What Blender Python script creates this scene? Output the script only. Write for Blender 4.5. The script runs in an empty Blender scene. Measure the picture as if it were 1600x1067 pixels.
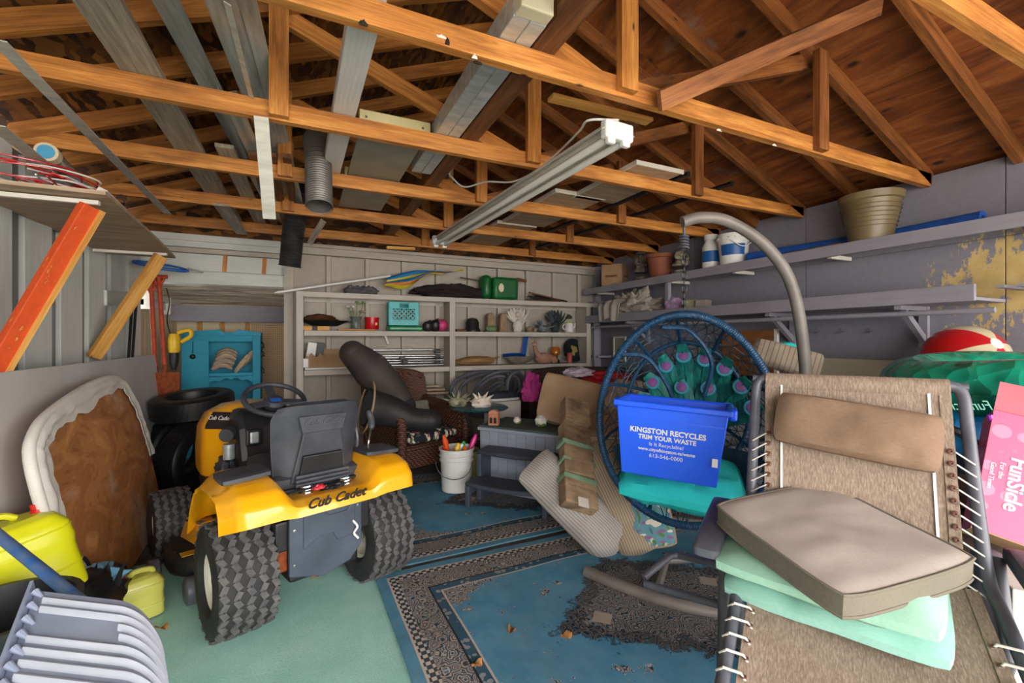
import bpy, math, random
from mathutils import Vector, Matrix, Euler, noise
R = math.radians
rnd = random.Random(7)
scene = bpy.context.scene
COL = scene.collection

# ------------------------------------------------------------------ camera
EYE = 1.35
YAW = math.atan(330 / 700)
SY, CY = math.sin(YAW), math.cos(YAW)
cam_d = bpy.data.cameras.new('camera')
cam_d.sensor_width = 36.0
cam_d.lens = 700 / 1600 * 36
cam_d.shift_y = -2.5 / 1600
cam_d.clip_start = 0.02
cam = bpy.data.objects.new('camera', cam_d)
cam.location = (0, 0, EYE)
cam.rotation_euler = (R(90), 0, -YAW)
COL.objects.link(cam)
scene.camera = cam

# ------------------------------------------------------------------ sky and exposure
world = bpy.data.worlds.new('sky')
scene.world = world
world.use_nodes = True
bg = world.node_tree.nodes['Background']
bg.inputs['Color'].default_value = (1.0, 0.965, 0.92, 1)
bg.inputs['Strength'].default_value = 3.0
pd = bpy.data.lights.new('door_portal', 'AREA')      # guides sky sampling through the open garage door
pd.shape = 'RECTANGLE'; pd.size = 5.4; pd.size_y = 2.45
pd.cycles.is_portal = True
po = bpy.data.objects.new('door_portal', pd)
po.location = (1.3, -1.85, 1.15); po.rotation_euler = (R(90), 0, 0)
COL.objects.link(po)
sun_d = bpy.data.lights.new('sun', 'SUN')            # stands behind the building and lights the driveway
sun_d.energy = 9.0; sun_d.angle = R(2); sun_d.color = (1.0, .93, .82)
sun = bpy.data.objects.new('sun', sun_d)
sun.rotation_euler = (R(-38), R(14), 0)
COL.objects.link(sun)
scene.view_settings.view_transform = 'Standard'
scene.view_settings.look = 'None'
scene.view_settings.exposure = 1.8
scene.view_settings.gamma = 1.0
scene.view_settings.use_curve_mapping = False
scene.cycles.max_bounces = 10
scene.cycles.diffuse_bounces = 7
scene.cycles.use_denoising = True

# ------------------------------------------------------------------ materials
def lin(h):
    if not isinstance(h, str):
        return tuple(h) + (1,) if len(h) == 3 else h
    c = [int(h[i:i + 2], 16) / 255 for i in (0, 2, 4)]
    return tuple((x / 12.92 if x < .04045 else ((x + .055) / 1.055) ** 2.4) for x in c) + (1,)

class NT:
    """small wrapper round a node tree"""
    def __init__(s, name):
        s.m = bpy.data.materials.new(name); s.m.use_nodes = True
        s.t = s.m.node_tree; s.b = s.t.nodes['Principled BSDF']
    def n(s, typ, **kw):
        nd = s.t.nodes.new(typ)
        for k, v in kw.items():
            if k[0] == '_': setattr(nd, k[1:], v)
            else: s.put(nd.inputs[int(k[1:]) if k[0] == 'i' and k[1:].isdigit() else k], v)
        return nd
    def put(s, sock, v):
        if isinstance(v, bpy.types.NodeSocket): s.t.links.new(v, sock)
        elif isinstance(v, bpy.types.Node): s.t.links.new(v.outputs[0], sock)
        else: sock.default_value = v
    def coord(s, scale=(1, 1, 1), kind='Object', rand=False, rot=(0, 0, 0)):
        tc = s.n('ShaderNodeTexCoord')
        v = tc.outputs[kind]
        if rand:
            oi = s.n('ShaderNodeObjectInfo')
            mu = s.n('ShaderNodeMath', _operation='MULTIPLY', i0=oi.outputs['Random'], i1=37.0)
            v = s.n('ShaderNodeVectorMath', _operation='ADD', i0=v, i1=mu).outputs[0]
        return s.n('ShaderNodeMapping', Vector=v, Scale=scale, Rotation=rot).outputs[0]
    def noise(s, vec, scale, detail=5, rough=.55, dist=0):
        nd = s.n('ShaderNodeTexNoise', Scale=scale, Detail=detail, Roughness=rough, Distortion=dist)
        s.put(nd.inputs['Vector'], vec); return nd.outputs[0]
    def ramp(s, fac, stops, interp='LINEAR'):
        nd = s.n('ShaderNodeValToRGB'); cr = nd.color_ramp; cr.interpolation = interp
        while len(cr.elements) < len(stops): cr.elements.new(.5)
        for e, (p, c) in zip(cr.elements, stops):
            e.position = p; e.color = lin(c)
        s.put(nd.inputs[0], fac); return nd.outputs[0]
    def mix(s, fac, a, b, mode='MIX'):
        nd = s.n('ShaderNodeMix', _data_type='RGBA', _blend_type=mode)
        for sock, v in ((nd.inputs[0], fac), (nd.inputs[6], a), (nd.inputs[7], b)):
            s.put(sock, lin(v) if isinstance(v, (str, tuple)) and not isinstance(v, bpy.types.NodeSocket) else v)
        return nd.outputs[2]
    def math(s, op, a, b=0.0, c=None):
        nd = s.n('ShaderNodeMath', _operation=op); s.put(nd.inputs[0], a); s.put(nd.inputs[1], b)
        if c is not None: s.put(nd.inputs[2], c)
        return nd.outputs[0]
    def bump(s, h, strength=.3, dist=.01):
        nd = s.n('ShaderNodeBump', Strength=strength, Distance=dist, Height=h)
        s.put(s.b.inputs['Normal'], nd.outputs[0])
    def done(s, col=None, rough=.6, metal=0, spec=None, coat=0):
        if col is not None: s.put(s.b.inputs['Base Color'], lin(col) if isinstance(col, (str, tuple)) else col)
        s.put(s.b.inputs['Roughness'], rough); s.b.inputs['Metallic'].default_value = metal
        if spec is not None: s.b.inputs['Specular IOR Level'].default_value = spec
        s.b.inputs['Coat Weight'].default_value = coat
        return s.m

def flat(name, c1, c2=None, scale=6, rough=.6, metal=0, bump=0, bscale=80, stretch=(1, 1, 1), lo=.35, hi=.7, coat=0, spec=None, rand=True):
    """plain colour with a little uneven wear"""
    t = NT(name); v = t.coord(stretch, rand=rand)
    col = c1 if c2 is None else t.ramp(t.noise(v, scale), [(lo, c1), (hi, c2)])
    if bump: t.bump(t.noise(v, bscale, 3), bump)
    return t.done(col, rough, metal, spec, coat)

def wood(name, light, mid, dark, g=1.0, knots=.1, rough=.62, stain=None, stain_amt=.0):
    """sawn lumber: grain runs along the local x axis"""
    t = NT(name); v = t.coord((1, 1, 1), rand=True)
    vs = t.n('ShaderNodeMapping', Vector=v, Scale=(1.1, 16 * g, 16 * g)).outputs[0]
    f = t.noise(vs, 2.2, 6, .6, .6)
    col = t.ramp(f, [(.28, dark), (.5, mid), (.68, light)])
    fine = t.noise(t.n('ShaderNodeMapping', Vector=v, Scale=(4, 120, 120)).outputs[0], 2, 3)
    col = t.mix(.28, col, t.ramp(fine, [(.35, dark), (.65, light)]))
    if knots:
        vo = t.n('ShaderNodeTexVoronoi', Scale=1.0, Vector=t.n('ShaderNodeMapping', Vector=v, Scale=(3.2, 9, 9)).outputs[0])
        k = t.ramp(vo.outputs['Distance'], [(knots * .5, (1, 1, 1)), (knots * 1.5, (0, 0, 0))])
        col = t.mix(k, col, t.mix(.8, dark, '1c0d06'))
    if stain:
        sn = t.ramp(t.noise(t.n('ShaderNodeMapping', Vector=v, Scale=(1.5, 4, 4)).outputs[0], 1.6, 5), [(.5, (0, 0, 0)), (.72, (1, 1, 1))])
        col = t.mix(t.math('MULTIPLY', sn, stain_amt), col, stain)
    t.bump(fine, .15, .003)
    return t.done(col, rough)

def woodpaint(name, c1, c2, rough=.65):
    t = NT(name); v = t.coord(rand=True)
    a = t.noise(t.n('ShaderNodeMapping', Vector=v, Scale=(1, 12, 12)).outputs[0], 3, 6)
    b = t.noise(v, 3, 5)
    col = t.mix(.5, t.ramp(a, [(.35, c1), (.68, c2)]), t.ramp(b, [(.35, c1), (.65, c2)]))
    t.bump(a, .12, .004)
    return t.done(col, rough)

M = {}
M['truss'] = wood('truss_wood', 'e0a052', 'bf7a33', '84491c', 1, .055, stain='5c3212', stain_amt=.6)
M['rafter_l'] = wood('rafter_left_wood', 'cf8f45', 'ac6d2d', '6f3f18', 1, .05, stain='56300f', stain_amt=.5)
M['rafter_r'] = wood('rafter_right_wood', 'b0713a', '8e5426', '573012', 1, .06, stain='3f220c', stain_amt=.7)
M['dark_beam'] = wood('dark_beam_wood', '8a5a34', '6a4023', '3c2211', 1, .05)
M['pine'] = wood('pine', 'e9b566', 'd89f4e', 'b77a32', .8, .05)
M['grey_wood'] = wood('weathered_wood', 'b5aa9a', '968b7c', '6a6258', 1.2, .05)
M['ply_shelf'] = wood('dull_plywood', 'c4ad92', 'ab947a', '86715b', .5, .02)
M['paint_beige'] = woodpaint('beige_grey_paint', 'a9a096', 'bab2a6')
M['paint_left'] = woodpaint('pale_grey_paint', 'bdc1bf', 'd2d5d0')
M['paint_shelf'] = woodpaint('shelf_paint', 'b3aca2', 'c5beb3')
M['paint_mauve'] = woodpaint('mauve_grey_paint', '8a8793', '9a97a2')
M['white_paint'] = woodpaint('white_paint', 'cfcbc2', 'e2ded5')
M['cream'] = woodpaint('cream_paint', 'd9c7a6', 'e8d8ba')
M['white'] = flat('white_plastic', 'd8d8d6', 'e6e6e3', 4, .4)
M['black'] = flat('black_plastic', '17181b', '26282c', 8, .45)
M['charcoal'] = flat('charcoal_plastic', '33363d', '474b54', 8, .5, bump=.1, bscale=300)
M['grey_metal'] = flat('grey_painted_tube', '4a4c55', '5e606a', 12, .4, bump=.05)
M['galv'] = flat('galvanised_steel', 'b3bdc0', 'd6dfe2', 9, .38, .45, stretch=(1, 3, 3))
M['alu'] = flat('dull_aluminium', 'b5b3a9', 'd0cec4', 5, .4, .25, stretch=(1, 6, 6))
M['flash'] = flat('bare_flashing', '8f9592', 'd0d6d2', 4, .3, .45, stretch=(.6, 5, 5))
M['steel'] = flat('bright_steel', 'b5b6b8', 'd5d6d8', 9, .25, .95)
M['rust'] = flat('rusty_steel', '7d3c1e', 'a8532a', 30, .8, .2, bump=.3, bscale=120)

def panel_mat(name, c1, c2, rough=.7):
    t = NT(name); v = t.coord(rand=True)
    a = t.noise(v, 1.3, 6); b = t.noise(v, 18, 4)
    col = t.mix(.35, t.ramp(a, [(.35, c1), (.65, c2)]), t.ramp(b, [(.35, c1), (.7, c2)]))
    t.bump(t.noise(v, 140, 2), .08, .003)
    return t.done(col, rough)
M['panel_beige'] = panel_mat('beige_panel', 'a39a8f', 'b5ada1')
M['panel_left'] = panel_mat('shaded_panel', '777c7c', '888c8b')  # shade of the grooves between the boards put into this darker grey

def osb():
    t = NT('osb'); v = t.coord(rand=True)
    vd = t.n('ShaderNodeMix', _data_type='VECTOR', i0=.08); t.put(vd.inputs[4], v)
    nz = t.n('ShaderNodeTexNoise', Scale=6.0, Detail=3); t.put(nz.inputs['Vector'], v); t.put(vd.inputs[5], nz.outputs['Color'])
    vo = t.n('ShaderNodeTexVoronoi', Scale=22.0, Vector=t.n('ShaderNodeMapping', Vector=vd.outputs[1], Scale=(.45, 1.5, 1)).outputs[0])
    f = t.n('ShaderNodeSeparateColor', Color=vo.outputs['Color']).outputs[0]
    col = t.ramp(f, [(0, '2e1a0c'), (.3, '55320f'), (.6, '7a4a1b'), (.9, 'a06a30')])
    big = t.ramp(t.noise(v, 1.1, 4), [(.4, (.35, .35, .35)), (.62, (1, 1, 1))])
    col = t.mix(.7, col, big, 'MULTIPLY')
    t.bump(f, .25, .004)
    return t.done(col, .75)
M['osb'] = osb()

def plyroof():
    t = NT('roof_plywood'); v = t.coord(rand=True)
    st = t.n('ShaderNodeMapping', Vector=v, Scale=(.8, 4.2, 1)).outputs[0]
    f = t.noise(st, 1.7, 8, .66, 1.6)
    col = t.ramp(f, [(.3, '4f2812'), (.48, '86481f'), (.66, 'a8662f')])
    vo = t.n('ShaderNodeTexVoronoi', Scale=3.4, Vector=t.n('ShaderNodeMapping', Vector=v, Scale=(1, 1.9, 1)).outputs[0])
    k = t.ramp(vo.outputs['Distance'], [(.07, (1, 1, 1)), (.17, (0, 0, 0))])
    col = t.mix(k, col, '2b140a')
    w = t.ramp(t.noise(v, 1.3, 8, .7), [(.59, (0, 0, 0)), (.72, (1, 1, 1))])
    col = t.mix(t.math('MULTIPLY', w, .6), col, 'a99b92')
    dk = t.ramp(t.noise(st, 1.1, 5), [(.5, (0, 0, 0)), (.75, (1, 1, 1))])
    col = t.mix(t.math('MULTIPLY', dk, .55), col, '26130a')
    t.bump(f, .1, .004)
    return t.done(col, .7)
M['plyroof'] = plyroof()

def wall_right_mat():
    """mauve-grey paint with a patch where it has peeled to yellow board"""
    t = NT('mauve_wall'); v = t.coord()
    col = t.mix(.5, t.ramp(t.noise(v, 1.2, 6), [(.35, '7b7986'), (.65, '8b8995')]), t.ramp(t.noise(v, 25, 3), [(.35, '7d7b88'), (.7, '8a8893')]))
    # peeled patch: centred near y = 1.05, z = 1.72 of this wall
    d = t.n('ShaderNodeVectorMath', _operation='SUBTRACT', i0=v, i1=(0, 1.14, 1.74)).outputs[0]
    d = t.n('ShaderNodeMapping', Vector=d, Scale=(0, 1 / .46, 1 / .36)).outputs[0]
    ln = t.n('ShaderNodeVectorMath', _operation='LENGTH', i0=d).outputs['Value']
    nz = t.noise(t.n('ShaderNodeMapping', Vector=v, Scale=(1, 1, .55)).outputs[0], 16, 8, .72)
    m = t.math('ADD', ln, t.math('MULTIPLY', t.math('SUBTRACT', nz, .5), 3.4))
    msk = t.ramp(m, [(.66, (1, 1, 1)), (.72, (0, 0, 0))])
    col = t.mix(msk, col, t.ramp(t.noise(v, 9, 3), [(.3, 'b79a5c'), (.7, 'cdb47c')]))
    t.bump(msk, .2, .004)
    return t.done(col, .6)
M['wall_right'] = wall_right_mat()
M['concrete'] = flat('concrete', '5a4f46', '7d7268', 2.2, .85, bump=.3, bscale=60)
M['drive'] = flat('driveway_concrete', 'a9a49b', 'c4bfb5', 1.5, .9)

def carpet_mint():
    t = NT('mint_carpet'); v = t.coord()
    a = t.ramp(t.noise(v, 2.2, 6, .6), [(.3, '8fcdc0'), (.55, 'aee2d6'), (.75, 'c6efe4')])
    b = t.noise(v, 160, 2)
    col = t.mix(.35, a, t.ramp(b, [(.3, '84c0b4'), (.7, 'c8efe5')]))
    s = t.ramp(t.noise(v, 5, 7, .7), [(.6, (0, 0, 0)), (.78, (1, 1, 1))])
    col = t.mix(t.math('MULTIPLY', s, .45), col, '5f6a58')
    t.bump(b, .5, .006)
    return t.done(col, .95, spec=.1)
M['mint'] = carpet_mint()

def rug_mat(hx, hy):
    """worn oriental rug: blue field, medallion, corner sprays and border bands, in the rug's own coordinates"""
    t = NT('oriental_rug'); v = t.coord()
    sp = t.n('ShaderNodeSeparateXYZ', Vector=v)
    ax = t.math('ABSOLUTE', sp.outputs[0]); ay = t.math('ABSOLUTE', sp.outputs[1])
    e = t.math('MINIMUM', t.math('SUBTRACT', hx, ax), t.math('SUBTRACT', hy, ay))
    mv = t.n('ShaderNodeCombineXYZ', X=ax, Y=ay).outputs[0]
    nz = t.n('ShaderNodeTexNoise', Scale=9.0, Detail=2); t.put(nz.inputs['Vector'], mv)
    wv = t.n('ShaderNodeVectorMath', _operation='ADD', i0=mv, i1=t.n('ShaderNodeVectorMath', _operation='SCALE', i0=nz.outputs['Color'], Scale=.06).outputs[0]).outputs[0]
    vo = t.n('ShaderNodeTexVoronoi', Scale=21.0, Vector=wv, Randomness=.9)
    pet = t.math('ADD', t.math('MULTIPLY', vo.outputs['Distance'], 3.0), t.math('MULTIPLY', t.noise(wv, 38, 2), .9))
    fr = t.math('FRACT', pet)
    orn = t.ramp(fr, [(.0, 'c9bcb2'), (.16, '8f837c'), (.30, '2c3a46'), (.48, '4f7d93'), (.62, 'c2b5ab'), (.78, '33424e'), (.92, '7a6c68')], 'CONSTANT')
    blue = t.ramp(t.noise(v, 6, 6), [(.3, '4b86a6'), (.7, '659fbb')])
    nx = t.math('DIVIDE', ax, hx); ny = t.math('DIVIDE', ay, hy)
    wob = t.math('MULTIPLY', t.math('SUBTRACT', t.noise(mv, 6, 5, .75), .5), .85)
    med = t.math('ADD', t.math('ADD', t.math('MULTIPLY', nx, 1.15), t.math('MULTIPLY', ny, 1.05)), wob)
    cor = t.math('ADD', t.math('ADD', t.math('SUBTRACT', .84, nx), t.math('SUBTRACT', .72, ny)), wob)
    mm = t.math('LESS_THAN', med, .56); cm = t.math('LESS_THAN', cor, .36)
    spr = t.math('GREATER_THAN', t.noise(mv, 4.6, 5, .8), .6)
    f = t.math('MAXIMUM', t.math('MAXIMUM', mm, cm), spr)
    halo = t.math('LESS_THAN', t.math('ABSOLUTE', t.math('SUBTRACT', med, .5)), .09)
    field = t.mix(f, blue, t.mix(t.math('MULTIPLY', mm, .35), orn, '1c2833'))
    field = t.mix(t.math('MULTIPLY', halo, .55), field, '18222c')
    tip = t.math('LESS_THAN', t.math('ADD', t.math('ABSOLUTE', t.math('SUBTRACT', ax, .36)), ay), .06)
    field = t.mix(tip, field, 'b3a596')
    sel = lambda a, b: t.math('MULTIPLY', t.math('GREATER_THAN', e, a), t.math('LESS_THAN', e, b))
    col = field
    zg = t.math('PINGPONG', t.math('ADD', sp.outputs[0], sp.outputs[1]), .022)
    zg2 = t.math('PINGPONG', t.math('SUBTRACT', sp.outputs[0], sp.outputs[1]), .022)
    zz = t.math('GREATER_THAN', t.math('ADD', zg, zg2), .024)
    col = t.mix(sel(.245, .29), col, t.mix(t.math('GREATER_THAN', vo.outputs['Distance'], .3), '8f9498', '345a70'))
    col = t.mix(sel(.29, .30), col, 'c6b9ae')
    col = t.mix(sel(.105, .235), col, t.mix(.2, orn, '4a3a34'))
    col = t.mix(sel(.235, .245), col, '1f2a33')
    col = t.mix(sel(.062, .105), col, t.mix(zz, '33424e', 'c6b9ae'))
    col = t.mix(sel(.052, .062), col, 'c6b9ae')
    col = t.mix(sel(-1, .052), col, t.ramp(t.noise(v, 9, 5), [(.3, '4c829e'), (.7, '659ab2')]))
    dirt = t.ramp(t.noise(v, 3.1, 7, .7), [(.42, (0, 0, 0)), (.75, (1, 1, 1))])
    col = t.mix(t.math('MULTIPLY', dirt, .4), col, '6d6861')
    crumb = t.math('GREATER_THAN', t.noise(v, 60, 2), .73)
    col = t.mix(t.math('MULTIPLY', crumb, .6), col, '9a9188')
    t.bump(t.noise(v, 220, 2), .4, .003)
    return t.done(col, .95, spec=.1)

# ------------------------------------------------------------------ mesh helpers
def at(x, y, X=None, Y=None, Z=None, d=None):
    """world point where the sight line through photo pixel (x, y) meets a plane of the room"""
    u = (x - 800) / 700; w = (531 - y) / 700
    kx = SY + u * CY; ky = CY - u * SY
    if X is not None: d = X / kx
    elif Y is not None: d = Y / ky
    elif Z is not None: d = (Z - EYE) / w
    return Vector((d * kx, d * ky, EYE + w * d))

def frame(p0, p1, up=(0, 0, 1)):
    x = (Vector(p1) - Vector(p0)).normalized(); up = Vector(up)
    if abs(x.dot(up)) > .98: up = Vector((0, 1, 0))
    y = up.cross(x).normalized(); z = x.cross(y)
    m = Matrix((x, y, z)).transposed().to_4x4(); m.translation = Vector(p0)
    return m

class MB:
    def __init__(s): s.v = []; s.f = []; s.mi = []; s.cur = 0
    def add(s, vs, fs, m=None):
        o = len(s.v)
        s.v += [(m @ Vector(p)) if m is not None else Vector(p) for p in vs]
        s.f += [[i + o for i in f] for f in fs]; s.mi += [s.cur] * len(fs)
        return s
    def b(s, x0, x1, y0, y1, z0, z1, m=None):
        return s.add([(x0, y0, z0), (x1, y0, z0), (x1, y1, z0), (x0, y1, z0), (x0, y0, z1), (x1, y0, z1), (x1, y1, z1), (x0, y1, z1)],
                     [(0, 3, 2, 1), (4, 5, 6, 7), (0, 1, 5, 4), (1, 2, 6, 5), (2, 3, 7, 6), (3, 0, 4, 7)], m)
    def c(s, c, sz, rot=(0, 0, 0)):
        m = Matrix.LocRotScale(Vector(c), Euler(rot), None); x, y, z = (q / 2 for q in sz)
        return s.b(-x, x, -y, y, -z, z, m)
    def bar(s, p0, p1, w, h, up=(0, 0, 1)):
        L = (Vector(p1) - Vector(p0)).length
        return s.b(0, L, -w / 2, w / 2, -h / 2, h / 2, frame(p0, p1, up))
    def tube(s, pts, r, seg=8, closed=False, caps=True):
        pts = [Vector(p) for p in pts]; n = len(pts); o = len(s.v)
        rs = r if isinstance(r, (list, tuple)) else [r] * n
        nrm = None
        for i, p in enumerate(pts):
            if closed: tg = pts[(i + 1) % n] - pts[i - 1]
            else: tg = pts[min(i + 1, n - 1)] - pts[max(i - 1, 0)]
            tg.normalize()
            if nrm is None:
                nrm = tg.orthogonal().normalized()
            else:
                nrm = (nrm - tg * nrm.dot(tg))
                nrm = nrm.normalized() if nrm.length > 1e-6 else tg.orthogonal().normalized()
            bn = tg.cross(nrm)
            for k in range(seg):
                a = 2 * math.pi * k / seg
                s.v.append(p + (nrm * math.cos(a) + bn * math.sin(a)) * rs[i])
        m = n if closed else n - 1
        for i in range(m):
            for k in range(seg):
                a = o + i * seg + k; b2 = o + i * seg + (k + 1) % seg
                j = (i + 1) % n
                s.f.append([a, b2, o + j * seg + (k + 1) % seg, o + j * seg + k]); s.mi.append(s.cur)
        if caps and not closed:
            s.f.append([o + k for k in range(seg)][::-1]); s.f.append([o + (n - 1) * seg + k for k in range(seg)]); s.mi += [s.cur] * 2
        return s
    def lathe(s, prof, seg=24, m=None, sx=1, sy=1, caps=True):
        n = len(prof); vs = []; fs = []
        for r, z in prof:
            for k in range(seg):
                a = 2 * math.pi * k / seg; vs.append((r * math.cos(a) * sx, r * math.sin(a) * sy, z))
        for i in range(n - 1):
            for k in range(seg):
                k2 = (k + 1) % seg
                fs.append((i * seg + k, i * seg + k2, (i + 1) * seg + k2, (i + 1) * seg + k))
        if caps and prof[0][0] > 1e-4: fs.append(tuple(range(seg))[::-1])
        if caps and prof[-1][0] > 1e-4: fs.append(tuple((n - 1) * seg + k for k in range(seg)))
        return s.add(vs, fs, m)
    def prism(s, poly, h0, h1, m=None):
        n = len(poly)
        vs = [(x, y, h0) for x, y in poly] + [(x, y, h1) for x, y in poly]
        fs = [tuple(range(n))[::-1], tuple(range(n, 2 * n))] + [(i, (i + 1) % n, n + (i + 1) % n, n + i) for i in range(n)]
        return s.add(vs, fs, m)
    def sheet(s, fn, nu, nv, th=0, m=None):
        """surface fn(u, v) -> point; th gives it thickness along its normal"""
        P = [[Vector(fn(i / nu, j / nv)) for j in range(nv + 1)] for i in range(nu + 1)]
        def nr(i, j):
            a = P[min(i + 1, nu)][j] - P[max(i - 1, 0)][j]; b2 = P[i][min(j + 1, nv)] - P[i][max(j - 1, 0)]
            c = a.cross(b2); return c.normalized() if c.length > 1e-9 else Vector((0, 0, 1))
        W = nv + 1; vs = [p for row in P for p in row]
        fs = [(i * W + j, (i + 1) * W + j, (i + 1) * W + j + 1, i * W + j + 1) for i in range(nu) for j in range(nv)]
        if th:
            N = len(vs); vs = vs + [P[i][j] - nr(i, j) * th for i in range(nu + 1) for j in range(nv + 1)]
            fs += [tuple(N + k for k in f[::-1]) for f in fs]
            ed = [(i, 0) for i in range(nu + 1)] + [(nu, j) for j in range(1, nv + 1)] + [(i, nv) for i in range(nu - 1, -1, -1)] + [(0, j) for j in range(nv - 1, 0, -1)]
            ix = [i * W + j for i, j in ed]
            for q in range(len(ix)):
                a, b2 = ix[q], ix[(q + 1) % len(ix)]
                fs.append((a, a + N, b2 + N, b2)[::-1])
        return s.add(vs, fs, m)
    def sphere(s, c, r, seg=12, rings=8, m=None):
        r = r if isinstance(r, (tuple, list)) else (r, r, r)
        pr = [(math.sin(math.pi * i / rings), -math.cos(math.pi * i / rings)) for i in range(rings + 1)]
        mm = Matrix.Translation(Vector(c)) @ Matrix.Diagonal((r[0], r[1], r[2], 1))
        if m is not None: mm = m @ mm
        return s.lathe([(max(a, 0.0001 if 0 < i < rings else 0), z) for i, (a, z) in enumerate(pr)], seg, mm)
    def pillow(s, sx, sy, sz, n=14, sq=.35, edge=.25, wr=.0, seed=0, m=None, sag=None):
        """stuffed cushion: flat sides of height edge*sz, crowned top and bottom, optional wrinkles"""
        def P(u, v, sgn):
            x = (u * 2 - 1); y = (v * 2 - 1)
            k = max(abs(x), abs(y)); 
            cr = ((1 - abs(x) ** 2.6) * (1 - abs(y) ** 2.6)) ** sq
            z = sgn * (edge * .5 + (1 - edge) * .5 * cr) * sz
            rr = 1 - .06 * (abs(x * y)) ** 4
            X, Y = x * sx / 2 * rr, y * sy / 2 * rr
            if wr: z += wr * (noise.noise(Vector((X * 7 + seed, Y * 7, sgn * 2))) + .5 * noise.noise(Vector((X * 19 + seed, Y * 19, sgn)))) * (.3 + cr)
            if sag: z += sag(X, Y)
            return (X, Y, z)
        W = n + 1; vs = []; fs = []
        for sgn in (1, -1):
            o = len(vs)
            vs += [P(i / n, j / n, sgn) for i in range(W) for j in range(W)]
            q = [(o + i * W + j, o + (i + 1) * W + j, o + (i + 1) * W + j + 1, o + i * W + j + 1) for i in range(n) for j in range(n)]
            fs += q if sgn > 0 else [t[::-1] for t in q]
        ed = [(i, 0) for i in range(n)] + [(n, j) for j in range(n)] + [(i, n) for i in range(n, 0, -1)] + [(0, j) for j in range(n, 0, -1)]
        ix = [i * W + j for i, j in ed]; N = W * W
        for q in range(len(ix)):
            a, b2 = ix[q], ix[(q + 1) % len(ix)]; fs.append((a, a + N, b2 + N, b2)[::-1])
        s.rim = [[vs[i] for i in ix], [vs[i + N] for i in ix]]
        return s.add(vs, fs, m)
    def heap(s, c, r, amp=.25, freq=3, seed=0, seg=28, rings=18, flat=0.0, m=None):
        """crumpled lump of cloth or the like, flattened below"""
        r = r if isinstance(r, (tuple, list)) else (r, r, r); vs = []; fs = []
        for i in range(rings + 1):
            th = math.pi * i / rings
            for k in range(seg):
                ph = 2 * math.pi * k / seg
                d = Vector((math.sin(th) * math.cos(ph), math.sin(th) * math.sin(ph), -math.cos(th)))
                q = d * freq + Vector((seed * 3.1, seed, 0))
                f = 1 + amp * (noise.noise(q) + .6 * abs(noise.noise(q * 2.3)) + .35 * noise.noise(q * 5))
                z = d.z * r[2] * f
                if z < -flat * r[2]: z = -flat * r[2]
                vs.append((c[0] + d.x * r[0] * f, c[1] + d.y * r[1] * f, c[2] + z))
        for i in range(rings):
            for k in range(seg):
                k2 = (k + 1) % seg; fs.append((i * seg + k, i * seg + k2, (i + 1) * seg + k2, (i + 1) * seg + k))
        return s.add(vs, fs, m)
    def mesh(s, name, mats, smooth=True, ang=38):
        me = bpy.data.meshes.new(name)
        me.from_pydata([tuple(p) for p in s.v], [], s.f)
        for m in (mats if isinstance(mats, (list, tuple)) else [mats]): me.materials.append(M[m] if isinstance(m, str) else m)
        if any(s.mi): me.polygons.foreach_set('material_index', s.mi)
        me.validate(); me.update()
        if smooth:
            me.shade_smooth(); me.set_sharp_from_angle(angle=R(ang))
        return me
    def obj(s, name, mats, parent=None, smooth=True, bevel=0, sub=0, ang=38, m=None):
        return place(name, s.mesh(name, mats, smooth, ang), parent, m, bevel, sub)

LOCAL = set()
def basis(o): return Matrix.LocRotScale(o.location, o.rotation_euler, o.scale)
def place(name, me, parent=None, m=None, bevel=0, sub=0):
    o = bpy.data.objects.new(name, me); COL.objects.link(o)
    if m is not None: o.matrix_basis = m
    if parent is not None:
        o.parent = parent
        if parent.name not in LOCAL and parent.type == 'EMPTY':
            o.matrix_parent_inverse = basis(parent).inverted()
    if bevel:
        b = o.modifiers.new('bevel', 'BEVEL'); b.width = bevel; b.segments = 2; b.limit_method = 'ANGLE'; b.angle_limit = R(40)
    if sub:
        b = o.modifiers.new('subsurf', 'SUBSURF'); b.levels = b.render_levels = sub
    return o
def tag(o, label=None, cat=None, group=None, kind=None):
    if label: o['label'] = label
    if cat: o['category'] = cat
    if group: o['group'] = group
    if kind: o['kind'] = kind
    return o
def thing(name, label, cat, loc=(0, 0, 0), rz=0, group=None, local=False, rot=None):
    """an empty at the base of a thing; parts are given in room coordinates, or in its own when local"""
    o = bpy.data.objects.new(name, None); COL.objects.link(o)
    o.location = loc; o.rotation_euler = rot if rot else (0, 0, rz); o.empty_display_size = .05
    if local: LOCAL.add(o.name)
    return tag(o, label, cat, group)
def struct(o): o['kind'] = 'structure'; return o
def dup(root, m=None, label=None):
    """copy of a thing with its parts and sub-parts"""
    r = root.copy(); COL.objects.link(r)
    if root.name in LOCAL: LOCAL.add(r.name)
    if m is not None: r.matrix_basis = m
    if label: r['label'] = label
    for ch in root.children:
        c = ch.copy(); COL.objects.link(c); c.parent = r
        for g in ch.children:
            d = g.copy(); COL.objects.link(d); d.parent = c
    return r
def board(name, p0, p1, w, h, mat, parent=None, up=(0, 0, 1), bevel=0):
    """straight piece of lumber or bar: grain along its length"""
    L = (Vector(p1) - Vector(p0)).length
    return MB().b(0, L, -w / 2, w / 2, -h / 2, h / 2).obj(name, mat, parent, False, bevel, m=frame(p0, p1, up))
def arc(c, r, a0, a1, n, ax='xz', sq=1):
    out = []
    for i in range(n + 1):
        a = R(a0 + (a1 - a0) * i / n); u, w = r * math.cos(a), r * sq * math.sin(a)
        out.append(Vector(c) + (Vector((u, 0, w)) if ax == 'xz' else Vector((u, w, 0)) if ax == 'xy' else Vector((0, u, w))))
    return out
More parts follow.
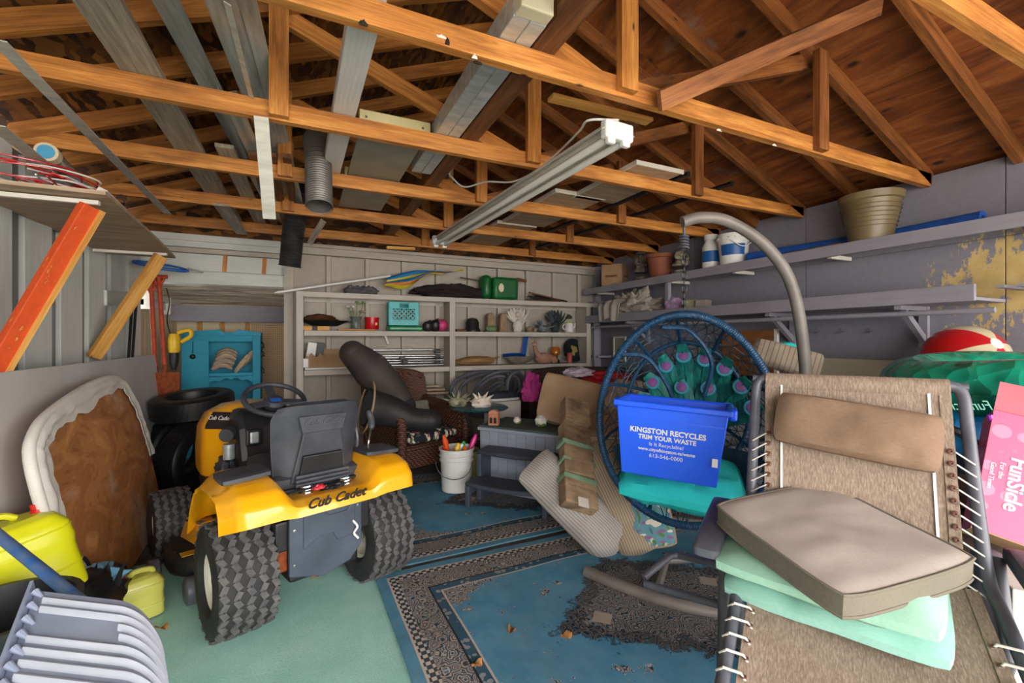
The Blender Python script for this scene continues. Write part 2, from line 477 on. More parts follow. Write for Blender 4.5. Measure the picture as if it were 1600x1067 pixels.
def smooth_path(pts, n=6):
    """Catmull-Rom through the given points"""
    P = [Vector(p) for p in pts]; P = [P[0] * 2 - P[1]] + P + [P[-1] * 2 - P[-2]]; out = []
    for i in range(1, len(P) - 2):
        for k in range(n):
            t = k / n; a, b, c, d = P[i - 1:i + 3]
            out.append(.5 * ((2 * b) + (c - a) * t + (2 * a - 5 * b + 4 * c - d) * t * t + (3 * b - a - 3 * c + d) * t ** 3))
    return out + [P[-2]]
def text(name, body, size, mat, parent, m, depth=.0006, align='CENTER', shear=0, xs=1, bold=0):
    cu = bpy.data.curves.new(name, 'FONT'); cu.body = body; cu.size = size; cu.extrude = depth
    cu.align_x = align; cu.align_y = 'CENTER'; cu.shear = shear; cu.offset = bold; cu.resolution_u = 3
    tmp = bpy.data.objects.new(name, cu); COL.objects.link(tmp)
    dg = bpy.context.evaluated_depsgraph_get(); me = bpy.data.meshes.new_from_object(tmp.evaluated_get(dg))
    bpy.data.objects.remove(tmp); me.materials.clear(); me.materials.append(M[mat] if isinstance(mat, str) else mat)
    if xs != 1: me.transform(Matrix.Diagonal((xs, 1, 1, 1)))
    return place(name, me, parent, m)
def basis3(o, x, y):
    """matrix with local x, y along the given directions"""
    x = Vector(x).normalized(); y = Vector(y); z = x.cross(y).normalized(); y = z.cross(x)
    m = Matrix((x, y, z)).transposed().to_4x4(); m.translation = Vector(o); return m

# ------------------------------------------------------------------ the room
XL, XR, YB, ZT = -1.45, 4.0, 5.5, 2.42
XC = (XL + XR) / 2 + .02
SLOPE = .4
ground = struct(MB().b(-9, 12, -16, -1.9, -.12, -.02).obj('ground', 'drive', smooth=False))
floor = struct(MB().b(XL - .2, XR + .2, -1.9, 7.3, -.12, 0).obj('floor', 'concrete', smooth=False))

# left wall: wide painted boards standing proud of the panel behind
wl = struct(MB().b(XL - .1, XL, -1.9, YB, 0, ZT).obj('wall_left', 'panel_left', smooth=False))
y = -.78 - .425 * 2
while y < YB - .1:
    board('board', (XL + .028, y + .14, .0), (XL + .028, y + .14, ZT - .02), .25, .03, 'paint_left', wl, up=(1, -.1, 0), bevel=.004)
    y += .425
# right wall: big painted sheets with narrow seams
wr = struct(MB().b(XR + .012, XR + .12, -1.9, YB + .1, 0, ZT + .08).obj('wall_right', 'paint_mauve', smooth=False))
for y0, y1 in ((-1.9, -.0), (.0, 1.22), (1.226, 2.45), (2.456, 3.68), (3.686, 4.9), (4.906, YB)):
    for z0, z1 in ((0, 2.0), (2.004, ZT + .08)):
        MB().b(XR, XR + .012, y0, y1, z0, z1).obj('wall_panel', 'wall_right', wr, False, .002)
# back wall beside the alcove
wb = struct(MB().b(-.14, XR + .1, YB, YB + .1, 0, ZT).obj('wall_back', 'panel_beige', smooth=False))
xs = [-.13] + [.283 + .4195 * k for k in range(9)]
for a, b in zip(xs, xs[1:] + [XR]):
    MB().b(a + .03, b - .024, YB - .012, YB, .0, 2.28).obj('wall_panel', 'panel_beige', wb, False, .002)
for x in xs:
    board('stud', (x, YB - .03, 0), (x, YB - .03, 2.29), .046, .06, 'paint_beige', wb, up=(0, 1, 0))
for z, dd in ((2.315, .09), (2.355, .075), (2.395, .085)):
    board('wall_plate', (-.14, YB - dd / 2, z), (XR, YB - dd / 2, z), dd, .037, 'paint_beige', wb)
board('jamb', (-.12, YB - .02, 0), (-.12, YB - .02, 2.3), .09, .09, 'paint_beige', wb, up=(0, 1, 0))
board('corner_post', (XR - .05, YB - .05, 0), (XR - .05, YB - .05, ZT), .09, .09, 'paint_mauve', wb, up=(0, 1, 0))
# header above the alcove opening
hd = struct(MB().b(XL - .1, -.14, YB + .03, YB + .1, 1.92, ZT).obj('trim_1', 'paint_left', smooth=False))
for z, h, mt, dd in ((1.985, .13, 'paint_left', .06), (2.14, .17, 'paint_left', .03), (2.255, .05, 'paint_beige', .07), (2.315, .065, 'paint_left', .08), (2.385, .07, 'paint_left', .06)):
    board('header_board', (XL, YB + .03 - dd / 2, z), (-.16, YB + .03 - dd / 2, z), dd, h - .004, mt, hd)
for x in (-.72, -.36):
    board('wood_strip', (x, YB - .003, 2.06), (x + .01, YB - .003, 2.23), .04, .012, 'truss', hd, up=(0, 1, 0))
# alcove
wal = struct(MB().b(XL - .12, XL - .02, YB + .1, 7.2, 0, 1.93).obj('wall_alcove_left', 'cream', smooth=False))
y = YB + .12
while y < 7.1:
    board('siding_board', (XL - .01, y + .075, 0), (XL - .01, y + .075, 1.9), .146, .02, 'cream', wal, up=(1, 0, 0), bevel=.004)
    y += .152
tr2 = struct(MB().b(XL - .0, XL + .07, YB + .14, 7.0, 1.77, 1.83).obj('trim_2', 'white_paint', smooth=False, bevel=.006))
MB().b(XL + .0, XL + .045, YB + .1, 7.0, 1.69, 1.767).obj('moulding', 'white_paint', tr2, False, .01)
MB().b(XL + .0, XL + .10, YB + .1, YB + .17, 1.66, 1.9).obj('end_block', 'white_paint', tr2, False, .008)
MB().b(XL + .0, XL + .09, YB + .86, YB + .92, 1.64, 1.84).obj('end_block', 'white_paint', tr2, False, .008)
t = NT('pegboard'); v = t.coord()
hx = t.n('ShaderNodeVectorMath', _operation='FRACTION', i0=t.n('ShaderNodeMapping', Vector=v, Scale=(39, 39, 39)).outputs[0])
ln = t.n('ShaderNodeSeparateXYZ', Vector=hx)
q = t.math('ADD', t.math('POWER', t.math('SUBTRACT', ln.outputs[0], .5), 2), t.math('POWER', t.math('SUBTRACT', ln.outputs[2], .5), 2))
M['peg'] = t.done(t.mix(t.math('LESS_THAN', q, .035), 'e6c49b', '7d5a3a'), .7)
wab = struct(MB().b(XL - .1, 0, 7.1, 7.2, 0, 1.86).obj('wall_alcove_back', 'cream', smooth=False))
MB().b(-.62, -.16, 7.08, 7.1, .3, 1.56).obj('pegboard', 'peg', wab, False)
for x in (-1.2, -.95, -.66):
    board('stud', (x, 7.08, 0), (x, 7.08, 1.6), .05, .04, 'pine', wab, up=(0, 1, 0))
wr2 = struct(MB().b(-.16, -.06, YB + .1, 7.1, 0, 1.93).obj('wall_alcove_right', 'panel_beige', smooth=False))
board('alcove_beam', (XL, 6.75, 1.68), (-.16, 6.75, 1.68), .06, .2, M['paint_mauve'], wab, bevel=.004)
# corrugated clear sheet that roofs the alcove
t = NT('clear_corrugated'); v = t.coord()
cc = t.ramp(t.noise(t.n('ShaderNodeMapping', Vector=v, Scale=(1, 9, 1)).outputs[0], 2.2, 5), [(.3, '5b554e'), (.7, 'a8a298')])
tl = t.n('ShaderNodeBsdfTranslucent', Color=cc); mx = t.n('ShaderNodeMixShader', i0=.24)
t.put(mx.inputs[1], t.b.outputs[0]); t.put(mx.inputs[2], tl.outputs[0]); t.put(t.t.nodes['Material Output'].inputs[0], mx.outputs[0])
M['corr'] = t.done(cc, .3)
ceil2 = struct(MB().sheet(lambda u, w: (XL + u * 1.3, YB + .1 + w * 1.55, 1.93 - .1 * w + .014 * math.sin(w * 2 * math.pi * 19)), 2, 190, .004).obj('ceiling_alcove', 'corr'))

# roof: sheathing sheets, boarded on rafters
ceil = struct(thing('ceiling', None, None, (XC, 2, ZT)))
RT = .105                                             # rafters hang below the sheathing
def roof_pt(x, y, dz=0):
    return Vector((x, y, ZT + .0 + (XR - abs(x - XC) * 1 - XC + 0) * SLOPE + dz)) if False else Vector((x, y, ZT + ((XR - XC) - abs(x - XC)) * SLOPE + dz))
half = XR - XC
for side, mt in ((-1, 'osb'), (1, 'plyroof')):
    cuts = [0, 1.22, 2.44, half + .35] if side < 0 else [0, .65, 1.87, half + .35]
    for i in range(len(cuts) - 1):
        ys = [-1.9 - .6 * (i % 2) + 2.44 * k for k in range(5)]
        for y0, y1 in zip(ys, ys[1:]):
            y0, y1 = max(y0, -1.9), min(y1, YB + .1)
            if y1 - y0 < .05: continue
            s0, s1 = cuts[i] + .002, cuts[i + 1] - .002
            a = Vector((XC + side * s0, (y0 + y1) / 2, ZT + (half - s0) * SLOPE + RT + .012)); b = Vector((XC + side * s1, (y0 + y1) / 2, ZT + (half - s1) * SLOPE + RT + .012))
            L = (b - a).length; W = (y1 - y0) / 2 - .003
            MB().b(-W, W, 0, L, -.006, .006).obj('roof_sheet', mt, ceil, False, m=basis3(a, (0, 1, 0) if side < 0 else (0, -1, 0), b - a))
board('ridge_board', (XC, -1.9, ZT + half * SLOPE + .04), (XC, YB, ZT + half * SLOPE + .04), .035, .12, 'rafter_r', ceil)
rf = struct(thing('roof', None, None, (XC, 2, ZT + 1.2)))
for side in (-1, 1):
    a = Vector((XC, 2.3, ZT + half * SLOPE + RT + .045)); b = Vector((XC + side * (half + .4), 2.3, ZT - .4 * SLOPE + RT + .045))
    MB().b(-4.25, 3.35, -.03, (b - a).length, -.02, .015).obj('roof_felt', 'black', rf, False, m=basis3(a, (0, 1, 0), b - a))
# gable end over the back wall
gb = struct(MB().prism([(XL - .1, ZT - .0), (XR + .1, ZT - .0), (XR + .1, ZT + .25), (XC, ZT + half * SLOPE + .3), (XL - .1, ZT + .25)], -YB - .1, -YB - .03, Matrix.Rotation(R(90), 4, 'X')).obj('wall_gable', 'osb', smooth=False))

gf = struct(MB().prism([(XL - .1, 2.44), (XR + .1, 2.44), (XR + .1, ZT + .25), (XC, ZT + half * SLOPE + .3), (XL - .1, ZT + .25)], 1.83, 1.9, Matrix.Rotation(R(90), 4, 'X')).obj('wall_front', 'paint_left', smooth=False))
ORD = ['nearest the open door', 'second from the open door', 'third from the open door', 'fourth from the open door', 'second from the back wall', 'nearest the back wall']
def rafters(y, par):
    for side, mt in ((-1, 'rafter_l'), (1, 'rafter_r')):
        a = Vector((XC + side * .02, y, ZT + half * SLOPE + .055)); b = Vector((XC + side * half, y, ZT + .055))
        board('rafter', a, b, .04, .092, mt, par)
for i in range(6):
    y = .72 + .88 * i
    tr = thing('roof_truss', 'orange-brown timber roof truss with chord and webs, ' + ORD[i], 'truss', (XC, y, ZT), group='timber roof trusses')
    rafters(y, tr)
    ch = board('bottom_chord', (XL + .02, y, ZT + .045), (XR - .02, y, ZT + .045), .04, .09, 'truss', tr)
    dy = -.04
    kt = ZT + half * SLOPE
    board('king_post', (XC, y + dy, ZT + .02), (XC, y + dy, kt + .04), .09, .038, 'truss', tr, up=(0, 1, 0))
    for side in (-1, 1):
        px = XC + side * 1.39; pz = ZT + (half - 1.39) * SLOPE
        board('web_post', (px, y + dy, ZT + .01), (px, y + dy, pz + .05), .085, .038, 'truss' if side < 0 else 'rafter_r', tr, up=(0, 1, 0))
        board('web_diagonal', (XC + side * .05, y + dy * .0 + .04, ZT + .06), (px, y + .04, pz + .03), .085, .038, 'truss' if side < 0 else 'rafter_r', tr, up=(0, 1, 0))
ORD2 = ['first from the open door', 'second from the open door', 'third from the open door', 'fourth from the open door', 'fifth from the open door']
for i in range(5):
    y = 1.16 + .88 * i
    tr = thing('rafter_pair', 'plain pair of timber rafters between trusses, ' + ORD2[i], 'rafters', (XC, y, ZT), group='rafter pairs without chords')
    rafters(y, tr)

# ------------------------------------------------------------------ floor coverings
mc = MB().sheet(lambda u, v: (XL + .03 + u * 1.95, .1 + v * 3.25, .012 + .004 * noise.noise(Vector((u * 6, v * 9, 0)))), 24, 36, .012).obj('carpet', 'mint')
tag(mc, 'pale mint green carpet under the yellow ride-on mower', 'carpet')
M['rug'] = rug_mat(1.27, .86)
def rug(loc, label, rz=0, hx=1.27, hy=.86):
    o = MB().sheet(lambda u, v: ((u * 2 - 1) * hx, (v * 2 - 1) * hy, .006 * noise.noise(Vector((u * 7 + loc[0], v * 6, loc[1]))) + .002), 60, 44, .008).obj('rug', 'rug', m=Matrix.LocRotScale(Vector(loc), Euler((0, 0, rz)), None))
    return tag(o, label, 'rug', 'blue oriental rugs on the floor')
rug((1.66, 1.755, .026), 'blue oriental rug with dark medallion, nearest, running under the lounge chair', R(1.0))
rug((1.64, 3.545, .024), 'worn blue oriental rug behind, under the steps and white pail', R(1.5))

# ------------------------------------------------------------------ shelving along the back wall
su = thing('shelf_unit', 'beige painted built-in shelves with two bays on the back wall', 'shelves', (1.8, 5.35, 0))
SF = 5.2
for x in (-.01, 1.65, 3.62):
    board('divider', (x, 5.33, 0), (x, 5.33, 1.82), .26, .042, 'paint_shelf', su, up=(1, 0, 0), bevel=.003)
for x in (-.01, 1.65, 3.62):
    board('face_post', (x, SF - .01, 0), (x, SF - .01, 1.86 if x < 1 else 1.82), .068, .03, 'paint_shelf', su, up=(0, 1, 0), bevel=.003)
for z, x0, x1 in ((1.84, -.04, 3.78), (1.43, .03, 3.6), (1.01, .03, 3.6)):
    MB().b(x0, x1, SF + .005, YB - .01, z, z + .02).obj('shelf_board', 'paint_shelf', su, False, .002)
    for a, b in (((x0, 1.69) if z > 1.8 else (.03, 1.615)), ((1.69, x1) if z > 1.8 else (1.685, 3.585))):
        board('shelf_edge', (a, SF - .008, z - .008), (b, SF - .008, z - .008), .026, .056, 'paint_shelf', su, bevel=.003)
for a, b in ((.03, 1.61), (1.68, 3.58)):
    board('back_cleat', (a, 5.46, 1.8), (b, 5.46, 1.8), .03, .06, 'paint_shelf', su)
board('hanging_peg', (.86, SF + .02, 1.41), (.89, SF - .03, 1.3), .03, .025, 'white_paint', su, up=(1, 0, 0))

# ------------------------------------------------------------------ shelves on the right wall
us = thing('wall_shelf', 'long grey upper shelf on the right wall holding pots and pails', 'shelf', (3.85, 2.5, 2.0))
MB().b(3.69, XR - .002, .4, 5.36, 2.045, 2.07).obj('shelf_board', 'paint_mauve', us, False, .003)
board('shelf_edge', (3.675, .4, 2.03), (3.675, 5.36, 2.03), .03, .085, 'paint_mauve', us, bevel=.003)
for y in (1.02, 2.1, 2.95, 3.75, 5.1):
    board('bracket_arm', (3.72, y, 1.997), (XR - .01, y, 1.997), .03, .03, 'white_paint', us)
ls = thing('wall_shelf', 'long grey trough shelf below with deep front board and hanging rail', 'shelf', (3.8, 3.1, 1.6))
MB().b(3.6, XR - .002, 1.22, 5.2, 1.585, 1.605).obj('shelf_board', 'paint_mauve', ls, False, .003)
board('front_board', (3.585, 1.22, 1.63), (3.585, 5.2, 1.63), .028, .1, 'paint_mauve', ls, bevel=.003)
MB().tube([(3.66, 1.16, 1.525), (3.66, 5.25, 1.525)], .018, 10).obj('hanging_rail', 'paint_mauve', ls)
for y in (1.62, 2.55, 4.4):
    board('bracket_post', (XR - .02, y, 1.3), (XR - .02, y, 1.585), .05, .035, 'paint_mauve', ls, up=(1, 0, 0))
    board('bracket_arm', (3.63, y, 1.568), (XR - .01, y, 1.568), .04, .03, 'paint_mauve', ls)
    board('bracket_brace', (3.7, y, 1.55), (XR - .03, y, 1.35), .04, .035, 'paint_mauve', ls, up=(0, 1, 0))
for y in (.98, 1.06, 1.14):
    board('slat', (3.66, y, 1.66), (XR - .01, y, 1.66), .035, .016, 'paint_mauve', ls)
p = at(1044, 440, X=3.7)
board('divider_post', (3.7, p.y, 1.68), (3.7, p.y, 1.985), .045, .045, 'paint_mauve', ls, up=(1, 0, 0))
for y, on_ in ((1.95, 'nearest'), (2.15, 'second nearest'), (2.34, 'middle'), (2.75, 'second farthest'), (3.0, 'farthest')):
    hk = MB(); hk.tube([(XR, y, 1.42), (XR - .05, y - .01, 1.41), (XR - .065, y - .012, 1.44)], .005, 6)
    tag(hk.obj('wall_hook', 'steel'), None, 'hook', 'hooks below the trough shelf')['label'] = on_ + ' of the small steel hooks in the mauve wall below the trough shelf'
cs = thing('corner_shelf', 'narrow grey corner shelves beside the back shelf unit', 'shelf', (3.88, 5.3, 1.0))
for z in (1.86, 1.52, 1.1):
    MB().b(3.74, XR - .01, 5.12, 5.38, z, z + .03).obj('shelf_board', 'paint_mauve', cs, False, .003)
board('upright', (3.76, 5.2, .4), (3.76, 5.2, 1.88), .04, .09, 'paint_mauve', cs, up=(1, 0, 0))

# ------------------------------------------------------------------ plywood shelf on the left wall
pl = thing('plywood_shelf', 'sagging plywood shelf high on the left wall held by two braces', 'shelf', (-1.2, 3.6, 2.0))
MB().sheet(lambda u, v: (XL + .04 + u * (.58 - .12 * v), 2.72 + v * 1.88, 2.05 + .012 * math.sin(3.1 * v)), 4, 12, .018).obj('board', 'ply_shelf', pl, False)
board('edge_strip', (-1.35, 2.86, 2.018), (-.89, 2.84, 2.018), .025, .02, 'white_paint', pl)
board('edge_strip', (-1.4, 4.36, 2.02), (-.95, 4.34, 2.02), .025, .02, 'white_paint', pl)
t = NT('scraped_orange_paint'); v = t.coord(rand=True)
nz = t.noise(t.n('ShaderNodeMapping', Vector=v, Scale=(5, 14, 14)).outputs[0], 2.4, 8, .7)
edge = t.math('ABSOLUTE', t.n('ShaderNodeSeparateXYZ', Vector=v).outputs[1])
M['orange_brace'] = t.done(t.ramp(nz, [(.44, 'd4521f'), (.6, 'c9481a'), (.62, 'd89a55')], 'LINEAR'), .65)
a, b = Vector((-.93, 2.86, 2.005)), Vector((-1.405, 2.9, .93))
o = board('brace', a, b, .085, .04, 'orange_brace', pl, up=(1, -.6, 0), bevel=.004); o['label'] = 'brace with scraped orange paint'
board('brace_side', a + Vector((.028, .028, -.01)), b + Vector((.028, .028, 0)), .02, .05, 'pine', pl, up=(1, -.6, 0))
o = board('brace', (-.985, 4.32, 2.005), (-1.38, 4.3, 1.22), .085, .045, 'pine', pl, up=(1, -.8, 0), bevel=.004); o['label'] = 'bare yellow pine brace'
tag(board('cleat', (XL + .05, 4.55, 1.68), (XL + .05, 5.18, 1.73), .04, .12, 'paint_left', bevel=.004), 'short pale grey board nailed flat to the left wall', 'board')

# ------------------------------------------------------------------ things stored on the roof timbers
ZC = ZT + .092
def loose(name, label, cat, a, b, w, h, mt, group=None, up=(0, 0, 1), bevel=.002):
    return tag(board(name, a, b, w, h, mt, up=up, bevel=bevel), label, cat, group)
loose('timber_beam', 'dark brown timber beam lying lengthwise on the roof trusses', 'beam', (.885, .9, ZC + .075), (.885, 5.3, ZC + .075), .1, .15, 'dark_beam')
loose('plank', 'wide weathered grey plank lying across the trusses on the left', 'plank', (-.64, 1.5, ZC + .016), (-.6, 5.35, ZC + .016), .15, .03, 'grey_wood', 'stored planks')
loose('plank', 'short weathered plank lying beside the wide plank on the left', 'plank', (-.42, 3.2, ZC + .014), (-.36, 5.35, ZC + .014), .1, .026, 'grey_wood', 'stored planks')
loose('plank', 'dark brown narrow plank between the flashing strips, left one', 'plank', (-.27, 3.25, ZC + .014), (-.24, 5.3, ZC + .014), .06, .026, 'dark_beam', 'stored planks')
loose('plank', 'dark brown narrow plank between the flashing strips, right one', 'plank', (-.17, 3.22, ZC + .014), (-.14, 5.3, ZC + .014), .06, .026, 'dark_beam', 'stored planks')
loose('plank', 'dark brown plank end standing beside the grey metal strip', 'plank', (-.08, 3.2, ZC + .014), (-.05, 4.9, ZC + .014), .05, .03, 'dark_beam', 'stored planks')
loose('plank', 'short grey board hanging down from the last trusses on the left', 'plank', at(345, 320, Z=2.409), at(378, 365, Z=2.409), .1, .018, 'grey_wood', 'stored planks', up=(0, .5, 1))
loose('plank', 'small pine offcut nailed under the truss above the back shelves', 'plank', at(604, 387, Y=5.0), at(648, 389, Y=5.0), .05, .03, 'pine', 'stored planks')
loose('plank', 'thin stick hanging beside the black duct near the back wall', 'plank', at(505, 345, Y=4.3), at(484, 380, Y=4.6), .05, .02, 'grey_wood', 'stored planks', up=(0, 1, 0))
# metal flashing: folded strips
def flashing(label, a, b, w, mt='flash', fold=.4, lift=0):
    a, b = Vector(a), Vector(b); L = (b - a).length
    pr = [(-w / 2, w * fold), (-w * .42, .0), (w * .1, .012), (w / 2, w * fold * .8)]
    def fn(u, v):
        q = v * 3; i = min(int(q), 2); f = q - i
        x, z = (pr[i][0] * (1 - f) + pr[i + 1][0] * f, pr[i][1] * (1 - f) + pr[i + 1][1] * f)
        return (u * L, -x, z)
    o = MB().sheet(fn, 10, 6, .002).obj('flashing_strip', mt, m=frame(a, b), smooth=False)
    return tag(o, label, 'flashing', 'metal strips stored on the trusses')
flashing('bent bare metal flashing sticking up beside the wide grey plank', (-.52, 2.1, ZC + .22), (-.2, 5.0, ZC + .02), .1)
flashing('wide shiny folded flashing with a torn end, upper middle left', (-.3, 2.0, ZC + .18), (-.05, 4.6, ZC + .01), .13)
flashing('narrow shiny flashing to the right of the wide folded one', (-.2, 2.05, ZC + .2), (.02, 4.9, ZC + .01), .07)
flashing('dull flashing lying flat left of the brown narrow planks', (-.33, 2.6, ZC + .05), (-.14, 5.1, ZC + .01), .08)
def strip(label, pts, w, mt='alu', up=(0, -1, .3)):
    P = [Vector(p) for p in pts]; o = MB()
    for p, q in zip(P, P[1:]): o.bar(p, q, w, .004, up)
    o = o.obj('metal_strip', mt, smooth=False); return tag(o, label, 'metal strip', 'metal strips stored on the trusses')
strip('long dull aluminium strip running under the trusses in the upper left corner', [at(-5, 62, Z=2.36), at(262, 334, Z=2.36)], .05, up=(0, 0, 1))
strip('thin bright aluminium strip slanting between first two trusses', [at(355, 5, Y=1.7), at(396, 165, Y=2.55)], .022, up=(.2, -1, .4))
strip('dull hanging metal strip in front of the trusses left of the grey duct', [at(408, 182, Y=2.43), at(418, 300, Y=2.62), at(421, 342, Y=2.7)], .062, up=(0, -1, .2))
strip('pale metal strip in the upper left corner above the plywood shelf', [at(-8, 195, Z=2.2), at(60, 250, Z=2.2)], .06, up=(0, 0, 1))
# white downspout
ds = thing('downspout', 'long white ribbed downspout lying on the trusses', 'downspout', (.2, 2.3, ZC))
MB().b(-.056, .056, 0, 2.05, 0, .075).obj('pipe', 'white', ds, False, .008, m=Matrix.LocRotScale(Vector((.215, 1.42, ZC + .004)), Euler((0, 0, R(.6))), None))
for dx in (-.03, -.01, .01, .03):
    MB().b(dx - .004, dx + .004, 0, 2.04, -.003, .0).obj('rib', 'white', ds, False, m=Matrix.LocRotScale(Vector((.215, 1.425, ZC + .004)), Euler((0, 0, R(.6))), None))
# galvanised box duct with cream end block
gd = thing('metal_duct', 'galvanised sheet metal box duct beside the dark beam', 'duct', (.76, 2, ZC))
for x0, x1 in ((.69, .757), (.759, .826)):
    MB().b(x0, x1, 1.45, 3.1, ZC + .001, ZC + .1).obj('duct_channel', 'galv', gd, False, .004)
MB().b(.692, .824, 1.39, 1.45, ZC + .0, ZC + .1).obj('end_cap', flat('cream_end', 'c2bda2', 'd2cdb2', 6, .5), gd, False, .006)
# cream metal fittings lying on the trusses
M['cream_metal'] = flat('cream_enamel', 'cfc99a', 'ddd7ab', 5, .35)
M['grey_panel'] = flat('dull_grey_panel', '8b887a', '9f9c8e', 4, .5)
cf = thing('heater_panel', 'cream enamelled metal panel with flanged ends above the trusses', 'panel', (.45, 3, ZC))
MB().b(.3, .66, 2.56, 4.2, ZC + .01, ZC + .03).obj('panel', 'grey_panel', cf, False, .003)
for y0 in (2.53, 3.42):
    MB().b(.285, .675, y0, y0 + .05, ZC + .004, ZC + .085).obj('flange', 'cream_metal', cf, False, .004)
    for x in (.32, .63):
        MB().tube([(x, y0 - .004, ZC + .045), (x, y0 + .002, ZC + .045)], .007, 8).obj('screw', 'steel', cf)
MB().b(.47, .5, 2.62, 2.7, ZC + .085, ZC + .12).obj('clip', 'white', cf, False)
# pale boards and black rods over the right hand trusses
for nm, x0, x1, y0, y1 in (('nearest of the pale flat panels lying on the right hand trusses', 2.02, 2.42, 2.34, 3.1), ('middle pale flat panel lying on the right hand trusses', 1.82, 2.28, 3.05, 4.05), ('farthest pale flat panel lying on the trusses near the back', 1.78, 2.2, 4.1, 5.2)):
    fp = MB().b(x0, x1, y0, y1, ZC + .004, ZC + .022).obj('flat_panel', 'ply_shelf', smooth=False)
    tag(fp, nm, 'panel', 'pale panels on the trusses')
    MB().b(x0 - .012, x1 + .012, y0 - .012, y0, ZC + .0, ZC + .03).obj('edge_band', 'white_paint', fp, False)
    MB().b(x0 - .012, x0, y0, y1, ZC + .0, ZC + .03).obj('edge_band', 'white_paint', fp, False)
for lb, x0, x1 in (('left black pipe lying lengthwise on the right trusses', 2.5, 2.42), ('right black pipe lying lengthwise on the right trusses', 2.95, 2.72)):
    tag(MB().tube([(x0, 2.35, ZC + .02), (x1, 5.2, ZC + .02)], .02, 10).obj('black_pipe', 'black'), lb, 'pipe', 'black pipes on the trusses')
loose('board', 'bowed loose board slanting up from the first truss', 'board', at(1030, 158, Y=1.52), at(1375, 8, Y=1.2), .085, .03, 'rafter_r', up=(0, 1, .5))
loose('board', 'short cream board lying on the trusses behind the lamp', 'board', at(860, 152, Z=ZC + .02), at(1015, 190, Z=ZC + .02), .06, .02, 'pine')
loose('board', 'dark board lying behind the fluorescent lamp on the trusses', 'board', (1.62, 1.9, ZC + .02), (1.5, 5.2, ZC + .02), .09, .03, 'dark_beam')
# flexible ducts
def flexduct(name, label, pts, r, mt, pitch=.017):
    P = smooth_path(pts, 8); t0 = thing(name, label, 'duct', P[-1])
    L = sum((b - a).length for a, b in zip(P, P[1:])); n = int(L / pitch) * 2
    # resample
    Q = []; acc = [0]
    for a, b in zip(P, P[1:]): acc.append(acc[-1] + (b - a).length)
    for k in range(n + 1):
        s = L * k / n; j = max(i for i in range(len(acc)) if acc[i] <= s + 1e-9); j = min(j, len(P) - 2)
        Q.append(P[j].lerp(P[j + 1], (s - acc[j]) / max(acc[j + 1] - acc[j], 1e-6)))
    MB().tube(Q, [r * (1 if k % 2 else .93) for k in range(n + 1)], 20, caps=False).tube(Q, [r * .9] * (n + 1), 20, caps=False).obj('hose', mt, t0)
    MB().tube([Q[-1] + (Q[-1] - Q[-3]).normalized() * .004 * k for k in (0, 1, 2)], [r * .99, r * 1.03, r * .99], 20, caps=False).obj('end_ring', mt, t0)
    return t0
M['duct_grey'] = flat('duct_grey', '5c5a57', '7c7a76', 6, .45, .3)
flexduct('flexible_duct', 'grey ribbed flexible duct with open end hanging down', [at(494, 232, Y=3.28) + Vector((0, .1, .1)), at(497, 250, Y=3.22), at(499, 322, Y=3.1)], .083, 'duct_grey')
flexduct('flexible_duct', 'black flexible duct hanging by the back wall', [at(476, 285, Y=4.5), at(461, 345, Y=4.55), at(453, 415, Y=4.6)], .095, flat('duct_black', '242426', '353537', 8, .6))
# fluorescent lamp, cable and junction box
fl = thing('fluorescent_lamp', 'long two tube fluorescent lamp hung under the trusses', 'lamp', (1.32, 3, 2.33))
A, B = Vector((1.375, 1.72, 2.34)), Vector((1.27, 4.4, 2.34)); fm = frame(A, B); L = (B - A).length
M['lamp_white'] = flat('lamp_enamel', 'b7b1a6', 'cfcabf', 6, .4, stretch=(1, 8, 8))
M['tube_glass'] = flat('tube_glass', 'e4e2da', 'efede6', 3, .2)
MB().b(0, L, -.045, .045, .0, .055).obj('channel', 'lamp_white', fl, False, .003, m=fm)
MB().sheet(lambda u, v: (u * L, -.1 + .2 * v, .012 - .04 * abs(v * 2 - 1) ** 1.5 + .03), 1, 10, .003).obj('reflector', 'lamp_white', fl, m=fm)
for sx in (0, L - .035):
    MB().b(sx - .012, sx + .035, -.085, .085, -.035, .05).obj('end_cap', 'white', fl, False, .01, m=fm)
for sy in (-.045, .045):
    MB().tube([(.03, sy, -.028), (L - .03, sy, -.028)], .019, 12).obj('tube', 'tube_glass', fl, m=fm)
    for sx in (-.008, L - .02): MB().b(sx, sx + .03, sy - .024, sy + .024, -.06, -.008).obj('lamp_holder', 'white', fl, False, .008, m=fm)
for yy in (2.48, 3.36, 4.24): MB().tube([A.lerp(B, (yy - 1.72) / 2.68) + Vector((0, 0, .05)), A.lerp(B, (yy - 1.72) / 2.68) + Vector((0, 0, .09))], .004, 6).obj('hanger', 'steel', fl)
jb = thing('junction_box', 'small grey metal junction box with lamp cable on a truss', 'box', at(695, 268, Y=3.28))
bc = at(695, 265, Y=3.28)
MB().c(bc, (.09, .05, .09)).obj('body', 'galv', jb, False, .008)
MB().tube([bc + Vector((-.0, -.03, -.045)), bc + Vector((0, -.03, -.075))], .022, 10).obj('knockout', 'black', jb)
cab = smooth_path([A + Vector((0, -.0, .06)), at(920, 188, Y=1.8), at(905, 205, Y=1.95), at(870, 240, Y=2.3), at(835, 268, Y=2.55), at(800, 284, Y=2.8), at(760, 284, Y=3.0), at(725, 292, Y=3.2), bc + Vector((.04, -.02, -.05))], 7)
tag(MB().tube(cab, .006, 6).obj('cable', 'white'), 'slack white cable between the fluorescent lamp and the junction box', 'cable')

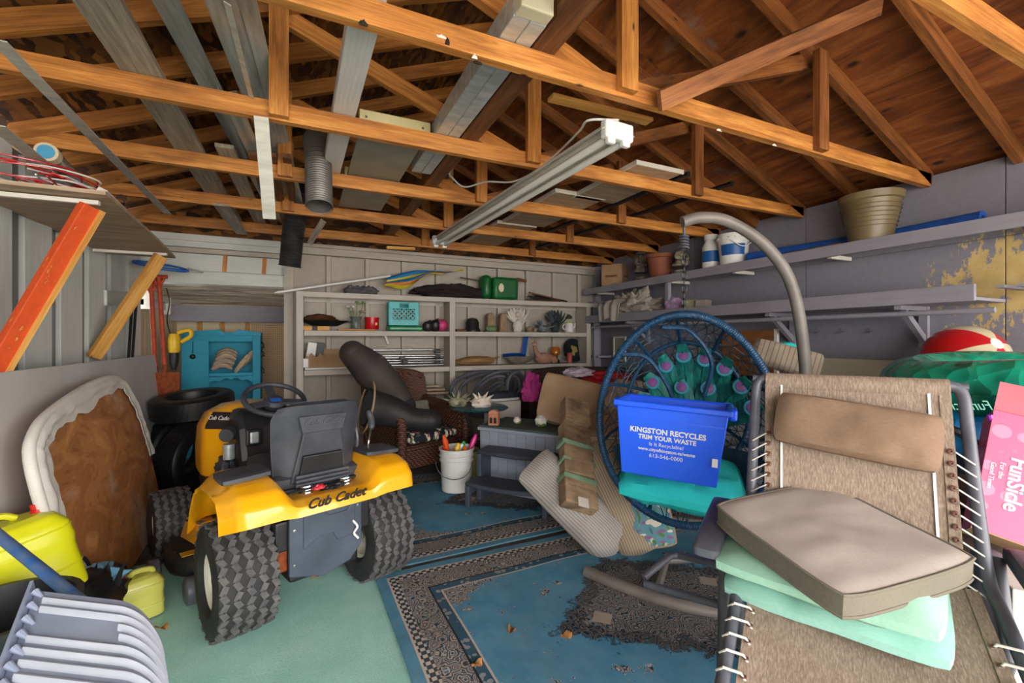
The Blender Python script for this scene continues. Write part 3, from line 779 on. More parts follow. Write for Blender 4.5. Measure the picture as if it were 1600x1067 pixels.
# paint splashes on the second truss chord
M['splash_w'] = flat('white_splash', 'd9d4c8', None, rough=.6); M['splash_k'] = flat('black_splash', '17140f', None, rough=.6)
tr1 = bpy.data.objects['roof_truss.001']
for k, (px_, py_, w_, h_, m_) in enumerate(((568, 40, .016, .024, 'splash_k'), (690, 60, .022, .016, 'splash_w'), (699, 70, .01, .03, 'splash_k'), (742, 92, .014, .02, 'splash_w'), (746, 100, .022, .014, 'splash_k'), (1124, 205, .022, .014, 'splash_w'), (1210, 228, .02, .012, 'splash_w'))):
    c_ = at(px_, py_, Y=1.579)
    MB().heap(c_, (w_ * .75, .002, h_ * .7), .6, 2.4, k + 3, 20, 12).obj('paint_splash', m_, tr1)

# ------------------------------------------------------------------ ride-on mower (own coordinates: x right, y forward)
M['yellow'] = flat('mower_yellow', 'f2a90c', 'f5b21a', 3, .28, coat=.4)
def tyre_mat(name):
    t = NT(name); v = t.coord()
    d = t.ramp(t.noise(v, 9, 6, .7), [(.35, '1d1d1f'), (.6, '2f2e2e'), (.8, '55504a')])
    return t.done(d, .75)
M['rubber'] = tyre_mat('dusty_rubber')
M['lug'] = flat('worn_tread', '47464a', '63615f', 20, .8)
M['rim'] = flat('cream_rim', 'd9d3c3', 'e9e4d6', 6, .45)
M['dash'] = flat('dash_black', '1b1c20', '2a2b30', 8, .35)
M['blue_grey'] = flat('blue_grey_plate', '39424f', '4c5665', 5, .5)
mw = thing('ride_on_mower', 'yellow and black ride-on lawn mower parked on the mint carpet', 'mower', (.05, 2.54, .014), R(20), local=True)
RX = Matrix.Rotation(R(90), 4, 'Y')
def wheel(nm, x, y, r, w, rimr, lugs, out):
    T = Matrix.Translation((x, y, r)) @ RX            # lathe axis along x
    h = w / 2
    pr = [(rimr, -h * .8), (rimr + .02, -h * .98), (r * .8, -h), (r * .93, -h * .93), (r * .975, -h * .72), (r * .985, -h * .3), (r * .985, h * .3), (r * .975, h * .72), (r * .93, h * .93), (r * .8, h), (rimr + .02, h * .98), (rimr, h * .8)]
    ty = MB().lathe(pr, 40, T, caps=False).obj('tyre', 'rubber', mw)
    tread = MB(); n = lugs
    for k in range(n):
        for row in range(5):
            a = 2 * math.pi * (k + (row % 2) * .5) / n; xx = (-.8 + .4 * row) * h
            rr = r * (.985 if abs(xx) < h * .5 else .965)
            # chevron lug: two short bars at an angle
            m = T @ Matrix.Rotation(a, 4, 'Z') @ Matrix.Translation((rr, 0, xx))
            L = 2 * math.pi * r / n * .52
            for sg in (-1, 1):
                mm = m @ Matrix.Translation((0, sg * L * .42, 0)) @ Matrix.Rotation(sg * .5, 4, 'X')
                tread.b(-.006, .005, -L * .5, L * .5, -h * .1, h * .1, mm)
    tr = tread.obj('tread', 'lug', ty, False); tr['kind'] = 'stuff'
    for sg in (-1, 1):
        q = [(0, h * .55), (rimr * .3, h * .55), (rimr * .36, h * .35), (rimr * .8, h * .3), (rimr * .88, h * .7), (rimr * 1.04, h * .82), (rimr * 1.06, h * .7)]
        mm = T @ Matrix.Rotation(R(180), 4, 'X') if sg < 0 else T
        rm = MB().lathe(q[::-1], 30, mm, caps=False).obj('rim', 'rim', mw)
        MB().lathe([(rimr * .28, h * .5), (rimr * .28, h * .72), (0, h * .76)], 14, mm).obj('hub_cap', 'steel' if sg * out < 0 else 'black', rm)
for sx in (-1, 1):
    wheel('rear', sx * .345, 0, .255, .245, .125, 22, sx)
    wheel('front', sx * .43, 1.12, .2, .2, .095, 20, sx)
sst = lambda a, b, x: (lambda t: t * t * (3 - 2 * t))(min(max((x - a) / (b - a), 0), 1))
prof_o = [(.46, .40), (.40, .52), (.30, .64), (.16, .695), (-.04, .71), (-.18, .70), (-.27, .675), (-.315, .63), (-.325, .565)]
prof_c = [(.46, .38), (.40, .40), (.34, .44), (.20, .55), (.0, .585), (-.16, .60), (-.26, .605), (-.315, .59), (-.325, .555)]
def lerp_prof(pr, v):
    q = v * (len(pr) - 1); i = min(int(q), len(pr) - 2); f = q - i
    return pr[i][0] * (1 - f) + pr[i + 1][0] * f, pr[i][1] * (1 - f) + pr[i + 1][1] * f
def fender(u, v):
    x = (u * 2 - 1) * .455; a = abs(x)
    k = sst(.17, .25, a); yo, zo = lerp_prof(prof_o, v); yc, zc = lerp_prof(prof_c, v)
    y_, z_ = yo * k + yc * (1 - k), zo * k + zc * (1 - k)
    e = sst(.36, .455, a)
    z_ -= (.06 if v < .6 else .035) * e * e; y_ += (.10 * e * e if v > .6 else -.03 * e if v < .3 else 0)
    return (x, y_, z_)
MB().sheet(fender, 44, 32, .008).obj('fender', 'yellow', mw)
for sx in (-1, 1):
    MB().pillow(.2, .19, .035, 10, .25, .5, m=Matrix.Translation((sx * .33, -.05, .722)) @ Matrix.Rotation(R(3 * sx), 4, 'Y')).obj('fender_pad', 'charcoal', mw)
    MB().sheet(lambda u, v: (sx * (.30 + .14 * v), .33 + .4 * u, .40 - .08 * u + .015 * math.sin(v * 3.1) - .09 * (v > .99)), 8, 5, .01).obj('footrest', 'yellow', mw)
    MB().sheet(lambda u, v: (sx * (.31 + .11 * v), .36 + .34 * u, .409 - .08 * u), 6, 3, .01).obj('foot_mat', 'charcoal', mw)
# rear plate, axle, transaxle
def rear_plate(m_):
    pass
rp = MB().prism([(-.18, .58), (.17, .58), (.17, .3), (.11, .235), (-.02, .2), (-.18, .25)], -.012, .012, basis3((0, -.2, 0), (1, 0, 0), (0, 0, 1))).obj('rear_plate', 'blue_grey', mw, False, .006)
MB().prism([(-.12, .53), (-.03, .53), (.0, .49), (.09, .49), (.12, .53), (.13, .53), (.13, .36), (.04, .36), (.02, .4), (-.05, .4), (-.12, .36)], .012, .02, basis3((0, -.2, 0), (1, 0, 0), (0, 0, 1))).obj('pressed_panel', 'blue_grey', rp, False, .006)
MB().lathe([(.019, 0), (.019, .006), (0, .008)], 14, Matrix.Translation((-.135, -.213, .54)) @ Matrix.Rotation(R(90), 4, 'X')).obj('round_sticker', 'white', rp)
for q in ((-.16, .46), (-.16, .3), (.145, .5), (.145, .33)):
    MB().lathe([(.007, 0), (.007, .005), (0, .006)], 8, Matrix.Translation((q[0], -.213, q[1])) @ Matrix.Rotation(R(90), 4, 'X')).obj('bolt', 'steel', rp)
MB().tube(smooth_path([(.12, -.215, .43), (.135, -.235, .4), (.12, -.23, .37), (.14, -.235, .34)], 5), .006, 6).obj('hitch_clip', 'white', mw)
MB().tube([(-.3, 0, .25), (.3, 0, .25)], .028, 12).obj('axle', 'grey_metal', mw)
for sx in (-1, 1):
    MB().tube([(sx * .19, -.02, .24), (sx * .24, -.01, .25), (sx * .27, 0, .25)], [.035, .04, .03], 10).obj('axle_end', 'alu', mw)
MB().b(-.17, .17, -.18, .12, .2, .42).obj('transaxle', 'black', mw, False, .02)
MB().b(-.22, -.17, -.16, .1, .26, .5).obj('bracket', 'rust', mw, False, .006)
MB().b(-.23, .23, -.18, .75, .36, .5).obj('chassis', 'black', mw, False, .01)
# seat
def seat_back(u, v):
    x = (u * 2 - 1); h = v
    w = .225 - .03 * (1 - h) - .018 * max(0, h - .85) / .15
    return (x * w * (1 - .06 * max(0, h - .9) * 10 * abs(x) ** 4), -.11 - .06 * h + .07 * abs(x) ** 3 + .02 * math.sin(h * 3.14), .64 + .385 * h - .02 * abs(x) ** 6 * h)
sb = MB().sheet(seat_back, 22, 20, .035).obj('seat_back', 'charcoal', mw, bevel=.012)
def back_pt(x, z, off=.0):
    h = (z - .64) / .385
    return Vector((x, -.11 - .06 * h + .07 * abs(x / .22) ** 3 + .02 * math.sin(h * 3.14) - off - .0, z))
bm = basis3(back_pt(.0, .93, .004), (1, 0, 0), (0, -.12, 1))
MB().prism([(-.12, .04), (.12, .04), (.1, -.045), (-.1, -.045)], 0, .012, bm).obj('logo_panel', 'charcoal', sb, False, .008)
MB().prism([(-.09, .1), (.09, .1), (.14, -.17), (-.14, -.17)], 0, .014, basis3(back_pt(0, .81, .004), (1, 0, 0), (0, -.16, 1))).obj('centre_panel', 'charcoal', sb, False, .01)
MB().prism([(-.095, .06), (.095, .06), (.11, -.06), (-.11, -.06)], .0, .02, basis3(back_pt(0, .72, .012), (1, 0, 0), (0, -.2, 1))).obj('recess', 'black', sb, False, .004)
text('embossed_lettering', 'Cub Cadet', .045, flat('emboss', '4d5058', None, rough=.4), sb, basis3(back_pt(0, .935, .018), (1, 0, 0), (0, -.12, 1)), .002, shear=.35)
for z in (.64, .66, .68):
    MB().tube([(-.13, -.145, z), (.13, -.145, z)], .009, 8).obj('seat_rib', 'charcoal', sb)
MB().pillow(.44, .46, .1, 12, .3, .5, m=Matrix.Translation((0, .13, .66)) @ Matrix.Rotation(R(5), 4, 'X')).obj('seat_cushion', 'charcoal', mw)
MB().b(-.19, .21, -.12, .3, .605, .622).obj('seat_pan', 'black', mw, False, .006)
for sx in (-.09, .1):
    pts = [(sx + .028 * math.cos(k * .7), -.17 + .028 * math.sin(k * .7), .575 + .0016 * k) for k in range(44)]
    MB().tube(pts, .005, 6).obj('seat_spring', 'steel', mw)
MB().tube([(-.19, -.2, .6), (-.19, -.2, .63), (-.1, -.2, .635), (-.04, -.2, .635)], .006, 6).obj('seat_bracket', 'black', mw)
MB().heap((-.045, -.2, .625), (.03, .02, .018), .3, 2).obj('red_cap', flat('red_plastic', 'c02633', 'd83a45', 5, .4), mw)
MB().heap((.03, -.19, .61), (.06, .03, .02), .5, 3, 4).obj('wiring', 'black', mw)
for sx in (1,):
    MB().tube(smooth_path([(.25, .02, .7), (.25, .0, .8), (.24, .05, .93)], 5), .008, 8).obj('lift_lever', 'grey_metal', mw)
    MB().tube(smooth_path([(.3, -.02, .72), (.31, -.02, .78), (.36, .05, .83)], 5), .006, 8).obj('lever_rod', 'steel', mw)
    MB().tube(smooth_path([(.355, .04, .82), (.37, .07, .87), (.36, .09, .92)], 4), [.012] + [.02] * 7 + [.012], 10).obj('lever_grip', 'charcoal', mw)
# hood, dash, steering
hood = [(.86, .49), (.82, .64), (.88, .70), (.90, .80), (.84, .885), (.80, .925), (1.2, .905), (1.46, .85), (1.56, .72), (1.58, .55), (1.52, .45), (1.0, .45)]
HB = basis3((0, 0, 0), (0, 1, 0), (0, 0, 1))
def hood_sheet(u, v):
    pr = [(.26, .47), (.262, .62), (.25, .78), (.215, .875), (.13, .925), (0, .94), (-.13, .925), (-.215, .875), (-.25, .78), (-.262, .62), (-.26, .47)]
    q = v * 10; i = min(int(q), 9); f = q - i
    x = pr[i][0] * (1 - f) + pr[i + 1][0] * f; z = pr[i][1] * (1 - f) + pr[i + 1][1] * f
    k = u
    y0 = .84 + .06 * math.exp(-((z - .78) / .07) ** 2) - .03 * (z - .47) * (z < .6) - .05 * sst(.86, .93, z)
    y_ = y0 + (1.56 - y0) * k
    sc = (.62 + .46 * sst(0, .32, k)) * (1 - .22 * k ** 3); zz = z - .14 * k ** 3 * sst(.5, .95, z)
    return (x * sc, y_, zz)
MB().sheet(hood_sheet, 20, 30, .01).obj('hood', 'yellow', mw)
MB().prism([(-.2, .46), (.2, .46), (.2, .74), (.12, .8), (-.12, .8), (-.2, .74)], 0, .03, basis3((0, 1.57, 0), (1, 0, 0), (0, 0, 1))).obj('grille', 'black', mw, False, .02)
lb = MB().sheet(lambda u, v: Vector(hood_sheet(.03 + .22 * u, .70 + .11 * v)) + Vector((-.006, -.006, .002)), 8, 6, .004).obj('hood_badge', 'black', mw)
p0 = Vector(hood_sheet(.03, .76)); p1 = Vector(hood_sheet(.22, .76)); p2 = Vector(hood_sheet(.12, .82))
text('badge_lettering', 'Cub Cadet', .038, 'white', lb, basis3((p0 + p1) / 2 + Vector((-.014, 0, .02)), (p0 - p1), Vector((p2.x - (p0 + p1).x / 2, 0, p0.z - p2.z)) * 0 + Vector((.25, 0, 1))), .001, shear=.35)
dash = MB().prism([(.62, .36), (.62, .62), (.68, .80), (.74, .90), (.86, .915), (.93, .82), (.93, .36)], -.17, .17, HB).obj('dash_tower', 'dash', mw, False, .04)
MB().b(-.14, -.05, .618, .64, .70, .80, Matrix.Rotation(R(0), 4, 'X')).obj('fuel_window', 'black', dash, False, .02)
MB().b(-.12, -.07, .612, .63, .715, .785).obj('gauge', 'galv', dash, False, .01)
MB().b(.0, .14, .612, .63, .62, .68).obj('switch_panel', 'charcoal', dash, False, .006)
for k in range(4): MB().b(.0 + k * .03, .02 + k * .03, .606, .62, .6, .612).obj('icon_tab', 'white', dash, False)
MB().tube([(-.15, .80, .77), (-.20, .75, .77), (-.22, .72, .765)], [.04, .045, .04], 14).obj('air_intake', 'charcoal', dash)
MB().tube([(-.2, .74, .62), (-.2, .74, .71)], .032, 12).obj('reservoir', 'galv', mw)
MB().heap((-.2, .8, .52), (.05, .1, .09), .45, 3, 2).obj('engine_parts', 'charcoal', mw)
MB().b(-.2, .2, .9, 1.5, .3, .6).obj('engine', 'black', mw, False, .03)
SW = Matrix.Translation((.03, .66, .965)) @ Matrix.Rotation(R(28), 4, 'X')
st = MB().tube([(.17 * math.cos(R(a)), .17 * math.sin(R(a)), 0) for a in range(0, 360, 12)], .016, 10, closed=True).obj('steering_wheel', 'charcoal', mw, m=SW)
MB().lathe([(.055, -.05), (.065, -.02), (.05, .0), (0, .005)], 18).obj('hub', 'charcoal', st)
for a in (200, 340, 90):
    MB().bar((.04 * math.cos(R(a)), .04 * math.sin(R(a)), -.012), (.165 * math.cos(R(a)), .165 * math.sin(R(a)), 0), .05, .014).obj('spoke', 'charcoal', st, False, .004)
MB().b(-.03, .03, -.03, .0, .004, .008).obj('blue_sticker', flat('blue_sticker', '2b62c4', None, rough=.4), st, False)
MB().tube([(.03, .70, .94), (.03, .75, .8)], .035, 12).obj('steering_column', 'dash', mw)
# front axle, frame, deck
MB().bar((-.36, 1.12, .22), (.36, 1.12, .22), .06, .06).obj('front_axle', 'black', mw, False, .008)
MB().tube(smooth_path([(-.26, .92, .47), (-.31, .9, .44), (-.32, .88, .3), (-.3, .8, .2)], 5), .011, 8).obj('deck_link', 'black', mw)
MB().b(-.27, -.2, .85, 1.2, .40, .47).obj('frame_rail', 'black', mw, False, .01)
dk = []
for k in range(40):
    a = 2 * math.pi * k / 40; dk.append((.02 + .54 * math.copysign(abs(math.cos(a)) ** .7, math.cos(a)), .66 + .29 * math.copysign(abs(math.sin(a)) ** .75, math.sin(a))))
t = NT('dirty_deck'); v = t.coord()
M['deck'] = t.done(t.ramp(t.noise(v, 12, 7, .7), [(.45, '141416'), (.62, '2a2622'), (.75, '6f5b48')]), .6)
MB().prism(dk, .09, .2).obj('mower_deck', 'deck', mw, True, .03)
MB().prism([(x * .75, .66 + (y - .66) * .75) for x, y in dk], .2, .235).obj('deck_top', 'deck', mw, True, .015)
MB().b(-.47, -.39, .5, .56, .2, .203).obj('warning_label', flat('label_yellow', 'd9a514', 'c08b10', 20, .5), mw, False)
for x, y in ((-.45, .37), (-.56, .72)):
    dw = MB().lathe([(0, -.03), (.05, -.03), (.068, -.022), (.07, 0), (.068, .022), (.05, .03), (0, .03)], 20, Matrix.Translation((x, y, .075)) @ RX).obj('deck_wheel', 'grey_metal', mw)
    MB().bar((x, y, .09), (x + .09, y + .05, .17), .03, .02).obj('wheel_arm', 'black', dw, False)
# maker lettering on the rear skirt
text('maker_lettering', 'Cub Cadet', .062, 'black', mw, basis3((-.01, -.331, .603), (1, 0, 0), (0, -.1, 1)), .002, shear=.35, bold=.001)

# ------------------------------------------------------------------ wicker seats, steps, chest, pail
def wicker_mat(name, c1, c2):
    t = NT(name); v = t.coord()
    w1 = t.n('ShaderNodeTexWave', _wave_type='BANDS', _bands_direction='Z', Scale=17.0, Distortion=1.2, Vector=v); t.put(w1.inputs['Detail'], 1.0)
    w2 = t.n('ShaderNodeTexWave', _wave_type='BANDS', _bands_direction='DIAGONAL', Scale=14.0, Distortion=1.6, Vector=v)
    f = t.math('MULTIPLY', w1.outputs[1], w2.outputs[1])
    t.bump(f, .8, .012)
    return t.done(t.ramp(f, [(.05, c1), (.6, c2)]), .55)
M['wicker'] = wicker_mat('brown_wicker', '3a2119', '8a5a46')
M['wicker_dark'] = wicker_mat('dark_wicker', '22130f', '573830')
def floral(name, base, cols, scale=9):
    t = NT(name); v = t.coord(rand=True)
    vd = t.n('ShaderNodeMapping', Vector=v, Scale=(1, 1, 1)).outputs[0]
    n1 = t.n('ShaderNodeTexNoise', Scale=5.0, Detail=2); t.put(n1.inputs['Vector'], vd)
    mx = t.n('ShaderNodeVectorMath', _operation='ADD', i0=vd, i1=t.n('ShaderNodeVectorMath', _operation='SCALE', i0=n1.outputs['Color'], Scale=.16).outputs[0]).outputs[0]
    col = base
    for k, c in enumerate(cols):
        vo = t.n('ShaderNodeTexVoronoi', Scale=float(scale), Vector=t.n('ShaderNodeMapping', Vector=mx, Location=(k * 3.7, k * 1.3, k), Scale=(1, 2.6, 1) if k % 2 else (2.4, 1, 1), Rotation=(0, 0, k * .9)).outputs[0])
        col = t.mix(t.ramp(vo.outputs['Distance'], [(.26, (1, 1, 1)), (.3, (0, 0, 0))]), col, c)
    return t.done(col, .85)
def cube_uv_floral(): pass
def stripes(name, c1, c2, freq, axis=0, duty=.22, rough=.85, kind='Object'):
    t = NT(name); v = t.coord(kind=kind); x = t.n('ShaderNodeSeparateXYZ', Vector=v).outputs[axis]
    f = t.math('FRACT', t.math('MULTIPLY', x, freq))
    m = t.math('LESS_THAN', f, duty)
    col = t.mix(m, t.ramp(t.noise(v, 4, 5), [(.3, c1), (.75, tuple(q * .75 for q in lin(c1)[:3]))]), c2)
    return t.done(col, rough, spec=.2)
def fabric(name, c1, c2, scale=5, weave=260, wr=.25):
    t = NT(name); v = t.coord()
    col = t.mix(.5, t.ramp(t.noise(v, scale, 6), [(.3, c1), (.7, c2)]), t.ramp(t.noise(t.n('ShaderNodeMapping', Vector=v, Scale=(1, 6, 1)).outputs[0], weave * .3, 2), [(.3, c1), (.7, c2)]))
    t.bump(t.noise(v, weave, 2), wr, .002)
    return t.done(col, .9, spec=.15)
M['tan_fabric'] = fabric('tan_fabric', 'a08468', 'b4987a')
M['taupe'] = fabric('taupe_fabric', 'a0968f', 'b0a69f')
M['olive_band'] = fabric('olive_taupe_fabric', '69645a', '787266')
M['mint_fabric'] = fabric('mint_fabric', '8fbfa9', 'a5cfba')
M['teal_fabric'] = fabric('teal_fabric', '2cc4c6', '3ad8d4')
M['sling'] = None
t = NT('sling_fabric'); v = t.coord()
a = t.noise(t.n('ShaderNodeMapping', Vector=v, Scale=(1, .22, .22)).outputs[0], 230, 3, .7); b = t.noise(v, 4, 5)
M['sling'] = t.done(t.mix(.35, t.ramp(a, [(.32, '6c5d52'), (.5, '8c7b6d'), (.68, 'ad9c8b')]), t.ramp(b, [(.3, '786759'), (.7, '948374')])), .85, spec=.2)
t.bump(a, .4, .003)

def armchair(label, loc, rz, w, mt, cat='chair', name='wicker_armchair', hb=1.0):
    o = thing(name, label, cat, loc, rz, local=True); h = w / 2
    MB().b(-h + .06, h - .06, -.36, .34, .2, .36).obj('seat_base', mt, o, True, .03)
    def back(u, v):
        x = (u * 2 - 1) * (h - .02); z = .33 + (hb - .33) * v * (1 - .10 * abs(u * 2 - 1) ** 4)
        return (x, .30 + .13 * v - .10 * abs(u * 2 - 1) ** 3, z)
    MB().sheet(back, 20, 10, .05).obj('backrest', mt, o, True, .015)
    rim = [Vector(back(k / 20, 1)) + Vector((0, .02, 0)) for k in range(21)]
    MB().tube(rim, .038, 10).obj('back_rail', mt, o)
    for sx in (-1, 1):
        arm = smooth_path([(sx * (h - .03), .3, .7), (sx * (h - .01), .0, .66), (sx * h, -.28, .65), (sx * h, -.38, .60), (sx * h, -.39, .4), (sx * (h - .02), -.37, .0)], 6)
        MB().tube(arm, [.05] * 18 + [.045] * (len(arm) - 18 - 3) + [.04, .035, .03], 10).obj('arm', mt, o)
        MB().sheet(lambda u, v: (sx * (h - .02), -.34 + .66 * u, .2 + .44 * v), 8, 6, .03).obj('side_panel', mt, o)
        MB().tube([(sx * (h - .06), .34, .3), (sx * (h - .05), .38, 0)], .03, 8).obj('leg', mt, o)
    MB().b(-h + .05, h - .05, -.39, -.36, .17, .33).obj('apron', mt, o, True, .012)
    return o
wc = armchair('brown wicker armchair with dark floral seat cushion by the back shelves', (1.036, 4.555, 0), R(20), .74, 'wicker')
M['floral'] = floral('dark_floral_print', '1c1f28', ['d8cdb2', '6d7a55', 'a8505e', '3f5a4b', 'e2d9c6'], 9)
CH = Matrix.LocRotScale(Vector((1.036, 4.555, 0)), Euler((0, 0, R(20))), None)
tag(MB().pillow(.58, .62, .13, 16, .3, .4, .02, 3).obj('seat_cushion', 'floral', m=CH @ Matrix.Translation((.0, -.07, .44)) @ Matrix.Rotation(R(3), 4, 'X')), 'dark floral seat cushion on the brown wicker armchair', 'cushion')
M['boot'] = flat('black_rubber_boot', '1b1b1c', '343335', 5, .6, bump=.25, bscale=9)
M['boot_worn'] = flat('worn_rubber', '332e2c', '4c4541', 4, .7, bump=.25, bscale=9)
def boot(label, pts, rs, hollow):
    P = smooth_path(pts, 6); n = len(P); r = [rs[min(int(i / 6), len(rs) - 2)] * (1 - (i % 6) / 6) + rs[min(int(i / 6), len(rs) - 2) + 1] * (i % 6) / 6 for i in range(n)]; r[-1] = rs[-1]
    o = thing('rubber_boot', label, 'boot', P[-1], group='black rubber waders on the wicker chair')
    sl_ = MB().tube(P, r, 18, caps=not hollow)
    if not hollow: sl_.sphere(P[0], r[0] * .99, 18, 12)
    sl_.obj('leg_sleeve', 'boot' if hollow else 'boot_worn', o)
    if hollow: MB().tube(P[:-2], [q * .93 for q in r[:-2]], 18, caps=True).obj('lining', 'charcoal', o)
    q = MB(); e = P[-1]; dr = (P[-1] - P[-4]).normalized()
    q.sphere(e, (rs[-1] * 1.1, rs[-1] * 1.1, rs[-1] * 1.0), 16, 10); q.obj('toe', 'boot', o)
    if hollow: MB().tube([p for p in [P[0] + (P[0] - P[1]).normalized().orthogonal() * r[0] * math.cos(a) + (P[0] - P[1]).normalized().cross((P[0] - P[1]).normalized().orthogonal()) * r[0] * math.sin(a) for a in [2 * math.pi * k / 20 for k in range(20)]]], .009, 6, closed=True).obj('cuff', 'tan_fabric', o)
    return o
boot('black rubber wader leg lying over the top of the wicker chair back', [at(551, 552, d=4.15), at(580, 578, d=4.2), at(612, 612, d=4.3), at(632, 634, d=4.3)], [.12, .17, .15, .10], False)
boot('black rubber wader with open top lying across the wicker chair arm', [at(572, 636, d=4.0), at(608, 642, d=4.1), at(645, 655, d=4.15), at(672, 656, d=4.2)], [.17, .14, .11, .10], True)
tag(MB().b(-.09, .09, -.05, .05, 0, .22).obj('folded_cloth', flat('yellow_print', 'd9ac3a', 'c9b87a', 12, .8), smooth=True, bevel=.02, m=CH @ Matrix.LocRotScale(Vector((.05, .17, .5)), Euler((R(-20), R(8), R(5))), None)), 'yellow folded cloth standing against the wicker chair back', 'cloth')
tag(MB().b(-.1, .1, -.04, .04, 0, .2).obj('folded_cloth', flat('grey_print', '7c7a70', '9c9a86', 12, .8), smooth=True, bevel=.02, m=CH @ Matrix.LocRotScale(Vector((.21, .16, .5)), Euler((R(-16), 0, 0)), None)), 'grey patterned folded cloth beside the yellow one on the chair', 'cloth')
for k, z in enumerate((.72, .76, .80)):
    tag(board('wood_offcut', (1.12 - .5 * (k == 1), 5.28, z), (1.62 - .06 * k, 5.2 + .02 * k, z), .07, .025, 'ply_shelf'), ['lowest', 'middle', 'topmost'][k] + ' of the wood offcuts between the wicker chair and the shelf divider', 'offcut', 'wood offcuts behind the wicker chair')

# white pail full of toys
pail = thing('pail', 'white plastic pail full of colourful toys on the rug', 'pail', (1.25, 3.8, .03), local=True)
MB().lathe([(.128, 0), (.132, .004), (.142, .26), (.152, .262), (.152, .272), (.144, .275), (.145, .3), (.155, .302), (.155, .312), (.147, .315), (.149, .355), (.158, .357), (.158, .37), (.146, .37), (.142, .33), (.12, .02), (0, .02)], 36).obj('body', 'white', pail)
MB().tube(arc((0, -.155, .26), .15, 178, 362, 16, 'xz', 1.0), .0035, 6).obj('handle', 'steel', pail, m=Matrix.Rotation(R(-25), 4, 'Z') @ Matrix.Translation((0, .0, .06)) @ Matrix.Rotation(R(12), 4, 'X'))
TC = [('pink toy', 'e0218a', (.1, -.02), (.07, .0, .12), 'pink plastic toy handle sticking out of the white pail'), ('orange toy', 'e8541a', (-.07, .0), (-.04, .02, .13), 'orange toy blade sticking out of the white pail'), ('yellow toy', 'f0c320', (-.03, -.05), (.03, .0, .07), 'yellow toy lying across the white pail'), ('green toy', '3fbf4d', (.03, .05), (.06, .02, .05), 'green toy at the back of the white pail'), ('red toy', 'd22a20', (-.09, .03), (-.01, .0, .06), 'red toy at the left rim of the white pail'), ('white toy', 'd9e6ea', (.0, .03), (.05, -.03, .05), 'pale blue toy in the middle of the white pail'), ('orange scoop', 'f07b22', (.06, -.08), (.0, .05, .03), 'small orange scoop at the front of the white pail')]
for n_, c_, p_, v_, l_ in TC:
    b0 = Vector((1.25 + p_[0], 3.8 + p_[1], .33)); b1 = b0 + Vector(v_) * 1.1 + Vector((0, 0, .04))
    tag(MB().tube([b0, b0.lerp(b1, .4), b0.lerp(b1, .7), b1], [.012, .02, .026, .012], 8).obj('toy', flat(n_.replace(' ', '_'), c_, None, rough=.35)), l_, 'toy', 'toys in the white pail')
cn = thing('metal_can', 'dull yellow metal can standing behind the white pail', 'can', (1.43, 3.98, .02), local=True)
MB().lathe([(.1, 0), (.1, .3), (.094, .305), (0, .305)], 24).obj('body', flat('dull_yellow_can', '8f8a4a', 'b3ad62', 5, .5), cn)
MB().tube([(.1 * math.cos(R(a)), .1 * math.sin(R(a)), .302) for a in range(0, 360, 15)], .005, 6, closed=True).obj('rim', 'steel', cn)

# deck box and spa steps
M['slat_grey'] = woodpaint('pale_blue_grey_plastic', '8d95a6', 'a0a8b8')
M['lid_green'] = flat('green_grey_lid', '3d4e4e', '4c5e5c', 5, .6)
M['step_grey'] = flat('slate_plastic', '3a3f4b', '4a505d', 6, .5, bump=.1, bscale=250)
RZ = R(-54)
db = thing('deck_box', 'pale grey slatted storage box with green lid behind the steps', 'storage box', (1.86, 3.51, .026), RZ, local=True)
for k in range(9):
    MB().b(-.4 + k * .0895, -.4 + k * .0895 + .086, -.235, -.215, .03, .53).obj('slat', 'slat_grey', db, False, .004)
for k in range(5):
    MB().b(-.405, -.385, -.235 + k * .0945, -.235 + k * .0945 + .091, .03, .53).obj('slat', 'slat_grey', db, False, .004)
MB().b(-.39, .4, -.22, .235, .0, .525).obj('body', 'slat_grey', db, False)
MB().b(-.42, .42, -.255, .255, .53, .56).obj('lid_edge', 'slat_grey', db, False, .006)
MB().b(-.41, .41, -.245, .245, .56, .575).obj('lid', 'lid_green', db, False, .006)
sp = thing('spa_steps', 'dark slate plastic two tread steps in front of the slatted box', 'steps', (1.47, 3.17, .03), R(-48), local=True)
def tread(y0, y1, z, hw):
    pl = [(-hw, y1)] + [(-hw + 2 * hw * k / 14, y0 - .055 * math.sin(math.pi * k / 14)) for k in range(15)] + [(hw, y1)]
    return MB().prism(pl[::-1] if False else pl, z - .035, z)
tread(-.1, .12, .20, .34).obj('lower_tread', 'step_grey', sp, True, .012)
tread(.1, .3, .41, .33).obj('upper_tread', 'step_grey', sp, True, .012)
for sx in (-1, 1):
    MB().b(sx * .32 - .02, sx * .32 + .02, -.1, -.06, 0, .17).obj('leg', 'step_grey', sp, False, .008)
    MB().b(sx * .31 - .02, sx * .31 + .02, .08, .13, 0, .385).obj('leg', 'step_grey', sp, False, .008)
    MB().b(sx * .31 - .012, sx * .31 + .012, -.08, .1, .1, .17).obj('side_rail', 'step_grey', sp, False, .006)
    MB().b(sx * .3 - .012, sx * .3 + .012, .1, .28, .0, .38).obj('side_panel', 'step_grey', sp, False, .006)
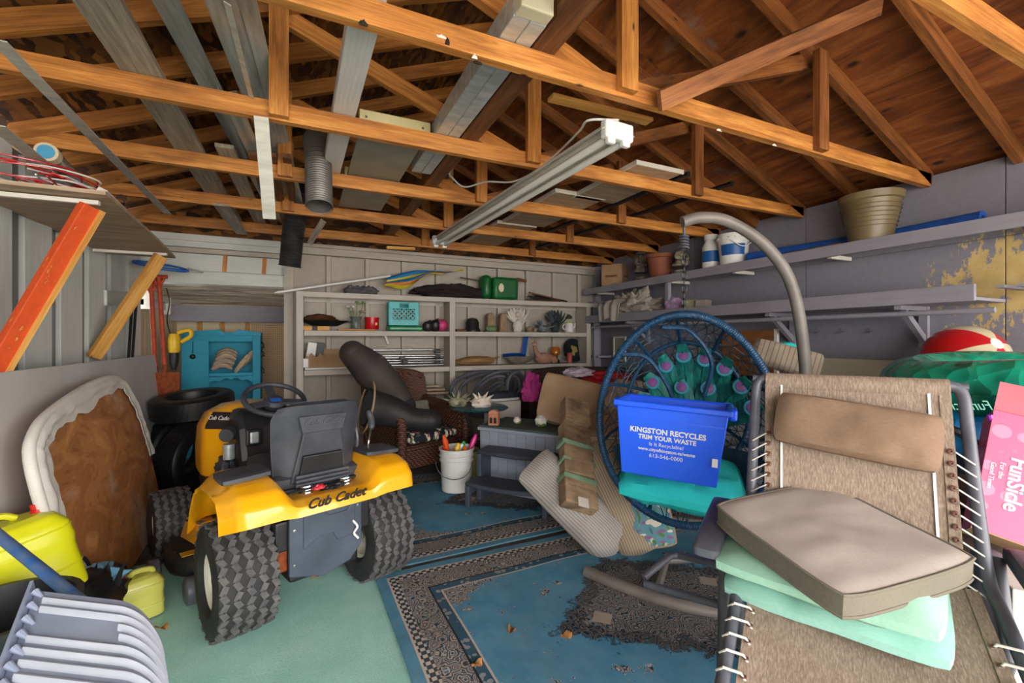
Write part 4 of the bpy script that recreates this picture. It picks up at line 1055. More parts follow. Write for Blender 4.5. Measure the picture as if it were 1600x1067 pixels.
# small ornaments on the box
cl = thing('clay_lantern', 'small terracotta tower lantern with arched openings on the box', 'lantern', at(772, 664, Z=.603), R(-40), local=True)
M['terracotta'] = flat('terracotta', 'b8765a', 'cf9070', 14, .8)
MB().b(-.045, .045, -.03, .03, 0, .1).obj('body', 'terracotta', cl, False, .006)
MB().prism([(.045 * math.cos(R(a)), .1 + .035 * math.sin(R(a))) for a in range(0, 181, 15)], -.03, .03, basis3((0, 0, 0), (1, 0, 0), (0, 0, 1))).obj('arched_top', 'terracotta', cl, True, .004)
for x in (-.019, .019):
    MB().prism([(x - .012, .02), (x + .012, .02), (x + .012, .06)] + [(x + .012 * math.cos(R(a)), .06 + .012 * math.sin(R(a))) for a in range(30, 151, 30)] + [(x - .012, .06)], .0302, .034, basis3((0, 0, 0), (1, 0, 0), (0, 0, 1))).obj('opening', 'black', cl, False)
for px_, py_, r_, c_, l_ in ((808, 662, .033, 'd9d6cc', 'small white and green bauble on the box lid'), (845, 666, .05, 'e2ded2', 'large white shell with green moss on the box lid'), (868, 661, .028, 'a7b04c', 'small lime green pot at the right end of the box lid')):
    p_ = at(px_, py_, Z=.603)
    o = thing('ornament', l_, 'ornament', p_, local=True)
    MB().heap((0, 0, r_ * .95), r_, .25, 2.2, px_, 16, 12, .9).obj('body', flat('orn%d' % px_, c_, None, rough=.6), o)
    MB().heap((.005, -.004, r_ * .45), (r_ * .9, r_ * .9, r_ * .5), .3, 3, px_ + 1, 14, 10, .9).obj('moss', flat('moss%d' % px_, '6f8a3a', '55702c', 20, .9), o)

# side table with shell, hose coil, shoes
TBL = Vector((1.59, 4.12, 0))
tb = thing('side_table', 'round blue-green topped side table with black metal legs', 'table', TBL, local=True)
MB().lathe([(0, .675), (.27, .675), (.285, .685), (.27, .695), (0, .695)], 32).obj('table_top', flat('blue_green_top', '1c4f5c', '2b6674', 4, .3), tb)
for a in (30, 120, 210, 300):
    ca, sa = math.cos(R(a)), math.sin(R(a))
    MB().tube(smooth_path([(.22 * ca, .22 * sa, .68), (.12 * ca, .12 * sa, .45), (.12 * ca, .12 * sa, .3), (.22 * ca, .22 * sa, 0)], 5), .011, 8).obj('leg', 'black', tb)
MB().tube([(.12 * math.cos(R(a)), .12 * math.sin(R(a)), .38) for a in range(0, 360, 20)], .008, 6, closed=True).obj('ring', 'black', tb)
def spiky(name, label, cat, loc, r, c1, c2, n, spike, seed=1, rough=.6):
    o = thing(name, label, cat, loc, local=True); rr = random.Random(seed)
    MB().heap((0, 0, r * .7), (r * 1.3, r * .8, r * .75), .25, 3, seed, 20, 14, .9).obj('body', flat(name + str(seed), c1, c2, 12, rough), o)
    for k in range(n):
        a = rr.uniform(0, 6.28); e = rr.uniform(.1, 1.3); d = Vector((math.cos(a) * math.cos(e) * 1.3, math.sin(a) * math.cos(e) * .8, math.sin(e)))
        b0 = Vector((0, 0, r * .6)) + d * r * .6
        MB().tube([b0, b0 + d * spike * .6, b0 + d * spike], [r * .22, r * .12, r * .02], 6).obj('spike', flat(name + 'sp%d_%d' % (seed, k), c1, c2, 12, rough) if k == 0 else bpy.data.materials[name + 'sp%d_0' % seed], o)
    return o
spiky('conch_shell', 'white spiky conch shell on the blue-green side table', 'shell', TBL + Vector((-.02, -.1, .696)), .075, 'd9c9bb', 'efe4d8', 14, .08, 3)
spiky('plant_ornament', 'dark green leafy ornament with cream face on the side table', 'ornament', TBL + Vector((-.2, .08, .69)), .07, '3c4a3a', 'b5ad8e', 9, .1, 5)
hs = thing('pool_hose', 'thick grey ribbed pool hose coiled under the back shelves', 'hose', (1.95, 4.85, .7))
M['hose'] = flat('hose_grey', '4b4d55', '63656d', 6, .5)
rr = random.Random(4)
for k in range(6):
    cx, cz = 2.02 + rr.uniform(-.08, .08), .72 + rr.uniform(-.02, .06); rx, rz_ = .42 - .05 * k + rr.uniform(-.03, .03), .26 - .025 * k
    P = [Vector((cx + rx * math.cos(R(a)) + .1 * math.sin(R(a * 2 + k * 50)) * .3, 4.95 - .05 * k + .04 * math.sin(R(a + 60 * k)), cz + rz_ * math.sin(R(a + 10 * k)) )) for a in range(0, 360, 5)]
    Q = []
    for a, b in zip(P, P[1:] + P[:1]):
        for j in range(3): Q.append(a.lerp(b, j / 3))
    MB().tube(Q, [.026 if j % 2 else .022 for j in range(len(Q))], 8, closed=True).obj('coil', 'hose', hs)
Q = smooth_path([(2.4, 4.75, .8), (2.25, 4.6, .98), (2.1, 4.55, .9), (2.06, 4.5, .6), (2.08, 4.5, .35), (2.1, 4.5, .02)], 20)
MB().tube(Q, [.026 if j % 2 else .022 for j in range(len(Q))], 8).obj('hose_end', 'hose', hs)
bx_ = tag(MB().b(-.16, .16, -.12, .12, 0, .7).obj('white_box', 'white_paint', smooth=False, bevel=.005, m=Matrix.LocRotScale(Vector((1.97, 4.42, 0)), Euler((0, 0, .2)), None)), 'narrow white box under the shoes behind the side table', 'box')
def shoe(label, loc, rz):
    o = thing('shoe', label, 'shoe', loc, rz, local=True, group='shoes behind the side table')
    pl = [(.14 * math.cos(R(a)), .045 * math.sin(R(a)) * (1.15 if math.cos(R(a)) > 0 else .9)) for a in range(0, 360, 20)]
    MB().prism(pl, 0, .025).obj('sole', 'white', o, True, .006)
    MB().heap((.0, 0, .05), (.13, .042, .05), .1, 2, 3, 18, 12, .5).obj('upper', flat('shoe_navy', '1d2430', '2e3644', 10, .7), o)
    MB().tube(arc((-.06, 0, .085), .04, 0, 360, 14, 'xy', .7)[:-1], .008, 6, closed=True).obj('collar', 'black', o)
    return o
shoe('dark navy shoe with white sole, left of the pair', (1.92, 4.4, .7), R(170)); shoe('dark navy shoe with white sole, right of the pair', (2.03, 4.43, .7), R(165))

# dark wicker sofa in the corner with loose cushions and clothes
sofa = armchair('dark brown wicker sofa standing across the right back corner', (2.98, 4.3, 0), R(-38), 1.5, 'wicker_dark', 'sofa', 'wicker_sofa', .98)
def cushion(label, corners_mid, x, y, size, mat, th, name='cushion', wr=.02, edge=.5, pipe=None, seed=0, group=None, sq=.3, cat='cushion', n=16, pr=.006, side=None):
    mm = basis3(corners_mid, x, y)
    mb = MB(); mb.pillow(size[0], size[1], th, n, sq, edge, wr, seed)
    if side:
        mb.mi = [0] * (2 * n * n) + [1] * (len(mb.f) - 2 * n * n); mat = [mat, side]
    if pipe:
        o = thing(name, label, cat, corners_mid, group=group); LOCAL.add(o.name); o.matrix_basis = mm
        mb.obj('cover', mat, o)
        for rim in mb.rim: MB().tube(rim, pr, 6, closed=True).obj('piping', pipe, o)
    else:
        o = tag(mb.obj(name, mat, m=mm), label, cat, group)
    return o
g = 'loose cushions on the wicker sofa'
cushion('large tan square cushion leaning over the sofa front', at(905, 632, d=4.0), at(960, 640, d=3.95) - at(840, 610, d=4.0), at(850, 582, d=4.15) - at(826, 645, d=3.95), (.72, .46), 'tan_fabric', .13, wr=.02, seed=2, group=g)
cushion('tan boxed cushion lying behind the cardboard strip', at(972, 672, d=3.35), at(1000, 672, d=3.3) - at(930, 672, d=3.4), Vector((.4, .9, .15)), (.52, .5), 'tan_fabric', .13, wr=.01, pipe='olive_band', group=g, edge=.8)
cushion('tan cushion slumped low at the right end of the sofa', at(1000, 628, d=3.6), at(1030, 640, d=3.5) - at(960, 620, d=3.7), Vector((.3, .8, .5)), (.55, .4), 'tan_fabric', .12, wr=.03, seed=7, group=g)
def cloth(label, c, r, c1, c2, seed=0, amp=.45, freq=2.5, cat='cloth', name='crumpled_cloth', flat_=.6):
    return tag(MB().heap(c, r, amp, freq, seed, 36, 24, flat_).obj(name, fabric('cloth%s' % c1 + str(seed), c1, c2)), label, cat)
cloth('bright pink cloth behind the large tan cushion', at(832, 612, d=4.3), (.09, .06, .15), '8a2462', 'a33a78', 1)
cloth('red cloth lying on the dark wicker sofa', at(950, 592, d=4.4), (.28, .16, .06), '8e1d24', 'a82a30', 2)
cloth('pale lilac cloth on top of the large tan cushion', at(905, 583, d=4.3), (.14, .1, .05), 'a596a5', 'c2b4be', 3)
cloth('mauve and dark crumpled clothes heap under the tan boxed cushion', at(985, 730, d=3.75), (.3, .26, .2), '3f3a46', '7a7486', 9)
# striped cushions, cardboard strip, floral cushion on the floor
M['stripe_b'] = stripes('blue_striped_ticking', 'b5aca2', '6f7284', 62, 1)
M['stripe_t'] = stripes('tan_striped_ticking', 'b09d86', '6b5f58', 62, 1)
g = 'striped cushions leaning by the steps'
cushion('grey and white striped bolster cushion slumped on the rug by the steps', at(896, 787, d=2.92), at(960, 850, d=2.82) - at(838, 730, d=3.05), Vector((.6, .15, .6)), (.76, .31), 'stripe_b', .22, wr=.025, edge=.12, group=g, seed=4, sq=.55)
cushion('tan striped cushion behind the cardboard strip on the rug', at(962, 775, d=2.95), at(990, 840, d=2.85) - at(925, 700, d=3.15), Vector((.7, -.1, .5)), (.74, .27), 'stripe_t', .18, wr=.025, edge=.15, group=g, seed=5, sq=.55)
M['floral_b'] = floral('pastel_floral_print', '5f8d9a', ['c7bfa8', '8c5f8e', '3f6f78', 'd9cfc0', '557a46'], 10)
cushion('pastel floral throw cushion standing on its corner under the egg chair', at(1008, 800, d=2.85), Vector((.75, -.55, .2)), Vector((.1, .25, 1)), (.3, .42), 'floral_b', .13, wr=.01, edge=.12, pipe='tan_fabric', seed=6, sq=.55)
t = NT('taped_cardboard'); v = t.coord()
band = t.noise(t.n('ShaderNodeMapping', Vector=v, Scale=(9, 2.2, 3)).outputs[0], 1.5, 5, .6)
M['cardtape'] = t.done(t.mix(.6, t.ramp(band, [(.38, '3b2b20'), (.5, '8a6e55'), (.62, 'a98d70'), (.66, '6f5a46')]), t.ramp(t.noise(v, 9, 5), [(.35, '6a5340'), (.7, 'b09678')])), .6)
M['card'] = flat('cardboard', '9a7a58', 'b08f6b', 6, .85)
cb = thing('cardboard_strip', 'long worn cardboard box bound with brown tape leaning on cushions', 'cardboard box', at(905, 795, d=2.72))
A, B = at(905, 795, d=2.72), at(894, 632, d=3.35)
fmx = frame(A, B, (0, -1, .6)); L = (B - A).length
for k in range(4):
    MB().b(L * k / 4 + .003, L * (k + 1) / 4 - .003, -.115 + .01 * (k % 2), .115 - .008 * k, -.045, .045).obj('box_section', 'cardtape', cb, False, .006, m=fmx @ Matrix.Rotation(R((2, -3, 3, -2)[k]), 4, 'X') @ Matrix.Rotation(R((0, -1.5, 1, -2)[k]), 4, 'Y'))
for q, w_ in ((.2, .03), (.36, .02), (.52, .025)):
    MB().b(L * q, L * q + w_, -.118, .118, -.05, .05).obj('tape_band', flat('green_tape%d' % (q * 100), '6f8f72', '86a58a', 9, .4), cb, False, m=fmx)
MB().b(.02, .08, -.12, .09, -.052, -.046).obj('flap', 'card', cb, False, m=fmx)
MB().b(-.01, .05, -.04, .03, .045, .05).obj('clear_tape', flat('clear_tape', 'c4b8ae', 'dcd2ca', 9, .2), cb, False, m=fmx)
def cw(lat, dep, z=0): return Vector((dep * SY + lat * CY, dep * CY - lat * SY, z))

# ------------------------------------------------------------------ hanging egg chair on its stand
M['egg_blue'] = flat('egg_chair_blue', '0c2f4c', '16466b', 30, .4, bump=.4, bscale=70)
M['egg_net'] = flat('egg_net_blue', '1f3a4c', '2e5064', 30, .5)
M['stand_grey'] = flat('stand_grey', '6b6560', '7d7772', 9, .45)
EC = at(1068, 648, d=2.55)
G = R(22)                                              # opening turned towards the camera's left
ax = Vector((CY * math.cos(G) - SY * math.sin(G), -SY * math.cos(G) - CY * math.sin(G), 0)); ay = Vector((-ax.y, ax.x, 0))
EM = basis3(EC, ax, ay)
eg = thing('egg_chair', 'blue woven hanging egg chair with peacock feather back', 'hanging chair', EC); LOCAL.add(eg.name); eg.matrix_basis = EM
def rim_pt(a):
    c, s = math.cos(a), math.sin(a)
    return Vector((.475 * c * (1 - .10 * s) , -.05 * s * s + (-.10 if s < 0 else 0) * s * s, .57 * s))
def shell(u, w, k=1.0):
    """u, w in the unit disk of the opening -> point on the woven shell behind it"""
    r2 = min(u * u + w * w, 1); a = math.atan2(w, u); r = math.sqrt(r2)
    p = rim_pt(a) * r; return Vector((p.x * (1 + .12 * math.sqrt(1 - r2)), p.y * r + .56 * k * (1 - r2) ** .42, p.z))
N = 72
MB().tube([rim_pt(2 * math.pi * k / N) for k in range(N)], .021, 10, closed=True).obj('rim', 'egg_blue', eg)
# wrapping on the rim
wrp = MB()
for k in range(260):
    a = 2 * math.pi * k / 260; c = rim_pt(a); tg = (rim_pt(a + .01) - c).normalized(); n1 = tg.orthogonal().normalized(); n2 = tg.cross(n1)
    wrp.tube([c + (n1 * math.cos(q) + n2 * math.sin(q)) * .0215 for q in (0, 1.05, 2.1, 3.14, 4.19, 5.24)], .0032, 4, closed=True)
o = wrp.obj('rim_wrapping', 'egg_blue', eg); o['kind'] = 'stuff'
# second hoop behind and ribs
MB().tube([shell(.72 * math.cos(2 * math.pi * k / N), .72 * math.sin(2 * math.pi * k / N)) for k in range(N)], .014, 8, closed=True).obj('rear_hoop', 'egg_blue', eg)
for a in (60, 95, 130, 165, 200, 250, 290, 330, 15):
    P = [shell(r * math.cos(R(a)), r * math.sin(R(a))) for r in [1 - .06 * k for k in range(17)]]
    MB().tube(P, .011, 8).obj('rib', 'egg_blue', eg)
for k, (x0, z0) in enumerate(((-.36, .34), (-.12, .5))):
    MB().tube(smooth_path([(x0, -.01, z0), (x0 + .15, .08, z0 - .02), (x0 + .27, .14, z0 - .2), (x0 + .33 - .1 * k, .2, z0 - .42)], 6), .013, 8).obj('arm_hoop', 'egg_blue', eg)
# woven net: struts of an uneven mesh over the shell
net = MB(); rr = random.Random(11); rings = 13; ns = 44; G_ = []
for i in range(rings + 1):
    row = []
    for k in range(ns):
        r = max(.03, (i + (rr.uniform(-.38, .38) if 0 < i < rings else 0)) / rings); a = 2 * math.pi * (k + .5 * (i % 2) + rr.uniform(-.35, .35)) / ns
        row.append(shell(r * math.cos(a), r * math.sin(a)))
    G_.append(row)
for i in range(rings):
    for k in range(ns):
        a = G_[i][k]
        for b in (G_[i + 1][k], G_[i + 1][(k + (1 if i % 2 else -1)) % ns]) + ((G_[i][(k + 1) % ns],) if i else ()):
            net.tube([a, b], .0034, 3, caps=False)
o = net.obj('woven_net', 'egg_net', eg); o['kind'] = 'stuff'
# peacock feathers woven in the back
def feather_mat():
    t = NT('feather_green'); v = t.coord()
    f = t.noise(t.n('ShaderNodeMapping', Vector=v, Scale=(9, 9, 1)).outputs[0], 5, 4)
    t.bump(f, .5, .006)
    return t.done(t.ramp(f, [(.35, '0c4f52'), (.55, '12706a'), (.72, '1d8f7c')]), .5)
M['feather'] = feather_mat()
M['eye_purple'] = flat('eye_purple', '5d2a6b', '7b3b86', 12, .5)
M['eye_teal'] = flat('eye_teal', '0d6f86', '168aa0', 12, .5)
FE = [(-62, .78), (-44, .84), (-26, .92), (-9, .97), (9, .93), (26, .9), (44, .84), (62, .78), (-52, .5), (-18, .58), (18, .58), (52, .5)]
for k, (a, ln) in enumerate(FE):
    b0 = Vector((.12, -.30)); d = Vector((math.sin(R(a)), math.cos(R(a)))); nrm_ = Vector((d.y, -d.x)); ln *= 1.05
    def fn(u, v, off=.0):
        wd = .11 * (math.sin(min(u, .999) * math.pi * .62) ** 1.0) * (1 - max(0, u - .75) * 2.4) + .012
        q = b0 + d * ln * u + nrm_ * (v * 2 - 1) * wd
        l_ = q.length
        if l_ > .93: q = q * (.93 / l_)
        p = shell(q.x, q.y, .93); return p + Vector((0, -.012 - .012 * math.cos((v * 2 - 1) * 1.5) - .004 * k - off, 0))
    f = MB().sheet(fn, 14, 6, .004).obj('feather', 'feather', eg)
    MB().tube([Vector(fn(i / 12, .5)) + Vector((0, -.006, 0)) for i in range(12)], .006, 6).obj('quill', 'feather', f)
    c = Vector(fn(.86, .5)) + Vector((0, -.012, 0))
    MB().lathe([(.05, 0), (.046, .006), (0, .009)], 16, basis3(c, (1, 0, 0), (0, .25, 1))).obj('feather_eye', 'eye_teal', f)
    MB().lathe([(.034, 0), (.03, .012), (0, .015)], 16, basis3(c, (1, 0, 0), (0, .25, 1))).obj('eye_spot', 'eye_purple', f)
MB().sheet(lambda u, v: shell(.93 * (u * 2 - 1) * math.sqrt(max(0, 1 - (-.45 - .4 * v) ** 2)), -.45 - .42 * v, .97), 18, 8, .01).obj('seat_bowl', 'egg_net', eg)
# stand
HP = at(1069, 350, d=2.55)
sd = thing('chair_stand', 'grey tubular stand arching over the blue egg chair', 'stand', (2.78, 1.72, .03))
PF = Vector((2.74, 1.68, 0))
arch = smooth_path([PF + Vector((0, 0, .05)), at(1262, 700, d=2.66), at(1259, 580, d=2.66), at(1240, 455, d=2.63), at(1200, 388, d=2.6), at(1140, 347, d=2.57), at(1095, 340, d=2.55), at(1066, 347, d=2.55)], 8)
MB().tube(arch, .033, 14).obj('arch', 'stand_grey', sd)
MB().tube(smooth_path([(1.45, 2.1, .05), (1.55, 1.86, .05), (1.70, 1.62, .05), (1.95, 1.42, .05), (2.3, 1.38, .05), (2.6, 1.52, .05), (2.76, 1.7, .05), (2.7, 2.1, .05), (2.4, 2.45, .05), (2.1, 2.55, .05)], 7), .03, 12).obj('base_tube', 'stand_grey', sd)
MB().tube([(1.62, 1.74, .05), (1.95, 2.0, .05), (2.74, 1.72, .05)], .022, 10).obj('base_brace', 'stand_grey', sd)
ch = thing('hanging_chain', 'dark chain with coil spring holding up the egg chair', 'chain', HP)
spc = HP + Vector((0, 0, -.06))
MB().tube([spc + Vector((.022 * math.cos(k * .6), .022 * math.sin(k * .6), -.0015 * k)) for k in range(60)], .006, 6).obj('coil_spring', 'grey_metal', ch)
MB().tube([HP + Vector((0, 0, -.02)), spc + Vector((0, 0, -.02))], .008, 8).obj('hook', 'grey_metal', ch)
ztop = spc.z - .1; zbot = at(1069, 488, d=2.55).z; nl = 9
for k in range(nl):
    z = ztop + (zbot - ztop) * (k + .5) / nl; hgt = (ztop - zbot) / nl * .62
    P = [Vector((HP.x, HP.y, z)) + ((ax if k % 2 else ay) * .013 * math.cos(q) + Vector((0, 0, hgt * math.sin(q)))) for q in [2 * math.pi * j / 10 for j in range(10)]]
    MB().tube(P, .004, 6, closed=True).obj('link', 'black', ch)
# cushion and recycling bin in the egg
cu_ = MB(); cu_.pillow(.68, .5, .19, 18, .4, .2, .025, 8)
tag(cu_.obj('seat_cushion', 'teal_fabric', m=EM @ Matrix.Translation((-.02, .1, -.40)) @ Matrix.Rotation(R(14), 4, 'X') @ Matrix.Rotation(R(4), 4, 'Y')), 'bright teal seat cushion in the egg chair under the blue bin', 'cushion')
BM_ = basis3(at(1047, 738, d=2.36), cw(.9, -.43, -.05), cw(.43, .9, -.03))
bn = thing('recycling_bin', 'blue plastic recycling bin with white lettering in the egg chair', 'bin', BM_.translation); LOCAL.add(bn.name); bn.matrix_basis = BM_
M['bin_blue'] = flat('bin_blue', '1656f0', '1c60f4', 4, .32)
def bin_ring(s, z): return [(-.22 * s - .0, -.15 * s, z), (.22 * s, -.15 * s, z), (.22 * s, .15 * s, z), (-.22 * s, .15 * s, z)]
def taper_box(mb, a, b, cx=0):
    (x0, y0, z0), (x1, y1, z1) = a, b
    return mb.add([(-x0, -y0, z0), (x0, -y0, z0), (x0, y0, z0), (-x0, y0, z0), (-x1, -y1, z1), (x1, -y1, z1), (x1, y1, z1), (-x1, y1, z1)], [(0, 3, 2, 1), (4, 5, 6, 7), (0, 1, 5, 4), (1, 2, 6, 5), (2, 3, 7, 6), (3, 0, 4, 7)])
outer = [(.232, .15, 0), (.262, .175, .35)]
mb = MB(); x0, y0 = .225, .15; x1, y1 = .262, .178
vs = [(-x0, -y0, 0), (x0, -y0, 0), (x0, y0, 0), (-x0, y0, 0), (-x1, -y1, .37), (x1, -y1, .37), (x1, y1, .37), (-x1, y1, .37), (-x1 + .008, -y1 + .008, .37), (x1 - .008, -y1 + .008, .37), (x1 - .008, y1 - .008, .37), (-x1 + .008, y1 - .008, .37), (-x0 + .008, -y0 + .008, .01), (x0 - .008, -y0 + .008, .01), (x0 - .008, y0 - .008, .01), (-x0 + .008, y0 - .008, .01)]
fs = [(0, 3, 2, 1)] + [(i, (i + 1) % 4, 4 + (i + 1) % 4, 4 + i) for i in range(4)] + [(4 + i, 4 + (i + 1) % 4, 8 + (i + 1) % 4, 8 + i) for i in range(4)] + [(8 + i, 8 + (i + 1) % 4, 12 + (i + 1) % 4, 12 + i) for i in range(4)] + [(12, 13, 14, 15)]
mb.add(vs, fs).obj('body', 'bin_blue', bn, True, .012)
rmb = MB()
for s_ in (-1, 1):
    rmb.b(-x1 - .014, x1 + .014, s_ * (y1 + .004) - .01, s_ * (y1 + .004) + .01, .345, .375); rmb.b(s_ * (x1 + .006) - .012, s_ * (x1 + .006) + .012, -y1, y1, .345, .375)
rmb.obj('rim', 'bin_blue', bn, False, .006)
for s_ in (-1, 1): MB().b(s_ * (x1 + .02) - .018, s_ * (x1 + .02) + .018, -.08, .08, .315, .37).obj('handle', 'bin_blue', bn, False, .01)
MB().b(-x1 + .01, x1 - .01, -y1 - .003 + .008, -y1 + .02, .285, .292).obj('ledge', 'bin_blue', bn, False)
def bface(x, z): # on the sloping front
    return Vector((x, -y0 - (y1 - y0) * z / .37 - .003, z))
for body, z, sz, bo, xs_ in (('KINGSTON RECYCLES', .232, .036, .0012, 1.0), ('TRIM YOUR WASTE', .199, .031, .001, 1.0), ('Is It Recyclable?', .167, .026, 0, 1.0), ('www.cityofkingston.ca/waste', .139, .023, .0004, 1.0), ('613-546-0000', .109, .027, 0, 1.05)):
    text('lettering', body, sz, 'white', bn, basis3(bface(-.01, z), (1, 0, 0), (0, -(y1 - y0) / .37, 1)), .0006, bold=bo, xs=xs_)
MB().b(.2, .225, -.168, -.166, .1, .14).obj('sticker', 'white', bn, False)

# ------------------------------------------------------------------ reclining lounge chair in the foreground
J = cw(1.057, 1.38)
lc = thing('lounge_chair', 'brown sling reclining lounge chair with grey tubes in the foreground', 'lounge chair', J, math.atan2(-.855, .5184), local=True)
def back_c(v): return (.0 + .235 * v ** 1.05, .64 + .58 * v)
def slb(u, v):
    y_, z_ = back_c(v); x = (u * 2 - 1) * (.245 + .012 * v)
    return (x, y_ + .018 * (1 - abs(u * 2 - 1) ** 2) * (1 - v), z_)
MB().sheet(slb, 12, 16, .006).obj('back_sling', 'sling', lc)
def sls(u, v):
    x = (u * 2 - 1) * .27; y_ = .0 - .85 * v
    z_ = .655 - .30 * .85 * v - .025 * (1 - abs(u * 2 - 1) ** 2)
    return (x, y_, z_)
MB().sheet(sls, 14, 22, .006).obj('seat_sling', 'sling', lc)
for sx in (-1, 1):
    for nm, y0_, f_ in (('hem', .0, slb), ):
        MB().sheet(lambda u, v: Vector(f_(.5 + sx * (.39 + .014 * u), v * .97)) + Vector((0, -.006, 0)), 1, 14, .003).obj('white_piping', 'white', lc)
        MB().sheet(lambda u, v: Vector(f_(.5 + sx * (.445 + .055 * u), v)) + Vector((0, -.004, 0)), 2, 14, .004).obj('side_hem', 'sling', lc)
    MB().sheet(lambda u, v: Vector(sls(.5 + sx * (.45 + .05 * u), v)) + Vector((0, 0, .005)), 2, 16, .004).obj('seat_hem', 'sling', lc)
    P = [Vector((sx * .245, .235, 1.205)), Vector((sx * .275, .235, 1.195)), Vector((sx * .288, .225, 1.16)), Vector((sx * .29, .19, 1.06)), Vector((sx * .29, .09, .84)), Vector((sx * .293, .02, .69)), Vector((sx * .30, -.08, .635)), Vector((sx * .298, -.5, .505)), Vector((sx * .298, -.85, .4))]
    MB().tube(smooth_path(P, 6), .017, 12).obj('side_tube', 'grey_metal', lc)
    nl = 11
    for k in range(nl):
        v_ = .06 + .58 * k / (nl - 1)
        a_ = Vector(slb(.5 + sx * .475, v_)) + Vector((0, -.012, 0)); y_, z_ = back_c(v_); b_ = Vector((sx * .29, y_ + .0, z_ - .03))
        MB().tube([a_ + Vector((0, .01, 0)), a_ + Vector((sx * .01, -.01, .0)), b_ + Vector((0, -.016, 0)), b_ + Vector((sx * .008, 0, -.006))], .0024, 6).obj('lace', 'white_paint', lc)
        MB().lathe([(.009, 0), (.008, .003), (.004, .004), (0, .001)], 10, basis3(a_, (1, 0, 0), (0, .35, 1))).obj('grommet', flat('grommet_brown', '5d3a2c', None, rough=.4) if 'grommet_brown' not in bpy.data.materials else bpy.data.materials['grommet_brown'], lc)
    for k in range(13):
        v_ = .22 + .72 * k / 12
        a_ = Vector(sls(.5 + sx * .47, v_)) + Vector((0, 0, .01)); b_ = Vector((sx * .298, a_.y - .012, .655 + .3 * a_.y + .016))
        MB().tube([a_ + Vector((-sx * .006, 0, -.01)), a_ + Vector((sx * .006, 0, .008)), b_ + Vector((0, 0, .006)), b_ + Vector((sx * .016, .004, -.01)), b_ + Vector((0, .008, -.018))], .0036, 6).obj('lace', 'white_paint', lc)
        MB().lathe([(.008, 0), (.007, .003), (0, .001)], 8, Matrix.Translation(a_ + Vector((0, 0, .001)))).obj('grommet', bpy.data.materials['grommet_brown'], lc)
    # arm, arm pad, legs
    AP = smooth_path([(sx * .37, .12, .735), (sx * .375, -.05, .75), (sx * .375, -.22, .74), (sx * .37, -.36, .71)], 6)
    MB().pillow(.08, .4, .06, 12, .3, .4, m=Matrix.Translation((sx * .385, -.06, .715)) @ Matrix.Rotation(R(6), 4, 'X')).obj('arm_pad', 'grey_metal', lc)
    MB().tube([(sx * .375, -.1, .7), (sx * .345, -.15, .6), (sx * .33, -.3, .3), (sx * .33, -.42, .0)], .018, 10).obj('leg', 'grey_metal', lc)
    MB().tube([(sx * .335, .12, .72), (sx * .33, .0, .5), (sx * .325, .3, .0)], .017, 10).obj('leg', 'grey_metal', lc)
    MB().b(sx * .315 - .014, sx * .335 + .014, -.19, -.14, .56, .62).obj('pivot_joint', 'charcoal', lc, False, .01)
MB().tube([(-.3, .24, 1.2), (.3, .24, 1.2)], .0145, 10).obj('top_tube', 'grey_metal', lc)
MB().sheet(lambda u, v: ((u * 2 - 1) * .255, .235 + .022 * math.cos(v * 6.28), 1.2 + .03 * math.sin(v * 6.28) - .01), 8, 12, .004).obj('top_sleeve', 'sling', lc)
MB().tube([(-.335, -.42, .03), (.335, -.42, .03)], .013, 8).obj('foot_bar', 'grey_metal', lc)
MB().tube([(-.325, .3, .03), (.325, .3, .03)], .013, 8).obj('foot_bar', 'grey_metal', lc)
q = [at(1135, 885, d=1.56), at(1062, 868, d=1.75), at(1048, 868, d=1.76), at(1006, 902, d=1.72), at(1008, 912, d=1.7), at(1125, 945, d=1.5)]
inv = basis(lc).inverted()
MB().tube([inv @ p_ for p_ in q], .0135, 10).obj('leg_loop', 'grey_metal', lc)
# headrest pillow
hp = MB(); hp.pillow(.44, .18, .1, 16, .4, .25, .016, 3)
hpo = tag(hp.obj('headrest_pillow', fabric('faded_brown', '6f5a4b', '87705d', 7), m=basis(lc) @ basis3((.0, .115, 1.055), (1, 0, -.115), (-.05, .34, .95))), 'faded brown headrest pillow strapped across the lounge chair back', 'pillow')
# loose seat cushions stacked on the chair
Lc, Tc, Rc, Bc = at(1120, 792, d=1.45), at(1272, 738, d=1.6), at(1524, 868, d=1.15), at(1330, 930, d=1.02)
cushion('large taupe seat cushion with dark piping on top of the mint cushions', (Lc + Tc + Rc + Bc) / 4 - Vector((0, 0, .04)), (Rc - Tc + Bc - Lc), (Tc - Bc + Lc - Rc) * 1 + (Tc - Lc + Rc - Bc), ((Rc - Tc).length * .5 + (Bc - Lc).length * .5, (Tc - Lc).length * .5 + (Rc - Bc).length * .5), 'taupe', .085, wr=.006, pipe='olive_band', seed=5, edge=.68, n=20, pr=.0045, side='olive_band')
cc = (Lc + Tc + Rc + Bc) / 4
g = 'mint cushions on the lounge chair'
cushion('upper mint green cushion under the taupe cushion', cc + Vector((.0, -.0, -.115)) + cw(.01, .03), cw(.72, -.69), cw(.69, .72, .12), (.52, .44), 'mint_fabric', .085, wr=.014, seed=8, edge=.3, group=g)
cushion('lower mint green cushion resting on the lounge chair seat', cc + Vector((0, 0, -.18)) + cw(.03, .04), cw(.76, -.65), cw(.65, .76, .2), (.52, .42), fabric('mint_blue_fabric', '86b8ac', '9ac8ba'), .075, wr=.014, seed=9, edge=.3, group=g)

